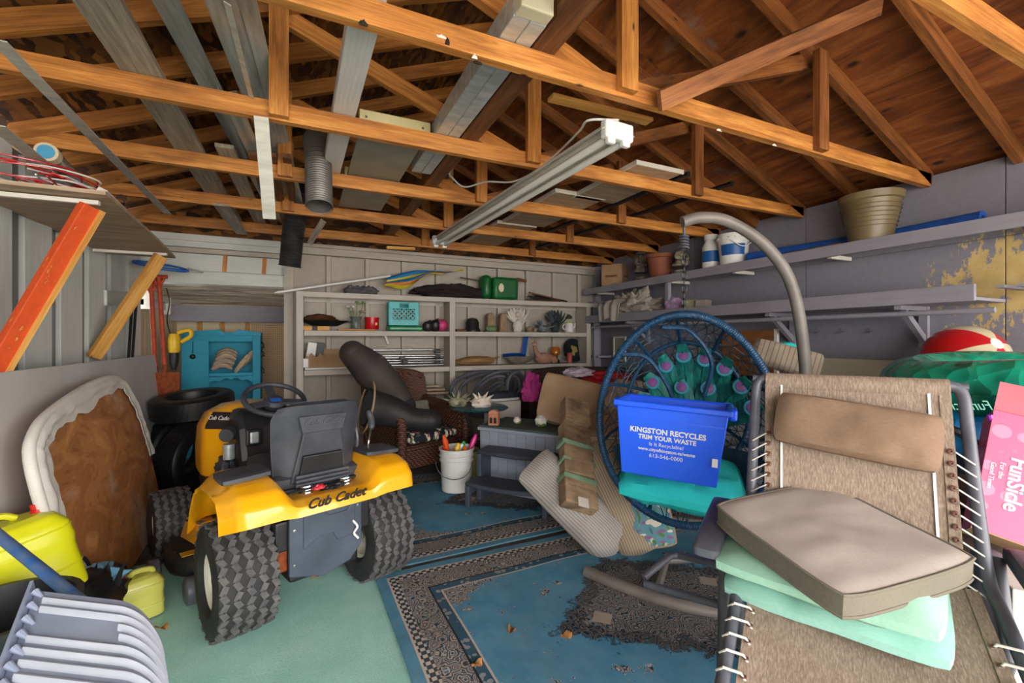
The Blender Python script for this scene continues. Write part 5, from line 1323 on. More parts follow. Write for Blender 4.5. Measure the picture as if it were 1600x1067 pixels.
# ------------------------------------------------------------------ pool toys and boxes on the right
t = NT('pink_print'); v = t.coord()
vo = t.n('ShaderNodeTexVoronoi', Scale=15.0, Vector=v, Randomness=.6)
M['pink'] = t.done(t.mix(t.ramp(vo.outputs['Distance'], [(.36, (1, 1, 1)), (.4, (0, 0, 0))]), 'e5698c', 'ee8aa6'), .45)
M['coral'] = flat('coral_card', 'e8606e', 'ee6c7a', 5, .5)
M['lilac_txt'] = flat('white_print', 'f2eaf0', None, rough=.5)
BL, TL = at(1517, 822, d=1.5), at(1556, 640, d=1.62)
up_ = (TL - BL); rt = cw(.8, -.6, -.25); PM = basis3(BL, rt, up_); hB = up_.length
pb = thing('pink_box', 'tall pink patterned cardboard box with open coral flap at the right edge', 'box', BL); LOCAL.add(pb.name); pb.matrix_basis = PM
MB().b(0, .26, 0, hB, -.1, 0).obj('body', 'pink', pb, False, .002)
MB().b(0, .26, 0, .11, -.0015, .0015).obj('flap', 'coral', pb, False, m=Matrix.Translation((0, hB, 0)) @ Matrix.Rotation(R(6), 4, 'X'))
MB().b(.0, .26, -.004, .0, -.1, 0).obj('base_panel', 'card', pb, False)
RT_ = Matrix.Rotation(R(-90), 4, 'Z')
text('lettering', 'FunSicle', .058, 'lilac_txt', pb, Matrix.Translation((.082, hB * .42, .0015)) @ RT_, .0005, bold=.0012)
text('small_lettering', 'For the', .02, 'lilac_txt', pb, Matrix.Translation((.046, hB * .5, .0015)) @ RT_, .0005)
text('small_lettering', 'Good Times', .019, 'lilac_txt', pb, Matrix.Translation((.024, hB * .44, .0015)) @ RT_, .0005)
# translucent green swim ring
t = NT('green_vinyl'); v = t.coord()
t.b.inputs['Transmission Weight'].default_value = .2; t.b.inputs['IOR'].default_value = 1.25
vo = t.n('ShaderNodeTexVoronoi', Scale=13.0, Vector=v)
t.bump(vo.outputs['Distance'], .7, .03)
M['green_vinyl'] = t.done(t.ramp(vo.outputs['Distance'], [(.1, '0f8a70'), (.6, '1fb08e')]), .12, coat=.5)
RC = at(1640, 606, d=2.0)
sr = thing('swim_ring', 'translucent green inflatable swim ring behind the lounge chair', 'swim ring', RC)
MB().tube([RC + Vector((.46 * math.cos(R(a)), .46 * math.sin(R(a)), .02 * math.sin(R(a * 2)))) for a in range(0, 360, 6)], .135, 24, closed=True).obj('tube', 'green_vinyl', sr)
MB().tube([RC + Vector((.46 * math.cos(R(a)), .46 * math.sin(R(a)), -.0)) * 1 + Vector((.136 * math.cos(R(a)), .136 * math.sin(R(a)), 0)) for a in range(0, 360, 6)], .004, 6, closed=True).obj('seam', 'green_vinyl', sr)
sp_ = cw((1535 - 800) / 700, 1, 0); dirv = (Vector((0, 0, 0)) - Vector((RC.x, RC.y, 0))).normalized()
side = Vector((-dirv.y, dirv.x, 0))
tp = at(1512, 634, d=1.545)
text('lettering', 'FunSicle', .05, flat('faded_print', '5f9c88', None, rough=.4), sr, basis3(tp, Vector((CY, -SY, 0)), Vector((SY * .5, CY * .5, .8))), .0005, xs=-1)
def ball(label, c, r, cols, rot):
    o = thing('beach_ball', label, 'ball', c); mm = Matrix.LocRotScale(Vector(c), Euler(rot), None)
    for k, m_ in enumerate(cols):
        a0 = 2 * math.pi * k / len(cols); a1 = 2 * math.pi * (k + 1) / len(cols)
        MB().sheet(lambda u, v: (r * math.sin(v * math.pi) * math.cos(a0 + (a1 - a0) * u), r * math.sin(v * math.pi) * math.sin(a0 + (a1 - a0) * u), r * math.cos(v * math.pi)), 8, 16).obj('ball_panel', m_, o, m=mm)
    MB().lathe([(0, r * 1.002), (.035, r * .985)][::-1], 16, mm, caps=False).obj('end_disc', 'white', o)
M['ball_red'] = flat('ball_red', 'b5141c', 'c41c24', 4, .2, coat=.4); M['ball_cream'] = flat('ball_cream', 'cdbf9e', 'dacfb2', 4, .25, coat=.3)
ball('red and cream inflatable beach ball behind the green swim ring', at(1506, 562, d=2.75), .21, ['ball_cream', 'ball_red', 'ball_cream', 'ball_red', 'ball_cream', 'ball_red'], (R(40), R(-50), R(20)))
M['lime'] = flat('lime_vinyl', '8f9c1c', 'a8b52a', 4, .25, coat=.3)
fc = at(1612, 590, d=2.75)
tag(MB().heap(fc, (.22, .2, .14), .12, 1.4, 5).obj('pool_float', 'lime'), 'lime green inflatable float behind the swim ring at the right edge', 'float')
M['cyan_vinyl'] = flat('blue_vinyl', '0f74b8', '1a8fd0', 5, .3, coat=.3)
fb = thing('inflatable_boat', 'bright blue inflatable with black strap behind the lounge chair', 'float', at(1510, 690, d=1.95))
MB().heap(at(1520, 692, d=1.95), (.3, .26, .17), .22, 1.6, 6, 34, 22).obj('body', 'cyan_vinyl', fb)
MB().tube(smooth_path([at(1455, 668, d=1.78), at(1490, 672, d=1.72), at(1520, 690, d=1.69), at(1560, 720, d=1.7)], 6), .016, 8).obj('strap', 'black', fb)
tag(MB().tube(smooth_path([at(1546, 648, d=1.62), at(1552, 668, d=1.62)], 4), .008, 8).obj('ribbon', flat('purple_ribbon', '9a2fb0', None, rough=.3)), 'small purple ribbon hanging below the green swim ring', 'ribbon')
for k, (x_, y_, d_, r_, c1, c2, l_) in enumerate(((1520, 745, 1.9, (.2, .18, .1), '33353c', '4a4d55', 'dark grey stuffed cushion below the blue inflatable'), (1500, 775, 1.8, (.17, .16, .08), '4d4038', '675549', 'brown stuffed cushion in the middle of the heap on the right'), (1530, 815, 1.75, (.22, .18, .09), '3a3430', '564c45', 'dark brown stuffed cushion low in the heap on the right'), (1500, 850, 1.75, (.2, .2, .12), '3f352f', '5b4c43', 'lowest brown cushion of the heap behind the lounge chair'))):
    tag(MB().heap(at(x_, y_, d=d_), r_, .12, 1.6, k + 20, 28, 18).obj('stuffed_cushion', fabric('bag%d' % k, c1, c2)), l_, 'cushion', 'stuffed cushions heaped on the right')
ub = thing('umbrella_base', 'grey plastic umbrella base with collar under the pink box', 'umbrella base', at(1545, 900, d=1.4)); b_ = at(1542, 905, d=1.42)
MB().lathe([(.045, -.25), (.04, -.06), (.045, -.05), (.03, .0), (.028, .04), (.038, .045), (.038, .085), (.03, .09), (0, .09)], 18, Matrix.Translation(b_)).obj('neck', 'grey_metal', ub)
MB().lathe([(.2, -b_.z + .02), (.2, -b_.z + .06), (.06, -.24)], 24, Matrix.Translation(b_)).obj('foot', 'grey_metal', ub)
MB().sheet(lambda u, v: at(1555 + 25 * u, 905 + 70 * u + 30 * v, d=1.3) + Vector((0, 0, .02 * math.sin(v * 3.14))), 6, 4, .01).obj('cover', 'charcoal', ub)
vn = thing('vine', 'green artificial ivy strand hanging beside the lounge chair arm', 'vine', at(1500, 1000, d=1.25))
st_ = smooth_path([at(1478, 955, d=1.28), at(1500, 962, d=1.25), at(1522, 985, d=1.23), at(1530, 1010, d=1.22), at(1545, 1045, d=1.2), at(1552, 1075, d=1.2)], 6)
M['leaf'] = flat('leaf_green', '5f7f3a', '7d9c50', 10, .6)
MB().tube(st_, .004, 6).obj('stem', 'leaf', vn)
for k in range(0, len(st_) - 1, 2):
    p_ = st_[k]; a_ = k * 2.1
    MB().sheet(lambda u, v: p_ + Vector((math.cos(a_), math.sin(a_), -.5)) * .05 * u + Vector((-math.sin(a_), math.cos(a_), .2)) * (v - .5) * .03 * math.sin(u * 3.1), 5, 3, .001).obj('leaf', 'leaf', vn)
wbx = tag(MB().b(-.12, .12, -.1, .1, 0, .62).obj('white_carton', 'white_paint', smooth=False, bevel=.004, m=Matrix.LocRotScale(cw(1.62, 1.34, .0), Euler((0, 0, R(-55))), None)), 'plain white carton standing at the right edge beside the lounge chair', 'carton')
# boards leaning on the right wall
fp = thing('cork_board', 'orange-brown cork board with white edge leaning under the trough shelf', 'board', (3.85, 2.95, .9))
a_, b_ = at(1130, 512, X=3.9), at(1212, 516, X=3.9)
MB().b(3.88, 3.9, b_.y, a_.y, .7, 1.44).obj('panel', flat('cork', '7d4a24', '96602f', 20, .8), fp, False)
MB().b(3.875, 3.905, b_.y - .03, b_.y, .68, 1.45).obj('edge', 'white_paint', fp, False)
tag(MB().b(3.9, 3.925, 1.38, 2.3, 0, 1.2).obj('leaning_board', flat('cream_board', 'a8a08c', 'b8b09c', 3, .6), smooth=False, bevel=.004), 'pale cream board leaning on the right wall behind the pool toys', 'board')
cushion('cream striped pillow behind the egg chair at the right', at(1228, 560, d=3.3), Vector((.5, -.7, -.25)), Vector((.2, .3, .9)), (.45, .2), stripes('cream_stripe', 'a89a88', '7d7064', 30, 0), .14, wr=.02, edge=.25, seed=12)
tag(MB().heap(at(1222, 545, d=3.5), (.14, .1, .05), .2, 2, 3).obj('teal_cloth', 'teal_fabric'), 'small teal cloth behind the striped pillow', 'cloth')
pp = thing('support_crate', 'dark slatted crate mostly hidden behind the egg chair', 'crate', (3.15, 2.6, 0))
MB().b(2.75, 3.55, 2.3, 3.0, 0, .1).obj('base', 'black', pp, False, .01)
for k in range(4):
    MB().b(2.77, 3.53, 2.32, 2.98, .12 + .24 * k, .32 + .24 * k).obj('slat_ring', 'charcoal', pp, False, .01)
MB().b(2.8, 3.5, 2.35, 2.95, .1, 1.04).obj('core', 'black', pp, False)

# ------------------------------------------------------------------ panels, jugs and tools along the left wall
def lean(p, along, upv):
    """matrix of a sheet: local x along, y up the slope, z out of its face"""
    return basis3(p, along, upv)
LM = lean((-1.06, 2.55, .014), (-.03, 1, 0), (-.15, 0, 1.2))
gp = MB().b(0, 2.9, 0, 1.2, -.008, .008).obj('leaning_sheet', flat('pale_grey_sheet', 'c4c1c0', 'd3d0ce', 2, .5), smooth=False, bevel=.003, m=LM)
tag(gp, 'large pale grey sheet leaning against the ribbed left wall', 'sheet')
# plywood piece with torn white wrapping
t = NT('stained_plywood'); v = t.coord()
w = t.n('ShaderNodeTexNoise', Scale=2.4, Detail=8, Roughness=.62, Distortion=2.2); t.put(w.inputs['Vector'], t.n('ShaderNodeMapping', Vector=v, Scale=(1, 1.6, 1)).outputs[0])
rg = t.math('FRACT', t.math('MULTIPLY', w.outputs[0], 9.0))
col = t.mix(.22, t.ramp(w.outputs[0], [(.3, '7a4826'), (.5, 'b07240'), (.68, 'cf965c')]), t.ramp(rg, [(.0, '8a5530'), (.5, 'c99560')]))
pa = t.ramp(t.noise(v, 1.5, 6, .65, .8), [(.52, (0, 0, 0)), (.66, (1, 1, 1))])
col = t.mix(t.math('MULTIPLY', pa, .65), col, 'cdbdae')
M['stained_ply'] = t.done(col, .6)
PMx = lean((-.845, 2.55, .03), (-.05, 1, 0), (-.21, 0, 1.0))
def outline(n=10):
    W, H = 1.5, 1.06; out = []
    cs = [((.05, .0), None), ((1.42, .0), None)]
    pts = [(.12, 0), (1.4, 0), (1.5, .25), (1.5, .62), (1.42, .92), (1.25, 1.06), (.9, 1.07), (.35, 1.0), (.1, .93), (.0, .78), (.02, .3)]
    return [(x * 1.1, y) for x, y in pts]
ol = outline()
P2 = [Vector((x, y, 0)) for x, y in ol]
sm = smooth_path(P2[1:] + P2[:1], 5)
pw = thing('leaning_plywood', 'stained plywood panel with torn white wrapped edge leaning on the grey sheet', 'panel', (-.9, 3.6, .03)); LOCAL.add(pw.name); pw.matrix_basis = PMx
poly = [(p.x, p.y) for p in sm]
MB().prism(poly, -.03, .0).obj('board', 'stained_ply', pw, False)
rr = random.Random(5); cx, cy = .75, .5
band = [Vector((x, y, 0)) for x, y in poly[8:]]
M['white_cloth'] = fabric('dirty_white_cloth', 'c9c5bf', 'e0ddd6')
wd = [.06 + .05 * abs(noise.noise(Vector((k * .35, 1.7, 0)))) + .03 * rr.random() for k in range(len(band))]
def bandfn(u, v):
    q = u * (len(band) - 1); i = min(int(q), len(band) - 2); f = q - i
    p = band[i].lerp(band[i + 1], f); w_ = wd[i] * (1 - f) + wd[i + 1] * f
    inn = (Vector((cx, cy, 0)) - p).normalized()
    k = v
    return p + inn * (-.03 + (w_ + .03) * k) + Vector((0, 0, .012 + .022 * math.sin(min(1, k * 1.6) * 2.6) + .008 * noise.noise(Vector((q * 1.1, k * 3, 0)))))
MB().sheet(bandfn, 110, 8, .004).obj('wrapping', 'white_cloth', pw)
MB().tube([b + Vector((0, 0, .0)) + (b - Vector((cx, cy, 0))).normalized() * .02 for b in band], .022, 10).obj('padded_edge', 'white_cloth', pw)

def jug(label, loc, rz, sx, sy, h, col, capcol, tilt=(0, 0)):
    o = thing('jug', label, 'jug', loc, local=True, rot=(tilt[0], tilt[1], rz), group='yellow jugs on the left')
    prof = [(1, 0), (1.0, .06), (.97, .5), (1, .62), (.96, .8), (.8, .92), (.55, .97)]
    def fn(u, v):
        q = v * (len(prof) - 1); i = min(int(q), len(prof) - 2); f = q - i
        k = prof[i][0] * (1 - f) + prof[i + 1][0] * f; z = (prof[i][1] * (1 - f) + prof[i + 1][1] * f) * h
        a = 2 * math.pi * u; c, s_ = math.cos(a), math.sin(a); e = .42
        return (sx / 2 * k * math.copysign(abs(c) ** e, c), sy / 2 * k * math.copysign(abs(s_) ** e, s_), z)
    mb = MB(); mb.sheet(fn, 40, 24); mb.prism([fn(k / 40, 1)[:2] for k in range(40)], h * .965, h * .97); mb.obj('body', col, o, ang=60)
    MB().tube(smooth_path([(-sx * .3, 0, h * .9), (-sx * .28, 0, h * 1.02), (0, 0, h * 1.06), (sx * .12, 0, h * .98)], 5), .013, 8).obj('handle', col, o)
    MB().lathe([(.026, h * .95), (.026, h * 1.0), (.022, h * 1.005), (.022, h * 1.07), (0, h * 1.075)], 16, Matrix.Translation((sx * .3, 0, 0))).obj('cap', capcol, o)
    for z_ in (.25, .62): MB().tube([Vector(fn(k / 40, z_)) * 1.005 for k in range(40)], .004, 6, closed=True).obj('ridge', col, o)
    return o
M['jug_y'] = flat('bright_yellow_plastic', 'd6d616', 'e2e022', 4, .35); M['jug_p'] = flat('pale_yellow_plastic', 'b9b84e', 'cfcd68', 4, .3); M['cap_red'] = flat('red_cap', 'c81c20', 'd8282c', 4, .35)
jug('large bright yellow jug with red cap leaning at the left edge', at(38, 940, d=1.8), R(35), .36, .26, .34, 'jug_y', 'cap_red', (R(-6), R(-10)))
jug('small pale yellow jug with red cap on the mint carpet', at(212, 962, Z=.02), R(205), .21, .15, .2, 'jug_p', 'cap_red')
M['bag_black'] = flat('black_bag', '0c0c0e', '1f1f23', 6, .35, bump=.5, bscale=14)
for l_, c_, r_, s_ in (('black plastic bag heap under the large yellow jug', at(45, 985, d=1.85), (.3, .26, .2), 1), ('black plastic bag behind the blue torn bag', at(140, 930, d=2.15), (.16, .14, .12), 2)):
    tag(MB().heap((c_[0], c_[1], max(c_[2], r_[2] * .7)), r_, .3, 2.2, s_, 32, 22, .8).obj('plastic_bag', 'bag_black'), l_, 'bag', 'plastic bags on the left')
tag(MB().tube([at(88, 905, d=2.0), at(116, 888, d=2.1)], .075, 16).obj('black_tube', 'black', smooth=True, bevel=.01), 'short black pipe end between the yellow jug and plywood', 'pipe')
bb = thing('torn_bag', 'torn light blue plastic bag with black scraps by the snow scoop', 'bag', at(150, 930, d=2.0))
MB().heap(at(140, 918, d=2.0), (.1, .1, .08), .5, 2.5, 7).obj('bag', flat('light_blue_bag', '5f9cc4', '82b7d6', 8, .35), bb)
for k in range(6):
    b0 = at(120 + 12 * k, 918, d=1.98); dv = Vector((rr.uniform(-.05, .05), rr.uniform(-.03, .03), .09 + .04 * rr.random()))
    MB().sheet(lambda u, v: b0 + dv * u + Vector((.03 * (v - .5) * (1 - u), .01, .02 * math.sin(u * 3))), 5, 2, .002).obj('black_scrap', 'bag_black', bb)
# snow scoop shovel
M['scoop'] = flat('pale_blue_plastic', '8c96ae', '9aa4ba', 4, .35); M['scoop_rib'] = flat('pale_plastic_rib', 'b3bac8', 'c2c8d4', 4, .35)
sc = thing('snow_shovel', 'pale blue ribbed plastic snow shovel with blue handle in the left corner', 'snow shovel', at(140, 1040, d=1.15))
FL, FR, NL, NR = at(58, 925, d=1.30), at(182, 940, d=1.27), at(0, 1085, d=1.04), at(195, 1110, d=.98)
def scoop(u, v, off=0.0):
    """flat blade that curls down and away at its right end"""
    v *= 1.25; A, B = FL.lerp(NL, v), FR.lerp(NR, v); e = (B - A).normalized(); rad = .13
    if u < .5: return A.lerp(B, u * 2) + Vector((0, 0, off))
    a = (u - .5) / .5 * 1.5
    return B + e * (rad * math.sin(a) + off * math.sin(a)) + Vector((0, 0, -rad * (1 - math.cos(a)) + off * math.cos(a)))
exn = (FR - FL).normalized(); nzn = Vector((0, 0, 1))
MB().sheet(scoop, 26, 10, .006).obj('blade', 'scoop', sc)
for k, (v0, u0) in enumerate(((.07, .06), (.15, .06), (.23, .5), (.31, .5), (.40, .04), (.49, .04), (.58, .04), (.68, .04), (.8, .04))):
    MB().sheet(lambda u, v: scoop(u0 + (.98 - u0) * u, v0 + .04 * v, .004 + .009 * math.sin(v * 3.14)), 26, 4, .004).obj('rib', 'scoop_rib', sc)
MB().sheet(lambda u, v: scoop(0, v) + nzn * (.045 * (u - .25)) - exn * .012 * u, 3, 10, .008).obj('rear_lip', 'scoop', sc)
for k in range(8): MB().tube([scoop(0, .06 + .12 * k) + nzn * .02, scoop(.05, .06 + .12 * k) + nzn * .006], [.01, .004], 8).obj('gusset', 'scoop', sc)
MB().tube([at(-60, 790, d=1.62), at(104, 922, d=1.36), at(140, 952, d=1.28)], .017, 12).obj('handle', flat('scuffed_blue_handle', '2460a8', '6a7c94', 14, .45), sc)
bt = thing('black_tub', 'black ribbed plastic tub at the left edge behind the shovel', 'tub', at(5, 1010, d=1.35)); c_ = at(-10, 990, d=1.42)
MB().lathe([(.15, -c_.z + .02), (.2, .06), (.21, .06), (.21, .075), (.19, .075), (.14, -c_.z + .05), (0, -c_.z + .05)], 28, Matrix.Translation(c_)).obj('body', 'black', bt)
for z_ in (-.02, -.08, -.14, -.2): MB().tube([c_ + Vector(((.195 + z_ * .1) * math.cos(R(a)), (.195 + z_ * .1) * math.sin(R(a)), z_)) for a in range(0, 360, 12)], .006, 6, closed=True).obj('rib', 'charcoal', bt)

# car tyres behind the mower
def cartyre(label, m):
    o = thing('car_tyre', label, 'tyre', m.translation, group='car tyres behind the mower'); LOCAL.add(o.name); o.matrix_basis = m
    pr = [(.2, -.08), (.21, -.095), (.27, -.1), (.30, -.092), (.315, -.075), (.318, 0), (.315, .075), (.30, .092), (.27, .1), (.21, .095), (.2, .08), (.205, 0), (.2, -.08)]
    MB().lathe(pr, 48, caps=False).obj('carcass', M['tyre_blk'], o)
    tr = MB()
    for row in (-.055, -.02, .02, .055):
        for k in range(48):
            a = 2 * math.pi * (k + row * 6) / 48
            tr.b(.314, .3205, -.017, .017, row - .013, row + .013, Matrix.Rotation(a, 4, 'Z'))
    q = tr.obj('tread', M['tyre_blk'], o, False); q['kind'] = 'stuff'
    return o
M['tyre_blk'] = flat('tyre_black', '101011', '1d1d1f', 9, .45)
cartyre('black car tyre standing upright behind the mower hood', Matrix.LocRotScale(Vector((-.83, 4.62, .325)), Euler((R(90), 0, R(62))), None))
cartyre('black car tyre standing farther back beside the turquoise hutch', Matrix.LocRotScale(Vector((-1.02, 5.08, .325)), Euler((R(88), 0, R(50))), None))
cartyre('black car tyre lying on top behind the upright one', Matrix.LocRotScale(Vector((-.88, 4.92, .76)), Euler((R(6), R(-4), 0)), None))

# tools on the left: shovels, skimmer net, poles
M['red_handle'] = flat('worn_red_handle', 'a5361a', 'c9512a', 14, .6)
def shovel(label, top, bot, blade):
    o = thing('shovel', label, 'shovel', bot, group='shovels hung at the alcove corner'); top, bot = Vector(top), Vector(bot)
    MB().tube([top, top.lerp(bot, .5), bot], [.018, .02, .02], 10).obj('shaft', 'red_handle', o)
    MB().tube([top + Vector((-.07, 0, 0)), top + Vector((.07, 0, 0))], .018, 8).obj('grip', 'red_handle', o)
    for sx in (-1, 1): MB().tube([top + Vector((sx * .05, 0, 0)), top + Vector((0, 0, -.12))], .012, 8).obj('yoke', 'red_handle', o)
    def bl(u, v):
        w_ = .11 * (1 - .0 * v) * (1 if v < .6 else math.cos((v - .6) / .4 * 1.35) * .9 + .1)
        return bot + Vector(((u * 2 - 1) * w_, -.03 + .04 * (u * 2 - 1) ** 2, .02 - .3 * v))
    MB().sheet(bl, 10, 14, .004).obj('blade', blade, o)
    MB().tube([bot + Vector((0, -.01, .1)), bot + Vector((0, -.02, -.06))], [.022, .03], 10).obj('socket', blade, o)
    return o
s1 = at(258, 585, Y=5.36); s0 = at(248, 432, Y=5.42)
shovel('red handled shovel with rusty blade, front one of the pair', s0, s1, 'rust')
shovel('red handled shovel behind, with red painted blade', at(236, 440, Y=5.45), at(243, 588, Y=5.45), 'red_handle')
sk = thing('skimmer_net', 'blue pool skimmer net stuck under the plywood shelf', 'net', at(252, 416, Y=5.1)); c_ = at(252, 416, Y=5.1)
ring = [c_ + Vector((.2 * math.cos(R(a)), .12 * math.sin(R(a)), .03 * math.cos(R(a)) * -1 + .03 * math.sin(R(a)))) for a in range(0, 360, 12)]
MB().tube(ring, .013, 8, closed=True).obj('frame', flat('skimmer_blue', '2458a8', '2f6cc0', 6, .4), sk)
MB().tube([c_ + Vector((.19, .03, 0)), Vector((c_.x + .26, YB - .04, c_.z + .01))], .008, 8).obj('pole', 'alu', sk)
t = NT('net_mesh'); t.b.inputs['Alpha'].default_value = .35
M['netmesh'] = t.done('9fc0d4', .6)
MB().sheet(lambda u, v: c_ + Vector((.195 * u * math.cos(v * 6.283), .117 * u * math.sin(v * 6.283), -.03 * u * math.cos(v * 6.283) + .03 * u * math.sin(v * 6.283) - .03 * (1 - u * u))), 5, 24, .001).obj('net', 'netmesh', sk)
for k, (x0, x1) in enumerate(((207, 200), (213, 206))):
    tag(MB().tube([at(x0, 470, X=-1.34), at(x1, 570, X=-1.30)], .011, 8).obj('black_pole', 'black'), ['left', 'right'][k] + ' black pole of the pair leaning on the left wall', 'pole', 'black poles on the left wall')
# things on the plywood shelf
tb_ = thing('plastic_roll', 'clear plastic roll with pale blue end on the plywood shelf', 'roll', at(95, 262, Z=2.13)); a_, b_ = at(72, 237, d=2.35), at(128, 292, d=2.85)
t = NT('clear_plastic'); t.b.inputs['Transmission Weight'].default_value = .5
M['clear_pl'] = t.done('b5aea4', .15)
MB().tube([a_, b_], .045, 16).obj('roll', 'clear_pl', tb_)
dv = (a_ - b_).normalized()
MB().tube([a_ + dv * .001, a_ - dv * .06], .049, 16).obj('collar', 'cream', tb_); MB().tube([a_ + dv * .004, a_ + dv * .001], .036, 16).obj('end_disc', flat('sky_blue', '4aa3d0', '5fb4dc', 5, .5), tb_)
sl = thing('string_lights', 'tangle of red and white cords on the plywood shelf', 'cords', at(30, 280, Z=2.08))
for k in range(22):
    z_ = 2.07 + .006 * k
    P = smooth_path([Vector((-1.38 + .35 * rr.random(), 2.78 + .2 * rr.random(), z_)), Vector((-1.2 + .2 * rr.random(), 2.9 + .2 * rr.random(), z_ + .01)), Vector((-1.1 + .15 * rr.random(), 3.1 + .2 * rr.random(), z_)), Vector((-1.3 + .2 * rr.random(), 3.3 + .3 * rr.random(), z_))], 6)
    MB().tube(P, .004, 6).obj('cord', ['cap_red', 'white', 'ball_red'][k % 3], sl)
tag(MB().b(-.02, .02, -.3, .3, 0, .1).obj('white_board', 'white_paint', smooth=False, m=Matrix.LocRotScale(Vector((-1.02, 3.4, 2.07)), Euler((0, R(25), R(4))), None)), 'thin white board tilted on the plywood shelf', 'board')
tag(MB().tube([at(190, 310, Y=4.2), at(186, 318, Y=3.9)], .03, 14, caps=False).obj('pipe_end', 'grey_metal'), 'short grey pipe end poking out above the plywood shelf', 'pipe')

# ------------------------------------------------------------------ alcove: turquoise hutch and its contents
M['turq'] = woodpaint('turquoise_paint', '1583a2', '2196b2')
hu = thing('hutch', 'turquoise painted wooden hutch with open shelves in the alcove', 'hutch', (-.83, 6.3, 0), local=True)
# own coordinates: x across (-.39 .. .39), y depth, z up
MB().b(-.39, .39, .12, .14, 0, 1.44).obj('back_panel', 'turq', hu, False)
for sx in (-1, 1):
    MB().b(sx * .38 - .012, sx * .38 + .012, -.12, .14, 0, 1.44).obj('side_panel', 'turq', hu, False, .003)
MB().b(-.39, -.13, -.135, -.115, 0, 1.44).obj('front_stile', 'turq', hu, False, .004)
MB().b(.31, .39, -.135, -.115, 0, 1.44).obj('front_stile', 'turq', hu, False, .004)
MB().b(-.13, .31, -.135, -.115, 1.33, 1.44).obj('top_rail', 'turq', hu, False, .004)
pl = [(-.4, 1.44), (-.02, 1.47), (.02, 1.44), (.05, 1.415), (.1, 1.415), (.13, 1.44), (.17, 1.47), (.4, 1.44), (.4, 1.40), (-.4, 1.40)]
MB().prism([(x, z) for x, z in pl][::-1], .136, .16, basis3((0, 0, 0), (1, 0, 0), (0, 0, 1))).obj('crest_rail', 'turq', hu, False, .003)
for z_ in (.93, .56): MB().b(-.37, .37, -.13, .12, z_, z_ + .025).obj('shelf', 'turq', hu, False, .003)
MB().b(-.13, .31, -.137, -.115, .925, .965).obj('shelf_rail', 'turq', hu, False, .003)
sc_ = [(-.13, .92)] + [(-.13 + .44 * k / 24, .86 + .03 * abs(math.sin(k * math.pi / 6)) - .02 * math.cos(k * math.pi / 12)) for k in range(25)] + [(.31, .92)]
MB().prism(sc_, .117, .133, basis3((0, 0, 0), (1, 0, 0), (0, 0, 1))).obj('scalloped_apron', 'turq', hu, False)
MB().b(-.13, .31, -.135, -.115, 0, .57).obj('lower_door', 'turq', hu, False, .004)
def coat_hook(par, x, y, z, sx):
    MB().tube(smooth_path([(x, y, z + .05), (x + sx * .02, y - .02, z + .03), (x + sx * .03, y - .03, z), (x + sx * .01, y - .03, z - .03), (x + sx * .04, y - .05, z - .02)], 5), .007, 6).obj('coat_hook', 'black', par)
coat_hook(hu, .395, -.1, 1.18, 1); coat_hook(hu, .395, -.1, .98, 1); coat_hook(hu, .395, -.1, 1.28, 1)
MB().tube([(-.28, -.137, 1.33), (-.28, -.15, 1.2)], .005, 6).obj('hanging_cord', 'black', hu); MB().sphere((-.28, -.155, 1.16), .03, 10, 8).obj('iron_hook', 'black', hu)
rr = random.Random(9)
for k in range(9):
    i, j = k % 3, k // 3; c0 = Vector((-.93 + i * .0 + .02 * j, 6.2 + .05 * i, .975 + .055 * j + .03 * i))
    P = [c0 + Vector((.2 * q - .0, -.03, .05 * math.sin(q * 3.1) + .03)) for q in [n_ / 8 for n_ in range(9)]]
    tag(MB().tube([p + Vector((0, 0, .005 * rr.random())) for p in P], [.016, .026, .03, .032, .032, .03, .028, .024, .012], 8).obj('wood_chunk', 'grey_wood' if k % 2 else 'ply_shelf', smooth=True), ['lowest', 'middle', 'top'][k // 3] + ' row ' + ['left', 'centre', 'right'][k % 3] + ' curved piece of brown bark on the hutch shelf', 'bark', 'bark pieces in the turquoise hutch')
for k in range(4):
    c0 = Vector((-.7 + .04 * k, 6.18 + .03 * k, .97 + .04 * k))
    tag(MB().tube([c0, c0 + Vector((.07, 0, .1)), c0 + Vector((.13, .02, .2))], [.02, .034, .02], 8).obj('wood_chunk', 'ply_shelf'), ['first', 'second', 'third', 'fourth'][k] + ' from the left of tan sticks leaning in the hutch shelf', 'stick', 'sticks in the turquoise hutch')
tag(MB().heap((-.85, 6.24, .62), (.16, .08, .05), .35, 2.5, 4, 28, 18, .7).obj('folded_cloth', fabric('pale_blue_cloth', '8fa9c4', 'b7c9dc')), 'pale blue crumpled cloth on the lower hutch shelf', 'cloth')
dr = thing('power_drill', 'yellow and black corded drill hanging on the cream alcove wall', 'drill', at(270, 545, Y=5.85))
c_ = at(272, 545, Y=5.85)
MB().tube([c_ + Vector((0, 0, .16)), c_ + Vector((0, 0, .12)), c_ + Vector((0, 0, .0)), c_ + Vector((0, 0, -.04))], [.04, .055, .055, .045], 14).obj('motor', flat('tool_yellow', 'd9b01c', 'e2bd2c', 6, .4), dr)
MB().tube([c_ + Vector((0, 0, -.04)), c_ + Vector((0, 0, -.15)), c_ + Vector((0, 0, -.22))], [.045, .04, .02], 12).obj('chuck', 'black', dr)
MB().tube(smooth_path([c_ + Vector((.03, 0, .17)), c_ + Vector((.13, 0, .2)), c_ + Vector((.15, 0, .14)), c_ + Vector((.06, 0, .07))], 5), .02, 8).obj('handle', flat('tool_yellow2', 'd9b01c', None, rough=.4), dr)
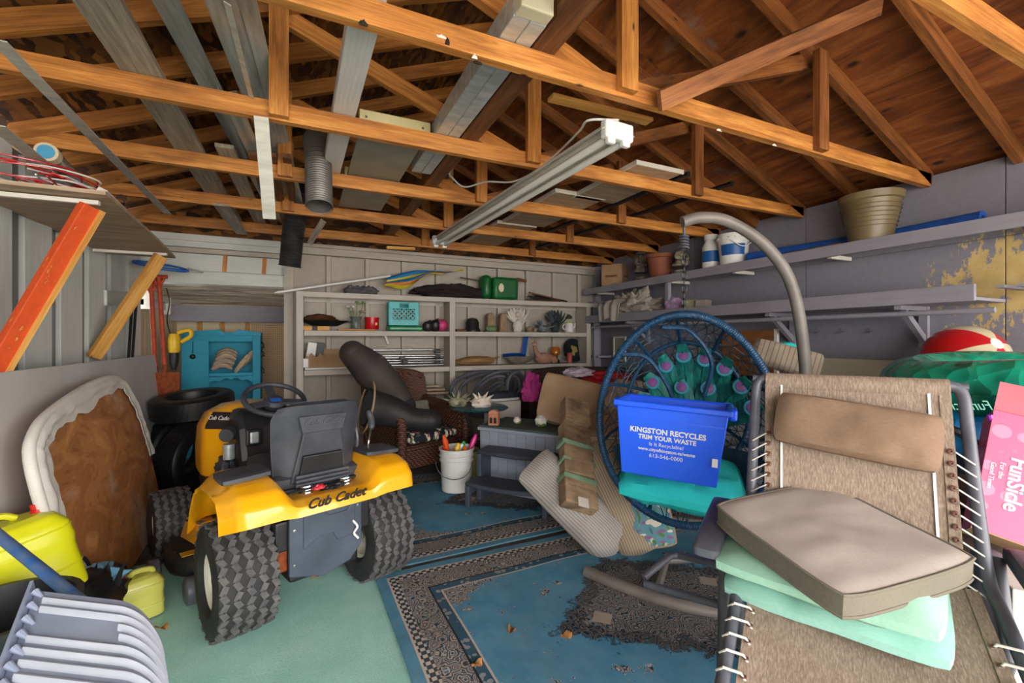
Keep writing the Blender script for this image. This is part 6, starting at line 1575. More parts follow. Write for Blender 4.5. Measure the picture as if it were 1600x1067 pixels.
MB().tube(smooth_path([c_ + Vector((-.02, 0, .1)), c_ + Vector((-.06, 0, .3)), c_ + Vector((-.04, 0, .5)), c_ + Vector((-.07, 0, .66))], 5), .006, 6).obj('cord', 'black', dr)
fl_ = [Vector(at(x_, y_, Z=.03)) for x_, y_ in ((252, 982), (420, 902), (378, 938), (492, 900), (620, 885), (745, 1040), (800, 985), (885, 995))]
LEAF = ['curled tan dry leaf on the mint carpet beside the snow shovel', 'dry brown leaf on the mint carpet right of the mower rear left tyre', 'dry brown leaf on the mint carpet close against the mower left tyre', 'dry brown leaf on the mint carpet below the mower rear plate', 'dry brown leaf beside the mower right tyre at the rug corner', 'curled brown dry leaf nearest the camera on the blue rug', 'dry brown leaf in the blue field left of the rug medallion', 'dry brown leaf at the edge of the dark rug medallion']
for k, p_ in enumerate(fl_):
    a_ = k * 1.3
    tag(MB().sheet(lambda u, v: p_ + Vector((math.cos(a_), math.sin(a_), 0)) * .05 * (u - .5) + Vector((-math.sin(a_), math.cos(a_), 0)) * (v - .5) * .035 * math.sin(.3 + u * 2.6) + Vector((0, 0, .008 + .012 * math.sin(u * 5 + v * 3))), 6, 4, .001).obj('dry_leaf', flat('dry_leaf%d' % k, '8a5a2c', 'b07a42', 20, .8)), LEAF[k], 'leaf', 'dry leaves on the ' + ('mint carpet' if p_.x < .4 else 'blue rug'))

# ------------------------------------------------------------------ things on the back shelves
S1, S2, S3 = 1.862, 1.452, 1.032
def on(px, Z, Y=5.33):
    p = at(px, 500, Y=Y); return Vector((p.x, p.y, Z))
def S(px0, px1, Y=5.33): return abs(at(px1, 500, Y=Y).x - at(px0, 500, Y=Y).x)
# top shelf
um = thing('beach_umbrella', 'folded blue and yellow beach umbrella with white pole on the top shelf', 'umbrella', on(620, S1))
a_, b_ = Vector(at(437, 456, Y=5.22)), Vector(at(610, 431, Y=5.3))
MB().tube([a_, b_], .013, 10).obj('pole', 'white', um)
MB().tube([a_ + (a_ - b_).normalized() * .05, a_], [.004, .016], 8).obj('ferrule', 'white', um)
C0, C1 = Vector(at(606, 438, Y=5.3)), Vector(at(722, 428, Y=5.3))
UC = [flat('umb_blue', '1668a0', '1f7cb8', 6, .6), flat('umb_yellow', 'c9bc2a', 'd9cd3c', 6, .6), flat('umb_orange', 'c06a2a', 'd07f3a', 6, .6), flat('umb_teal', '1a7f8c', '259aa6', 6, .6)]
def drape(k):
    """one coloured panel of the loosely folded canopy, hanging from the ridge line"""
    v0, v1 = k / 6, (k + 1) / 6
    def fn(u, v):
        w = v0 + (v1 - v0) * v
        p = C0.lerp(C1, u) + Vector((0, 0, .05 * math.sin(min(u * 1.4, 1) * 3.0) + .035))
        drop = (.155 * math.exp(-((u - .24) / .26) ** 2) + .05 * (1 - u))
        return p + Vector((-.06 * w * (1 - u), -.09 * math.sin(w * 2.4) - .02 * math.sin(w * 9 + u * 5), -drop * w - .012 * math.sin(u * 14 + w * 4) * w))
    return fn
for k, c_ in enumerate((0, 0, 1, 0, 2, 1)):
    MB().sheet(drape(k), 22, 4, .003).obj('canopy_panel', UC[c_], um)
M['dark_cloth'] = fabric('dark_brown_cloth', '211b1d', '352c2d')
tag(MB().heap(on(706, S1 + .06), (S(655, 760) / 2, .1, .1), .45, 2.0, 3, 34, 22, .6).obj('dark_cloth', 'dark_cloth'), 'dark brown crumpled cloth beside the green grill on the top shelf', 'cloth')
for px_, l_ in ((553, 'left grey crumpled cover on the umbrella pole'), (576, 'right grey crumpled cover on the umbrella pole')):
    tag(MB().heap(on(px_, S1 + .03, 5.25), (.09, .06, .055), .5, 2.2, px_, 22, 14, .5).obj('grey_cover', fabric('greycov%d' % px_, '4a4a4c', '66666a')), l_, 'cloth', 'grey covers on the top shelf')
gc = thing('camp_grill', 'dark green metal camp grill case with black handle on the top shelf', 'grill', on(777, S1), local=True)
M['grill_green'] = flat('grill_green', '0f5a28', '167034', 5, .35)
MB().b(-.24, -.115, -.12, .09, .01, .31).obj('lid', 'grill_green', gc, True, .05)
MB().b(-.105, .24, -.13, .1, .0, .29).obj('case', 'grill_green', gc, True, .04)
MB().lathe([(.045, 0), (.04, .006), (0, .008)], 18, Matrix.Translation((.0, -.132, .15)) @ Matrix.Rotation(R(90), 4, 'X') @ Matrix.Diagonal((.8, 1.25, 1, 1))).obj('badge', 'cream', gc)
MB().tube([(.2, -.0, .27), (.3, -.0, .29), (.42, .0, .27)], .02, 8).obj('handle', 'dark_beam', gc)
MB().tube([(.28, 0, .02), (.29, 0, .26)], .012, 8).obj('stand_rod', 'black', gc)
MB().tube([(-.25, 0, .24), (-.5, .02, .27)], .008, 6).obj('side_rod', 'black', gc)
rr = random.Random(3)
dj = thing('dark_sticks', 'pile of dark folded rods at the right end of the top shelf', 'rods', on(848, S1))
for k in range(9):
    x0, x1 = on(818 + 3 * k, S1 + .015 + .012 * (k % 4)), on(872 + rr.randint(-8, 12), S1 + .012 + .004 * k)
    MB().tube([x0 + Vector((0, -.08 + .02 * k, .04 * (k % 3))), x1 + Vector((0, -.09 + .02 * k, 0))], .01, 6).obj('rod', 'black' if k % 2 else 'dark_beam', dj)
# second shelf, left bay
tag(MB().heap(on(500, S2 + .13), (S(478, 528) / 2, .1, .045), .3, 2.4, 6, 28, 18, .6).obj('leather_hat', fabric('brown_leather', '3f2818', '5d3d26')), 'brown crumpled leather hat on top of the dark pan', 'hat')
pn = thing('roasting_pan', 'dark metal roasting pan on wood blocks under the leather hat', 'pan', on(508, S2 + .05), local=True)
MB().lathe([(.1, 0), (.19, .05), (.2, .06), (.19, .06), (.1, .012), (0, .012)], 24, None, 1.25, .6).obj('pan', flat('dark_pan', '25262a', '3c3e44', 6, .3, .6), pn)
MB().b(.2, .34, -.02, .02, .04, .055).obj('handle', 'black', pn, False, .006)
for px_, w_, l_ in ((480, .09, 'small wood block at the far left of the middle shelf'), (505, .12, 'wood block under the pan on the middle shelf'), (557, .4, 'thin wood board under the glass and red tin')):
    tag(MB().b(-w_ / 2, w_ / 2, -.07, .07, 0, .045 if w_ < .2 else .018).obj('wood_block', 'pine' if w_ < .2 else 'truss', smooth=False, bevel=.003, m=Matrix.Translation(on(px_, S2 + .001, 5.3))), l_, 'block', 'wood pieces on the middle shelf')
gv = thing('glass_vase', 'clear glass vase with artificial flowers on the middle shelf', 'vase', on(556, S2 + .02), local=True)
t = NT('vase_glass'); t.b.inputs['Transmission Weight'].default_value = .8
M['glass'] = t.done('b9c4c0', .1)
MB().lathe([(.05, 0), (.055, .02), (.05, .1), (.07, .14), (.064, .14), (.045, .1), (.05, .02), (0, .015)], 20).obj('vase', 'glass', gv)
for k in range(9):
    a_ = k * 2.4; e = Vector((.09 * math.cos(a_), .05 * math.sin(a_), .19 + .05 * ((k * 7) % 3)))
    MB().tube([(0, 0, .03), e * .6, e], .004, 5).obj('stem', 'leaf', gv)
    MB().heap(e, .022, .5, 3, k, 10, 8).obj('petal_head', [flat('petal_pink', 'b98a94', None), flat('petal_white', 'd9d6cc', None), 'leaf'][k % 3] if k < 3 else [bpy.data.materials['petal_pink'], bpy.data.materials['petal_white'], M['leaf']][k % 3], gv)
rt = thing('red_tin', 'bright red round tin with gold mark on the middle shelf', 'tin', on(581, S2 + .02), local=True)
MB().lathe([(.075, 0), (.078, .005), (.078, .115), (.082, .117), (.082, .135), (0, .138)], 28).obj('tin', flat('tin_red', 'b01018', 'c2161e', 4, .3), rt)
MB().lathe([(.018, 0), (.016, .003), (0, .004)], 10, Matrix.Translation((.035, -.069, .06)) @ Matrix.Rotation(R(90), 4, 'X')).obj('gold_mark', flat('gold_mark', 'd9a84a', None, rough=.4), rt)
cr = thing('milk_crate', 'turquoise plastic milk crate with lattice front on the middle shelf', 'crate', on(629, S2 + .065), R(-4), local=True)
M['crate_t'] = flat('crate_turquoise', '14a0a6', '1cb4b8', 4, .4)
W_, H_ = .165, .27
for z0_, z1_ in ((0, .065), (.2, H_)): MB().b(-W_, W_, .1, .12, z0_, z1_).obj('back_side', 'crate_t', cr, False, .004)
for sx in (-1, 1): MB().b(sx * W_ - .008, sx * W_ + .008, -.12, .12, 0, H_).obj('side_wall', 'crate_t', cr, False, .004)
MB().b(-W_, W_, -.12, .12, 0, .01).obj('base', 'crate_t', cr, False)
MB().b(-W_, W_, -.128, -.112, 0, .065).obj('front_lower', 'crate_t', cr, False, .003)
MB().b(-W_, -.05, -.128, -.112, .19, H_).obj('front_upper', 'crate_t', cr, False, .003); MB().b(.05, W_, -.128, -.112, .19, H_).obj('front_upper', 'crate_t', cr, False, .003)
MB().b(-.05, .05, -.128, -.112, .25, H_).obj('grip_bar', 'crate_t', cr, False, .003); MB().b(-.05, .05, -.128, -.112, .19, .205).obj('grip_bar', 'crate_t', cr, False, .003)
for sx in (-1, 1): MB().b(sx * .145 - .02, sx * .145 + .02, -.128, -.112, .06, .2).obj('front_edge', 'crate_t', cr, False)
for k in range(-3, 5):
    for s_ in (-1, 1):
        x0 = -.12 + k * .05 if s_ > 0 else .12 - k * .05
        a_ = Vector((x0, -.12, .065)); b_ = Vector((x0 + s_ * .125, -.12, .19))
        def clip(p, q):
            d = q - p; t0, t1 = 0, 1
            for bound, sg in ((-.125, 1), (.125, -1)):
                if abs(d.x) > 1e-6:
                    tt = (bound - p.x) / d.x
                    if d.x * sg > 0: t0 = max(t0, tt)
                    else: t1 = min(t1, tt)
            return (p + d * t0, p + d * t1) if t1 - t0 > .05 else None
        c_ = clip(a_, b_)
        if c_: MB().bar(c_[0], c_[1], .012, .01, (0, 1, 0)).obj('lattice_bar', 'crate_t', cr, False)
tag(MB().b(-.2, .2, -.11, .11, 0, .06).obj('green_tray', flat('green_tray', '1a6b44', '2f8f60', 18, .3), smooth=True, bevel=.02, m=Matrix.Translation(on(632, S2 + .001))), 'shallow green tray under the turquoise milk crate', 'tray')
for px_, r_, c_, l_ in ((668, .06, '2a2729', 'dark grey ball left of the black ball on the middle shelf'), (680, .07, '1a191b', 'black ball beside the pink ball on the middle shelf')):
    o = thing('dumbbell_weight', l_, 'weight', on(px_, S2), local=True)
    MB().lathe([(r_ * .5, 0), (r_ * .95, r_ * .5), (r_, r_), (r_ * .95, r_ * 1.5), (r_ * .5, r_ * 1.95), (0, r_ * 2)], 18).obj('body', flat('ballm%d' % px_, c_, None, rough=.45), o)
    MB().tube([(0, 0, r_ * 1.9), (.04, -.0, r_ * 2.2)], .012, 8).obj('nub', 'black', o)
o = thing('pink_ball', 'half hidden pink ball beside the shelf divider', 'ball', on(690, S2), local=True)
MB().sphere((0, 0, .075), .075, 16, 12).obj('ball', flat('hot_pink', 'c2386e', 'd04a80', 5, .5), o); MB().lathe([(.03, .148), (0, .152)], 12).obj('valve', 'white', o)
# second shelf, right bay
cp = thing('bowler_cap', 'dark round metal lantern hood with flat brim on the right middle shelf', 'lantern hood', on(738, S2), local=True)
MB().lathe([(.1, 0), (.1, .03), (.085, .05), (.085, .12), (.06, .165), (0, .18)], 22).obj('dome', flat('dark_hood', '1c1a1b', '2f2b2a', 6, .4), cp)
MB().b(-.22, -.08, -.04, .04, .0, .03).obj('brim', 'dark_beam', cp, False, .01)
M['stone'] = flat('tan_stone', '8a7258', 'a48a6c', 14, .85, bump=.4, bscale=40)
for px_, h_, w_, l_ in ((765, .24, .05, 'left tan stone bookend slab on the right middle shelf'), (785, .245, .055, 'right tan stone bookend slab on the right middle shelf')):
    o = thing('stone_bookend', l_, 'bookend', on(px_, S2), local=True)
    MB().prism([(-w_, 0), (w_, 0), (w_ * .9, h_ * .8), (w_ * .5, h_), (-w_ * .5, h_), (-w_ * .9, h_ * .8)], -.06, .06, basis3((0, 0, 0), (1, 0, 0), (0, 0, 1))).obj('slab', 'stone', o, True, .015)
    MB().b(-w_ * 1.3, w_ * 1.3, -.07, .07, 0, .02).obj('foot', 'stone', o, False, .005)
spiky('toad_figurine', 'green spotted toad figurine in front of the stone bookends', 'figurine', on(768, S2, 5.24), .055, '4f6a44', '7d8f66', 6, .03, 21)
def angel(label, loc, c1, c2, s):
    o = thing('wing_figurine', label, 'figurine', loc, local=True); m_ = flat('wing' + c1, c1, c2, 9, .7)
    MB().heap((0, 0, .07 * s), (.06 * s, .05 * s, .08 * s), .15, 2, 2, 18, 14, .9).obj('body', m_, o)
    MB().sphere((0, -.0, .2 * s), .03 * s, 12, 10).obj('head', m_, o)
    for sx in (-1, 1):
        for k in range(5):
            a_ = R(35 + 18 * k)
            MB().sheet(lambda u, v: (sx * (.03 * s + math.cos(a_) * .15 * s * u + (v - .5) * .06 * s * math.sin(u * 2.8)), .02 * (v - .5) + .012 * k - .02, .08 * s + math.sin(a_) * .19 * s * u + (v - .5) * .03 * s), 6, 4, .012 * s).obj('wing_feather', m_, o)
    return o
angel('white winged bird figurine on the right middle shelf', on(809, S2), 'c9c0b5', 'ddd5ca', 1.15)
for px_, r_, l_ in ((827, .04, 'small cream egg shaped ornament right of the white wings'), (836, .03, 'tiny cream pebble ornament right of the egg shaped one')):
    o = thing('pebble_ornament', l_, 'ornament', on(px_, S2, 5.26), local=True); MB().heap((0, 0, r_), r_, .12, 2, px_, 14, 10, .95).obj('stone', 'stone', o); MB().lathe([(r_ * .7, 0), (r_ * .7, .008), (0, .008)], 12).obj('base', 'grey_wood', o)
spiky('fairy_figurine', 'dark green leafy fairy figurine on the right middle shelf', 'figurine', on(848, S2), .065, '2c4040', '8a9694', 12, .12, 33)
angel('dark slate winged dragon figurine on the right middle shelf', on(868, S2), '262d33', '3d464d', 1.1)
tp_ = thing('teapot_planter', 'white teapot with yellow lid and dark plant on the right middle shelf', 'teapot', on(889, S2, 5.26), local=True)
MB().lathe([(.05, 0), (.06, .01), (.065, .06), (.055, .12), (.045, .13), (0, .13)], 22).obj('pot', 'white', tp_)
MB().lathe([(.046, .13), (.04, .145), (0, .15)], 18).obj('lid', flat('lid_yellow', 'b9b03a', 'c8c04c', 5, .4), tp_)
MB().tube(smooth_path([(.055, 0, .05), (.09, 0, .08), (.1, 0, .13)], 5), [.016, .014, .013, .012, .011, .01, .01, .01, .01, .01, .009], 8).obj('spout', 'white', tp_)
MB().tube(arc((-.065, 0, .075), .035, 60, 300, 10, 'xz'), .007, 6).obj('handle', 'white', tp_)
MB().heap((0, .0, .19), (.04, .04, .05), .6, 3, 5, 16, 12).obj('plant', flat('dark_plant', '2a2f22', '4a5238', 12, .8), tp_)
# third shelf, left bay
tag(MB().b(.0, .62, -.14, .1, 0, .022).obj('white_slab', 'white_paint', smooth=False, bevel=.004, m=Matrix.Translation(on(476, S3 + .001, 5.33))), 'thin white slab under the torn cardboard box', 'slab')
cbx = thing('torn_carton', 'torn open cardboard box on the lower shelf', 'carton', on(512, S3 + .025), local=True)
x_ = S(478, 546) / 2
tp2 = [(-x_, 0), (x_, 0)] + [(x_ - 2 * x_ * k / 16, .13 + .018 * math.sin(k * 1.9) + .012 * math.sin(k * 4.1)) for k in range(17)]
MB().prism(tp2, .118, .124, basis3((0, 0, 0), (1, 0, 0), (0, 0, 1))).obj('front', 'card', cbx, False)
MB().b(-x_, x_, .1, .106, 0, .19).obj('rear', 'card', cbx, False); MB().b(-x_, -x_ + .006, -.12, .1, 0, .15).obj('side', 'card', cbx, False); MB().b(x_ - .006, x_, -.12, .1, 0, .15).obj('side', 'card', cbx, False)
MB().b(-x_, x_, -.12, .1, 0, .006).obj('bottom', 'card', cbx, False)
tag(MB().b(-.045, .045, -.03, .03, 0, .16).obj('white_packet', 'white', smooth=False, bevel=.004, m=Matrix.LocRotScale(on(485, S3 + .13, 5.36), Euler((0, R(8), 0)), None)), 'white packet sticking up from the torn cardboard box', 'packet')
tag(MB().b(-.04, .04, -.02, .02, 0, .16).obj('dark_packet', 'charcoal', smooth=False, bevel=.004, m=Matrix.LocRotScale(on(498, S3 + .13, 5.39), Euler((0, R(8), 0)), None)), 'dark packet behind the white one in the cardboard box', 'packet')
tag(MB().b(-.045, .045, -.05, .05, 0, .1).obj('white_cup', 'white', bevel=.01, m=Matrix.Translation(on(475, S3 + .024, 5.24))), 'small white box at the left end of the lower shelf', 'box')
po_ = thing('folded_canopy_frame', 'folded silver tube frame with black joints on the lower shelf', 'tube frame', on(635, S3))
for k, (z_, dx, dy) in enumerate(((.02, .12, 0), (.05, 0, .03), (.08, .02, -.02), (.11, .03, .02), (.135, .0, -.03), (.2, -.06, .05))):
    MB().tube([on(575 + dx * 60, S3 + z_, 5.33 + dy), on(693, S3 + z_ - .005, 5.33 + dy)], .013, 10).obj('tube', 'steel', po_)
for px_, z_ in ((575, .2), (628, .1), (632, .06), (683, .05), (683, .12), (683, .18)):
    MB().c(on(px_, S3 + z_), (.06, .1, .045)).obj('joint', 'black', po_, False, .006)
# third shelf, right bay
dw_ = thing('driftwood_cat', 'carved tan wooden lying cat on the right lower shelf', 'carving', on(745, S3), local=True)
M['carved'] = wood('carved_wood', 'b08a56', '8d6638', '573a1c', 1.2, .03)
MB().tube(smooth_path([(-.28, 0, .04), (-.1, 0, .055), (.1, 0, .06), (.24, 0, .05)], 6), [.02, .03, .035, .04, .045, .05, .055, .055, .055, .055, .055, .05, .05, .05, .05, .045, .04, .03, .02], 12).obj('body', 'carved', dw_)
MB().heap((-.27, -.02, .035), (.06, .04, .035), .3, 3, 2).obj('head', 'carved', dw_); MB().tube([(.2, 0, .06), (.3, -.02, .1)], [.02, .008], 8).obj('tail', 'carved', dw_)
bw = thing('stone_bowl', 'shallow grey stone bowl on the right lower shelf', 'bowl', on(811, S3), local=True)
MB().lathe([(.08, 0), (.15, .03), (.22, .09), (.215, .095), (.14, .04), (0, .03)], 28, None, 1, .6).obj('bowl', flat('bowl_stone', '7d7468', '958b7d', 10, .7), bw); MB().lathe([(.085, 0), (.085, .01), (0, .01)], 18, None, 1, .6).obj('foot_ring', 'grey_wood', bw)
bs = thing('blue_scoop', 'bright blue plastic scoop leaning on the stone bowl', 'scoop', on(805, S3 + .1, 5.4))
M['blue_pl'] = flat('scoop_blue', '10479a', '185ab4', 5, .35)
MB().bar(on(818, S3 + .12, 5.42), on(822, S3 + .38, 5.44), .07, .015, (0, 1, 0)).obj('handle', 'blue_pl', bs, False, .006)
MB().sheet(lambda u, v: on(786 + 34 * u, S3 + .1 + .012 * math.sin(u * 3), 5.36 + .1 * v) + Vector((0, 0, .03 * (v * 2 - 1) ** 2)), 8, 6, .01).obj('pan', 'blue_pl', bs)
df = thing('deer_figurine', 'pinkish clay lying deer figurine with antlers on the lower shelf', 'figurine', on(848, S3, 5.28), local=True)
M['clay'] = flat('pink_clay', 'a07460', 'b98b76', 12, .8)
MB().heap((.03, 0, .07), (.14, .06, .075), .08, 1.6, 3, 24, 16, .9).obj('body', 'clay', df)
MB().tube(smooth_path([(-.06, 0, .1), (-.11, 0, .18), (-.12, 0, .24)], 5), [.045, .042, .04, .036, .034, .032, .03, .028, .028, .028, .028], 10).obj('neck', 'clay', df)
MB().heap((-.13, -.01, .26), (.045, .03, .03), .1, 2, 4, 14, 10).obj('head', 'clay', df)
for sx in (-1, 1):
    MB().tube(smooth_path([(-.11, sx * .015, .28), (-.1, sx * .04, .32), (-.06, sx * .05, .36)], 4), .006, 6).obj('antler', 'clay', df); MB().tube([(-.09, sx * .045, .33), (-.12, sx * .06, .36)], .005, 6).obj('antler', 'clay', df)
MB().heap((.16, -.03, .05), (.05, .04, .05), .15, 2, 8, 14, 10, .9).obj('haunch', 'clay', df)
lj = thing('amber_lamp', 'amber glass oil lamp with dark base on the lower shelf', 'lamp', on(868, S3, 5.36), local=True)
MB().lathe([(.06, 0), (.06, .03), (.03, .06), (.03, .1), (0, .1)], 18).obj('base', 'black', lj)
MB().lathe([(.04, .1), (.065, .13), (.065, .19), (.05, .22), (0, .225)], 18).obj('globe', flat('amber_glass', 'a85a14', 'd0761c', 5, .15), lj)
rc = thing('red_candle', 'short red candle in a jar on the lower shelf', 'candle', on(890, S3, 5.24), local=True)
MB().lathe([(.035, 0), (.037, .01), (.037, .13), (.03, .14), (0, .14)], 18).obj('jar', flat('candle_red', 'b04640', 'c25650', 5, .4), rc); MB().tube([(0, 0, .14), (0, 0, .155)], .003, 5).obj('wick', 'black', rc)
dp = thing('display_plate', 'dark round plate with gold leaf picture at the end of the lower shelf', 'plate', on(896, S3, 5.40), local=True)
pm = Matrix.Translation((0, 0, .17)) @ Matrix.Rotation(R(78), 4, 'X')
MB().lathe([(.17, .01), (.165, .018), (.12, .008), (0, .006)], 32, pm).obj('plate', flat('plate_dark', '141a1c', '222a2c', 6, .25), dp)
MB().heap((0, 0, .0), (.08, .1, .012), .4, 2, 5, 20, 10, m=pm).obj('gold_picture', flat('gold_leaf', '8a7a42', 'a8965a', 12, .6), dp)

# ------------------------------------------------------------------ right wall shelves
U1 = 2.072
def onr(px, Z, X=3.82):
    p = at(px, 450, X=X); return Vector((p.x, p.y, Z))
bxr = thing('moving_carton', 'closed brown cardboard box at the far end of the upper shelf', 'carton', onr(962, U1, 3.84), R(32), local=True)
MB().b(-.16, .16, -.14, .14, 0, .27).obj('body', 'card', bxr, False, .004)
MB().b(-.16, .0, -.141, .141, .27, .274).obj('flap', 'card', bxr, False); MB().b(.002, .16, -.141, .141, .27, .274).obj('flap', 'card', bxr, False)
for m_ in (basis3((0, -.1415, .12), (1, 0, 0), (0, 0, 1)), basis3((-.1615, 0, .12), (0, -1, 0), (0, 0, 1))):
    MB().prism([(-.08, -.012), (.08, -.012), (.07, .012), (-.085, .014)], 0, .001, m_).obj('print_mark', 'dark_beam', bxr, False)
def statue(label, loc, h, c1, c2, seed, w=.06):
    o = thing('garden_statue', label, 'statue', loc, local=True); m_ = flat('statue%d' % seed, c1, c2, 16, .85, bump=.5, bscale=30)
    MB().lathe([(w * 1.2, 0), (w * 1.25, .02), (w, .03), (w * .95, .05)], 16).obj('plinth', m_, o)
    MB().heap((0, 0, h * .28), (w * 1.1, w, h * .24), .35, 3, seed, 22, 18).obj('robe', m_, o)
    MB().heap((0, 0, h * .58), (w * .9, w * .8, h * .2), .4, 3, seed + 1, 22, 16).obj('torso', m_, o)
    MB().heap((.0, -.01, h * .86), (w * .62, w * .62, h * .12), .2, 3, seed + 2, 18, 12).obj('head', m_, o)
    for sx in (-1, 1): MB().tube(smooth_path([(sx * w * .8, 0, h * .68), (sx * w * 1.2, -.02, h * .55), (sx * w * .3, -w * .9, h * .5)], 4), w * .25, 8).obj('arm', m_, o)
    return o
statue('grey stone garden statue between carton and terracotta pot', onr(1001, U1), .4, '5f564c', '8a8072', 40, .075)
statue('pale ornate garden statue right of the terracotta pot', onr(1064, U1), .34, '7d7563', 'a89f8a', 50, .075)
def pot(name, label, loc, r0, r1, h, mt, rim=.02):
    o = thing(name, label, 'pot', loc, local=True)
    MB().lathe([(r0, 0), (r0 + (r1 - r0) * .45, h * .4), (r1 * .97, h * .86), (r1 * .93, h * .86), (r0 * .9, .02), (0, .02)], 32).obj('body', mt, o)
    MB().lathe([(r1 * .97, h * .84), (r1 + rim * .6, h * .86), (r1 + rim, h), (r1 + rim * .3, h), (r1 * .93, h * .86)], 32, caps=False).obj('rim', mt, o)
    return o
pot('terracotta_pot', 'terracotta plant pot on the upper right shelf', onr(1032, U1), .115, .155, .27, flat('terracotta_pot', '7d4432', '935540', 6, .75))
M['bronze_pot'] = flat('bronze_plastic', '6b5b3e', '7f6e4e', 4, .4)
bp = pot('planter', 'large bronze plastic planter on the upper right shelf', Vector((3.81, at(1360, 370, X=3.81).y, U1)), .13, .185, .34, 'bronze_pot', .014)
for k in range(6): MB().tube([((.152 + .0065 * k) * math.cos(R(a)), (.152 + .0065 * k) * math.sin(R(a)), .1 + .03 * k) for a in range(0, 360, 10)], .0025, 5, closed=True).obj('groove_ring', 'bronze_pot', bp)
M['lab_blue'] = flat('label_blue', '124f92', '1a60aa', 6, .4)
def label_band(o, r0, r1, z0, z1, a0, a1, nm='label', mt='lab_blue'):
    MB().sheet(lambda u, v: ((r0 + (r1 - r0) * v) * math.cos(R(a0 + (a1 - a0) * u)), (r0 + (r1 - r0) * v) * math.sin(R(a0 + (a1 - a0) * u)), z0 + (z1 - z0) * v), 12, 1, .001).obj(nm, mt, o)
bo = thing('chemical_bottle', 'tall white bottle with blue label on the upper right shelf', 'bottle', onr(1111, U1, 3.80), local=True); bo.scale = (1.15, 1.15, 1.12)
MB().lathe([(.07, 0), (.075, .01), (.075, .2), (.05, .25), (.05, .26), (.058, .262), (.058, .31), (0, .312)], 24).obj('body', 'white', bo)
label_band(bo, .0765, .0765, .06, .16, 150, 290)
pa_ = thing('chemical_pail', 'white pail with studded lid and blue label on the upper shelf', 'pail', onr(1146, U1, 3.82), local=True); pa_.scale = (1.15, 1.15, 1.15)
MB().lathe([(.1, 0), (.105, .01), (.12, .2), (.124, .2), (.124, .235), (.13, .235), (.13, .26), (0, .262)], 30).obj('body', 'white', pa_)
for k in range(16): MB().sphere((.129 * math.cos(R(k * 22.5)), .129 * math.sin(R(k * 22.5)), .225), .007, 6, 5).obj('lid_stud', 'white', pa_)
label_band(pa_, .111, .119, .08, .17, 165, 265)
MB().tube(smooth_path([(-.11, -.06, .2), (-.06, -.13, .14), (.04, -.14, .18), (.09, -.1, .23)], 5), .005, 6).obj('handle', 'white', pa_)
M['noodle'] = flat('noodle_blue', '124a9c', '1a5cb4', 8, .7, bump=.2)
nd = thing('pool_noodle', 'long blue foam pool noodle lying along the upper right shelf', 'pool noodle', (3.87, 2.1, U1 + .04))
MB().tube([(3.8, at(1170, 400, X=3.8).y, U1 + .05), (3.95, 1.75, U1 + .05), (3.9, at(1536, 340, X=3.9).y, U1 + .05)], .045, 16).obj('foam', 'noodle', nd)
e_ = at(1536, 340, X=3.9).y
MB().tube([(3.9, e_ - .003, U1 + .05), (3.9, e_ + .0, U1 + .05)], .016, 10).obj('hole', flat('noodle_hole', '0b2a60', None), nd)
tag(MB().b(-.3, .3, -.06, .06, 0, .015).obj('wood_scrap', 'dark_beam', smooth=False, m=Matrix.LocRotScale(Vector((3.76, 2.3, U1)), Euler((0, 0, R(88))), None)), 'thin dark wood scrap lying in front of the pool noodle', 'scrap')
tag(board('white_stick', (3.69, at(1545, 352, X=3.69).y, 2.035), (3.66, .55, 2.035), .03, .025, 'white_paint'), 'white painted stick fixed to the upper shelf edge at the right', 'stick')
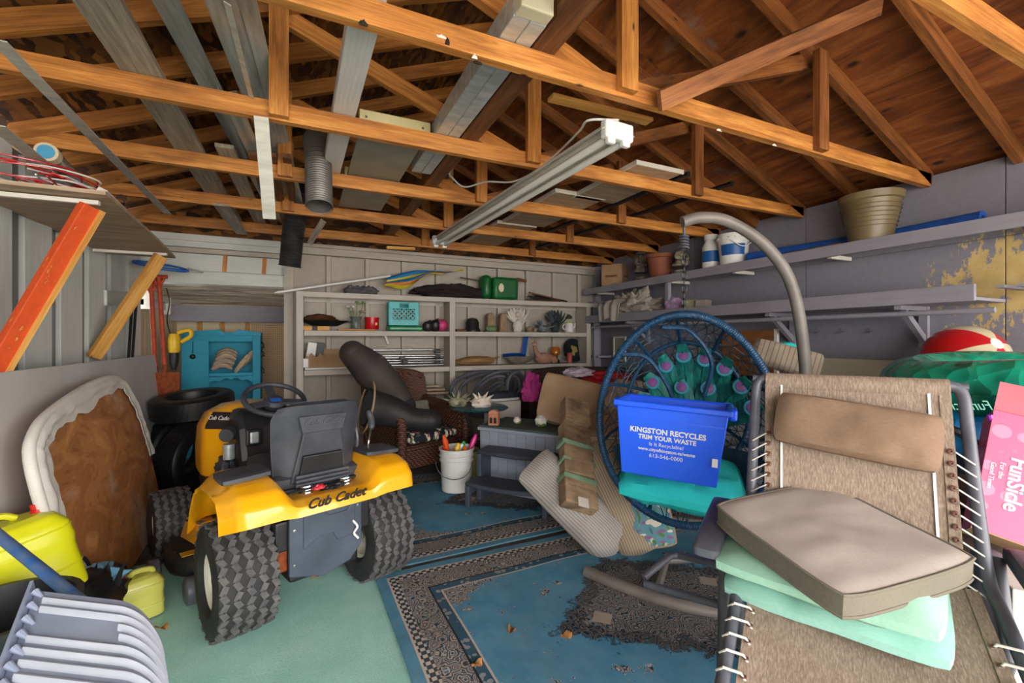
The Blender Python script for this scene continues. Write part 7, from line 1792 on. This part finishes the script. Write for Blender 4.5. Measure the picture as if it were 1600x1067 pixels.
# trough shelf contents
ls_z = 1.607
lcl = thing('white_sheet_heap', 'crumpled white bed sheet hanging over the trough shelf', 'sheet', onr(990, ls_z, 3.72))
c_ = onr(992, ls_z + .15, 3.74)
mW = fabric('white_linen', 'a39a92', 'c2bab0')
MB().heap(c_, (.15, .36, .16), .55, 2.6, 13, 48, 34, .9).obj('heap', mW, lcl)
e_ = onr(955, 0, 3.57)
MB().sheet(lambda u, v: Vector((3.66 - .115 * min(1, v * 2.2) + .016 * math.sin(u * 16), e_.y - .2 + .46 * u - .1 * v * (u - .5), 1.84 - .0 * u - .33 * max(0, v - .3) - .02 * math.sin(u * 9))), 30, 14, .006).obj('hanging_corner', mW, lcl)
for k, (px_, z_, r_, c1, c2, l_) in enumerate(((1028, .05, (.12, .16, .05), '8d6f8c', 'a989a6', 'lilac folded towel under the white sheet'), (1054, .12, (.1, .11, .09), '9c7f9f', 'b79ab8', 'lilac towel rolled up beside the shelf post'), (1052, .045, (.11, .15, .045), '7d6480', '96799a', 'mauve towel lying flat in the trough shelf'))):
    tag(MB().heap(onr(px_, ls_z + z_, 3.76), r_, .3, 2.4, 60 + k, 26, 18, .85).obj('towel', fabric('towel%d' % k, c1, c2)), l_, 'towel', 'towels in the trough shelf')
for px_, w_, h_, c1, l_ in ((1083, .07, .1, '8f8c70', 'olive wooden block left of the pair in the trough shelf'), (1099, .06, .09, '8b8078', 'grey wooden block right of the pair in the trough shelf')):
    o = tag(MB().b(-w_, w_, -w_, w_, 0, h_ + .06).obj('wooden_block', flat('blk%d' % px_, c1, None, rough=.7), smooth=False, bevel=.006, m=Matrix.LocRotScale(onr(px_, ls_z, 3.72), Euler((0, 0, .3)), None)), l_, 'block')
fr_ = thing('picture_frame', 'small white frame leaning on the back corner below the shelves', 'frame', at(968, 545, X=3.95))
c_ = at(968, 545, X=3.95)
for dy, dz, sy, sz in ((-.12, 0, .02, .34), (.12, 0, .02, .34), (0, .16, .24, .02), (0, -.16, .24, .02)):
    MB().c(c_ + Vector((0, dy, dz)), (.02, sy, sz)).obj('frame_bar', 'white_paint', fr_, False)
MB().c(c_ + Vector((.008, 0, 0)), (.006, .23, .31)).obj('backing', 'grey_panel', fr_, False)
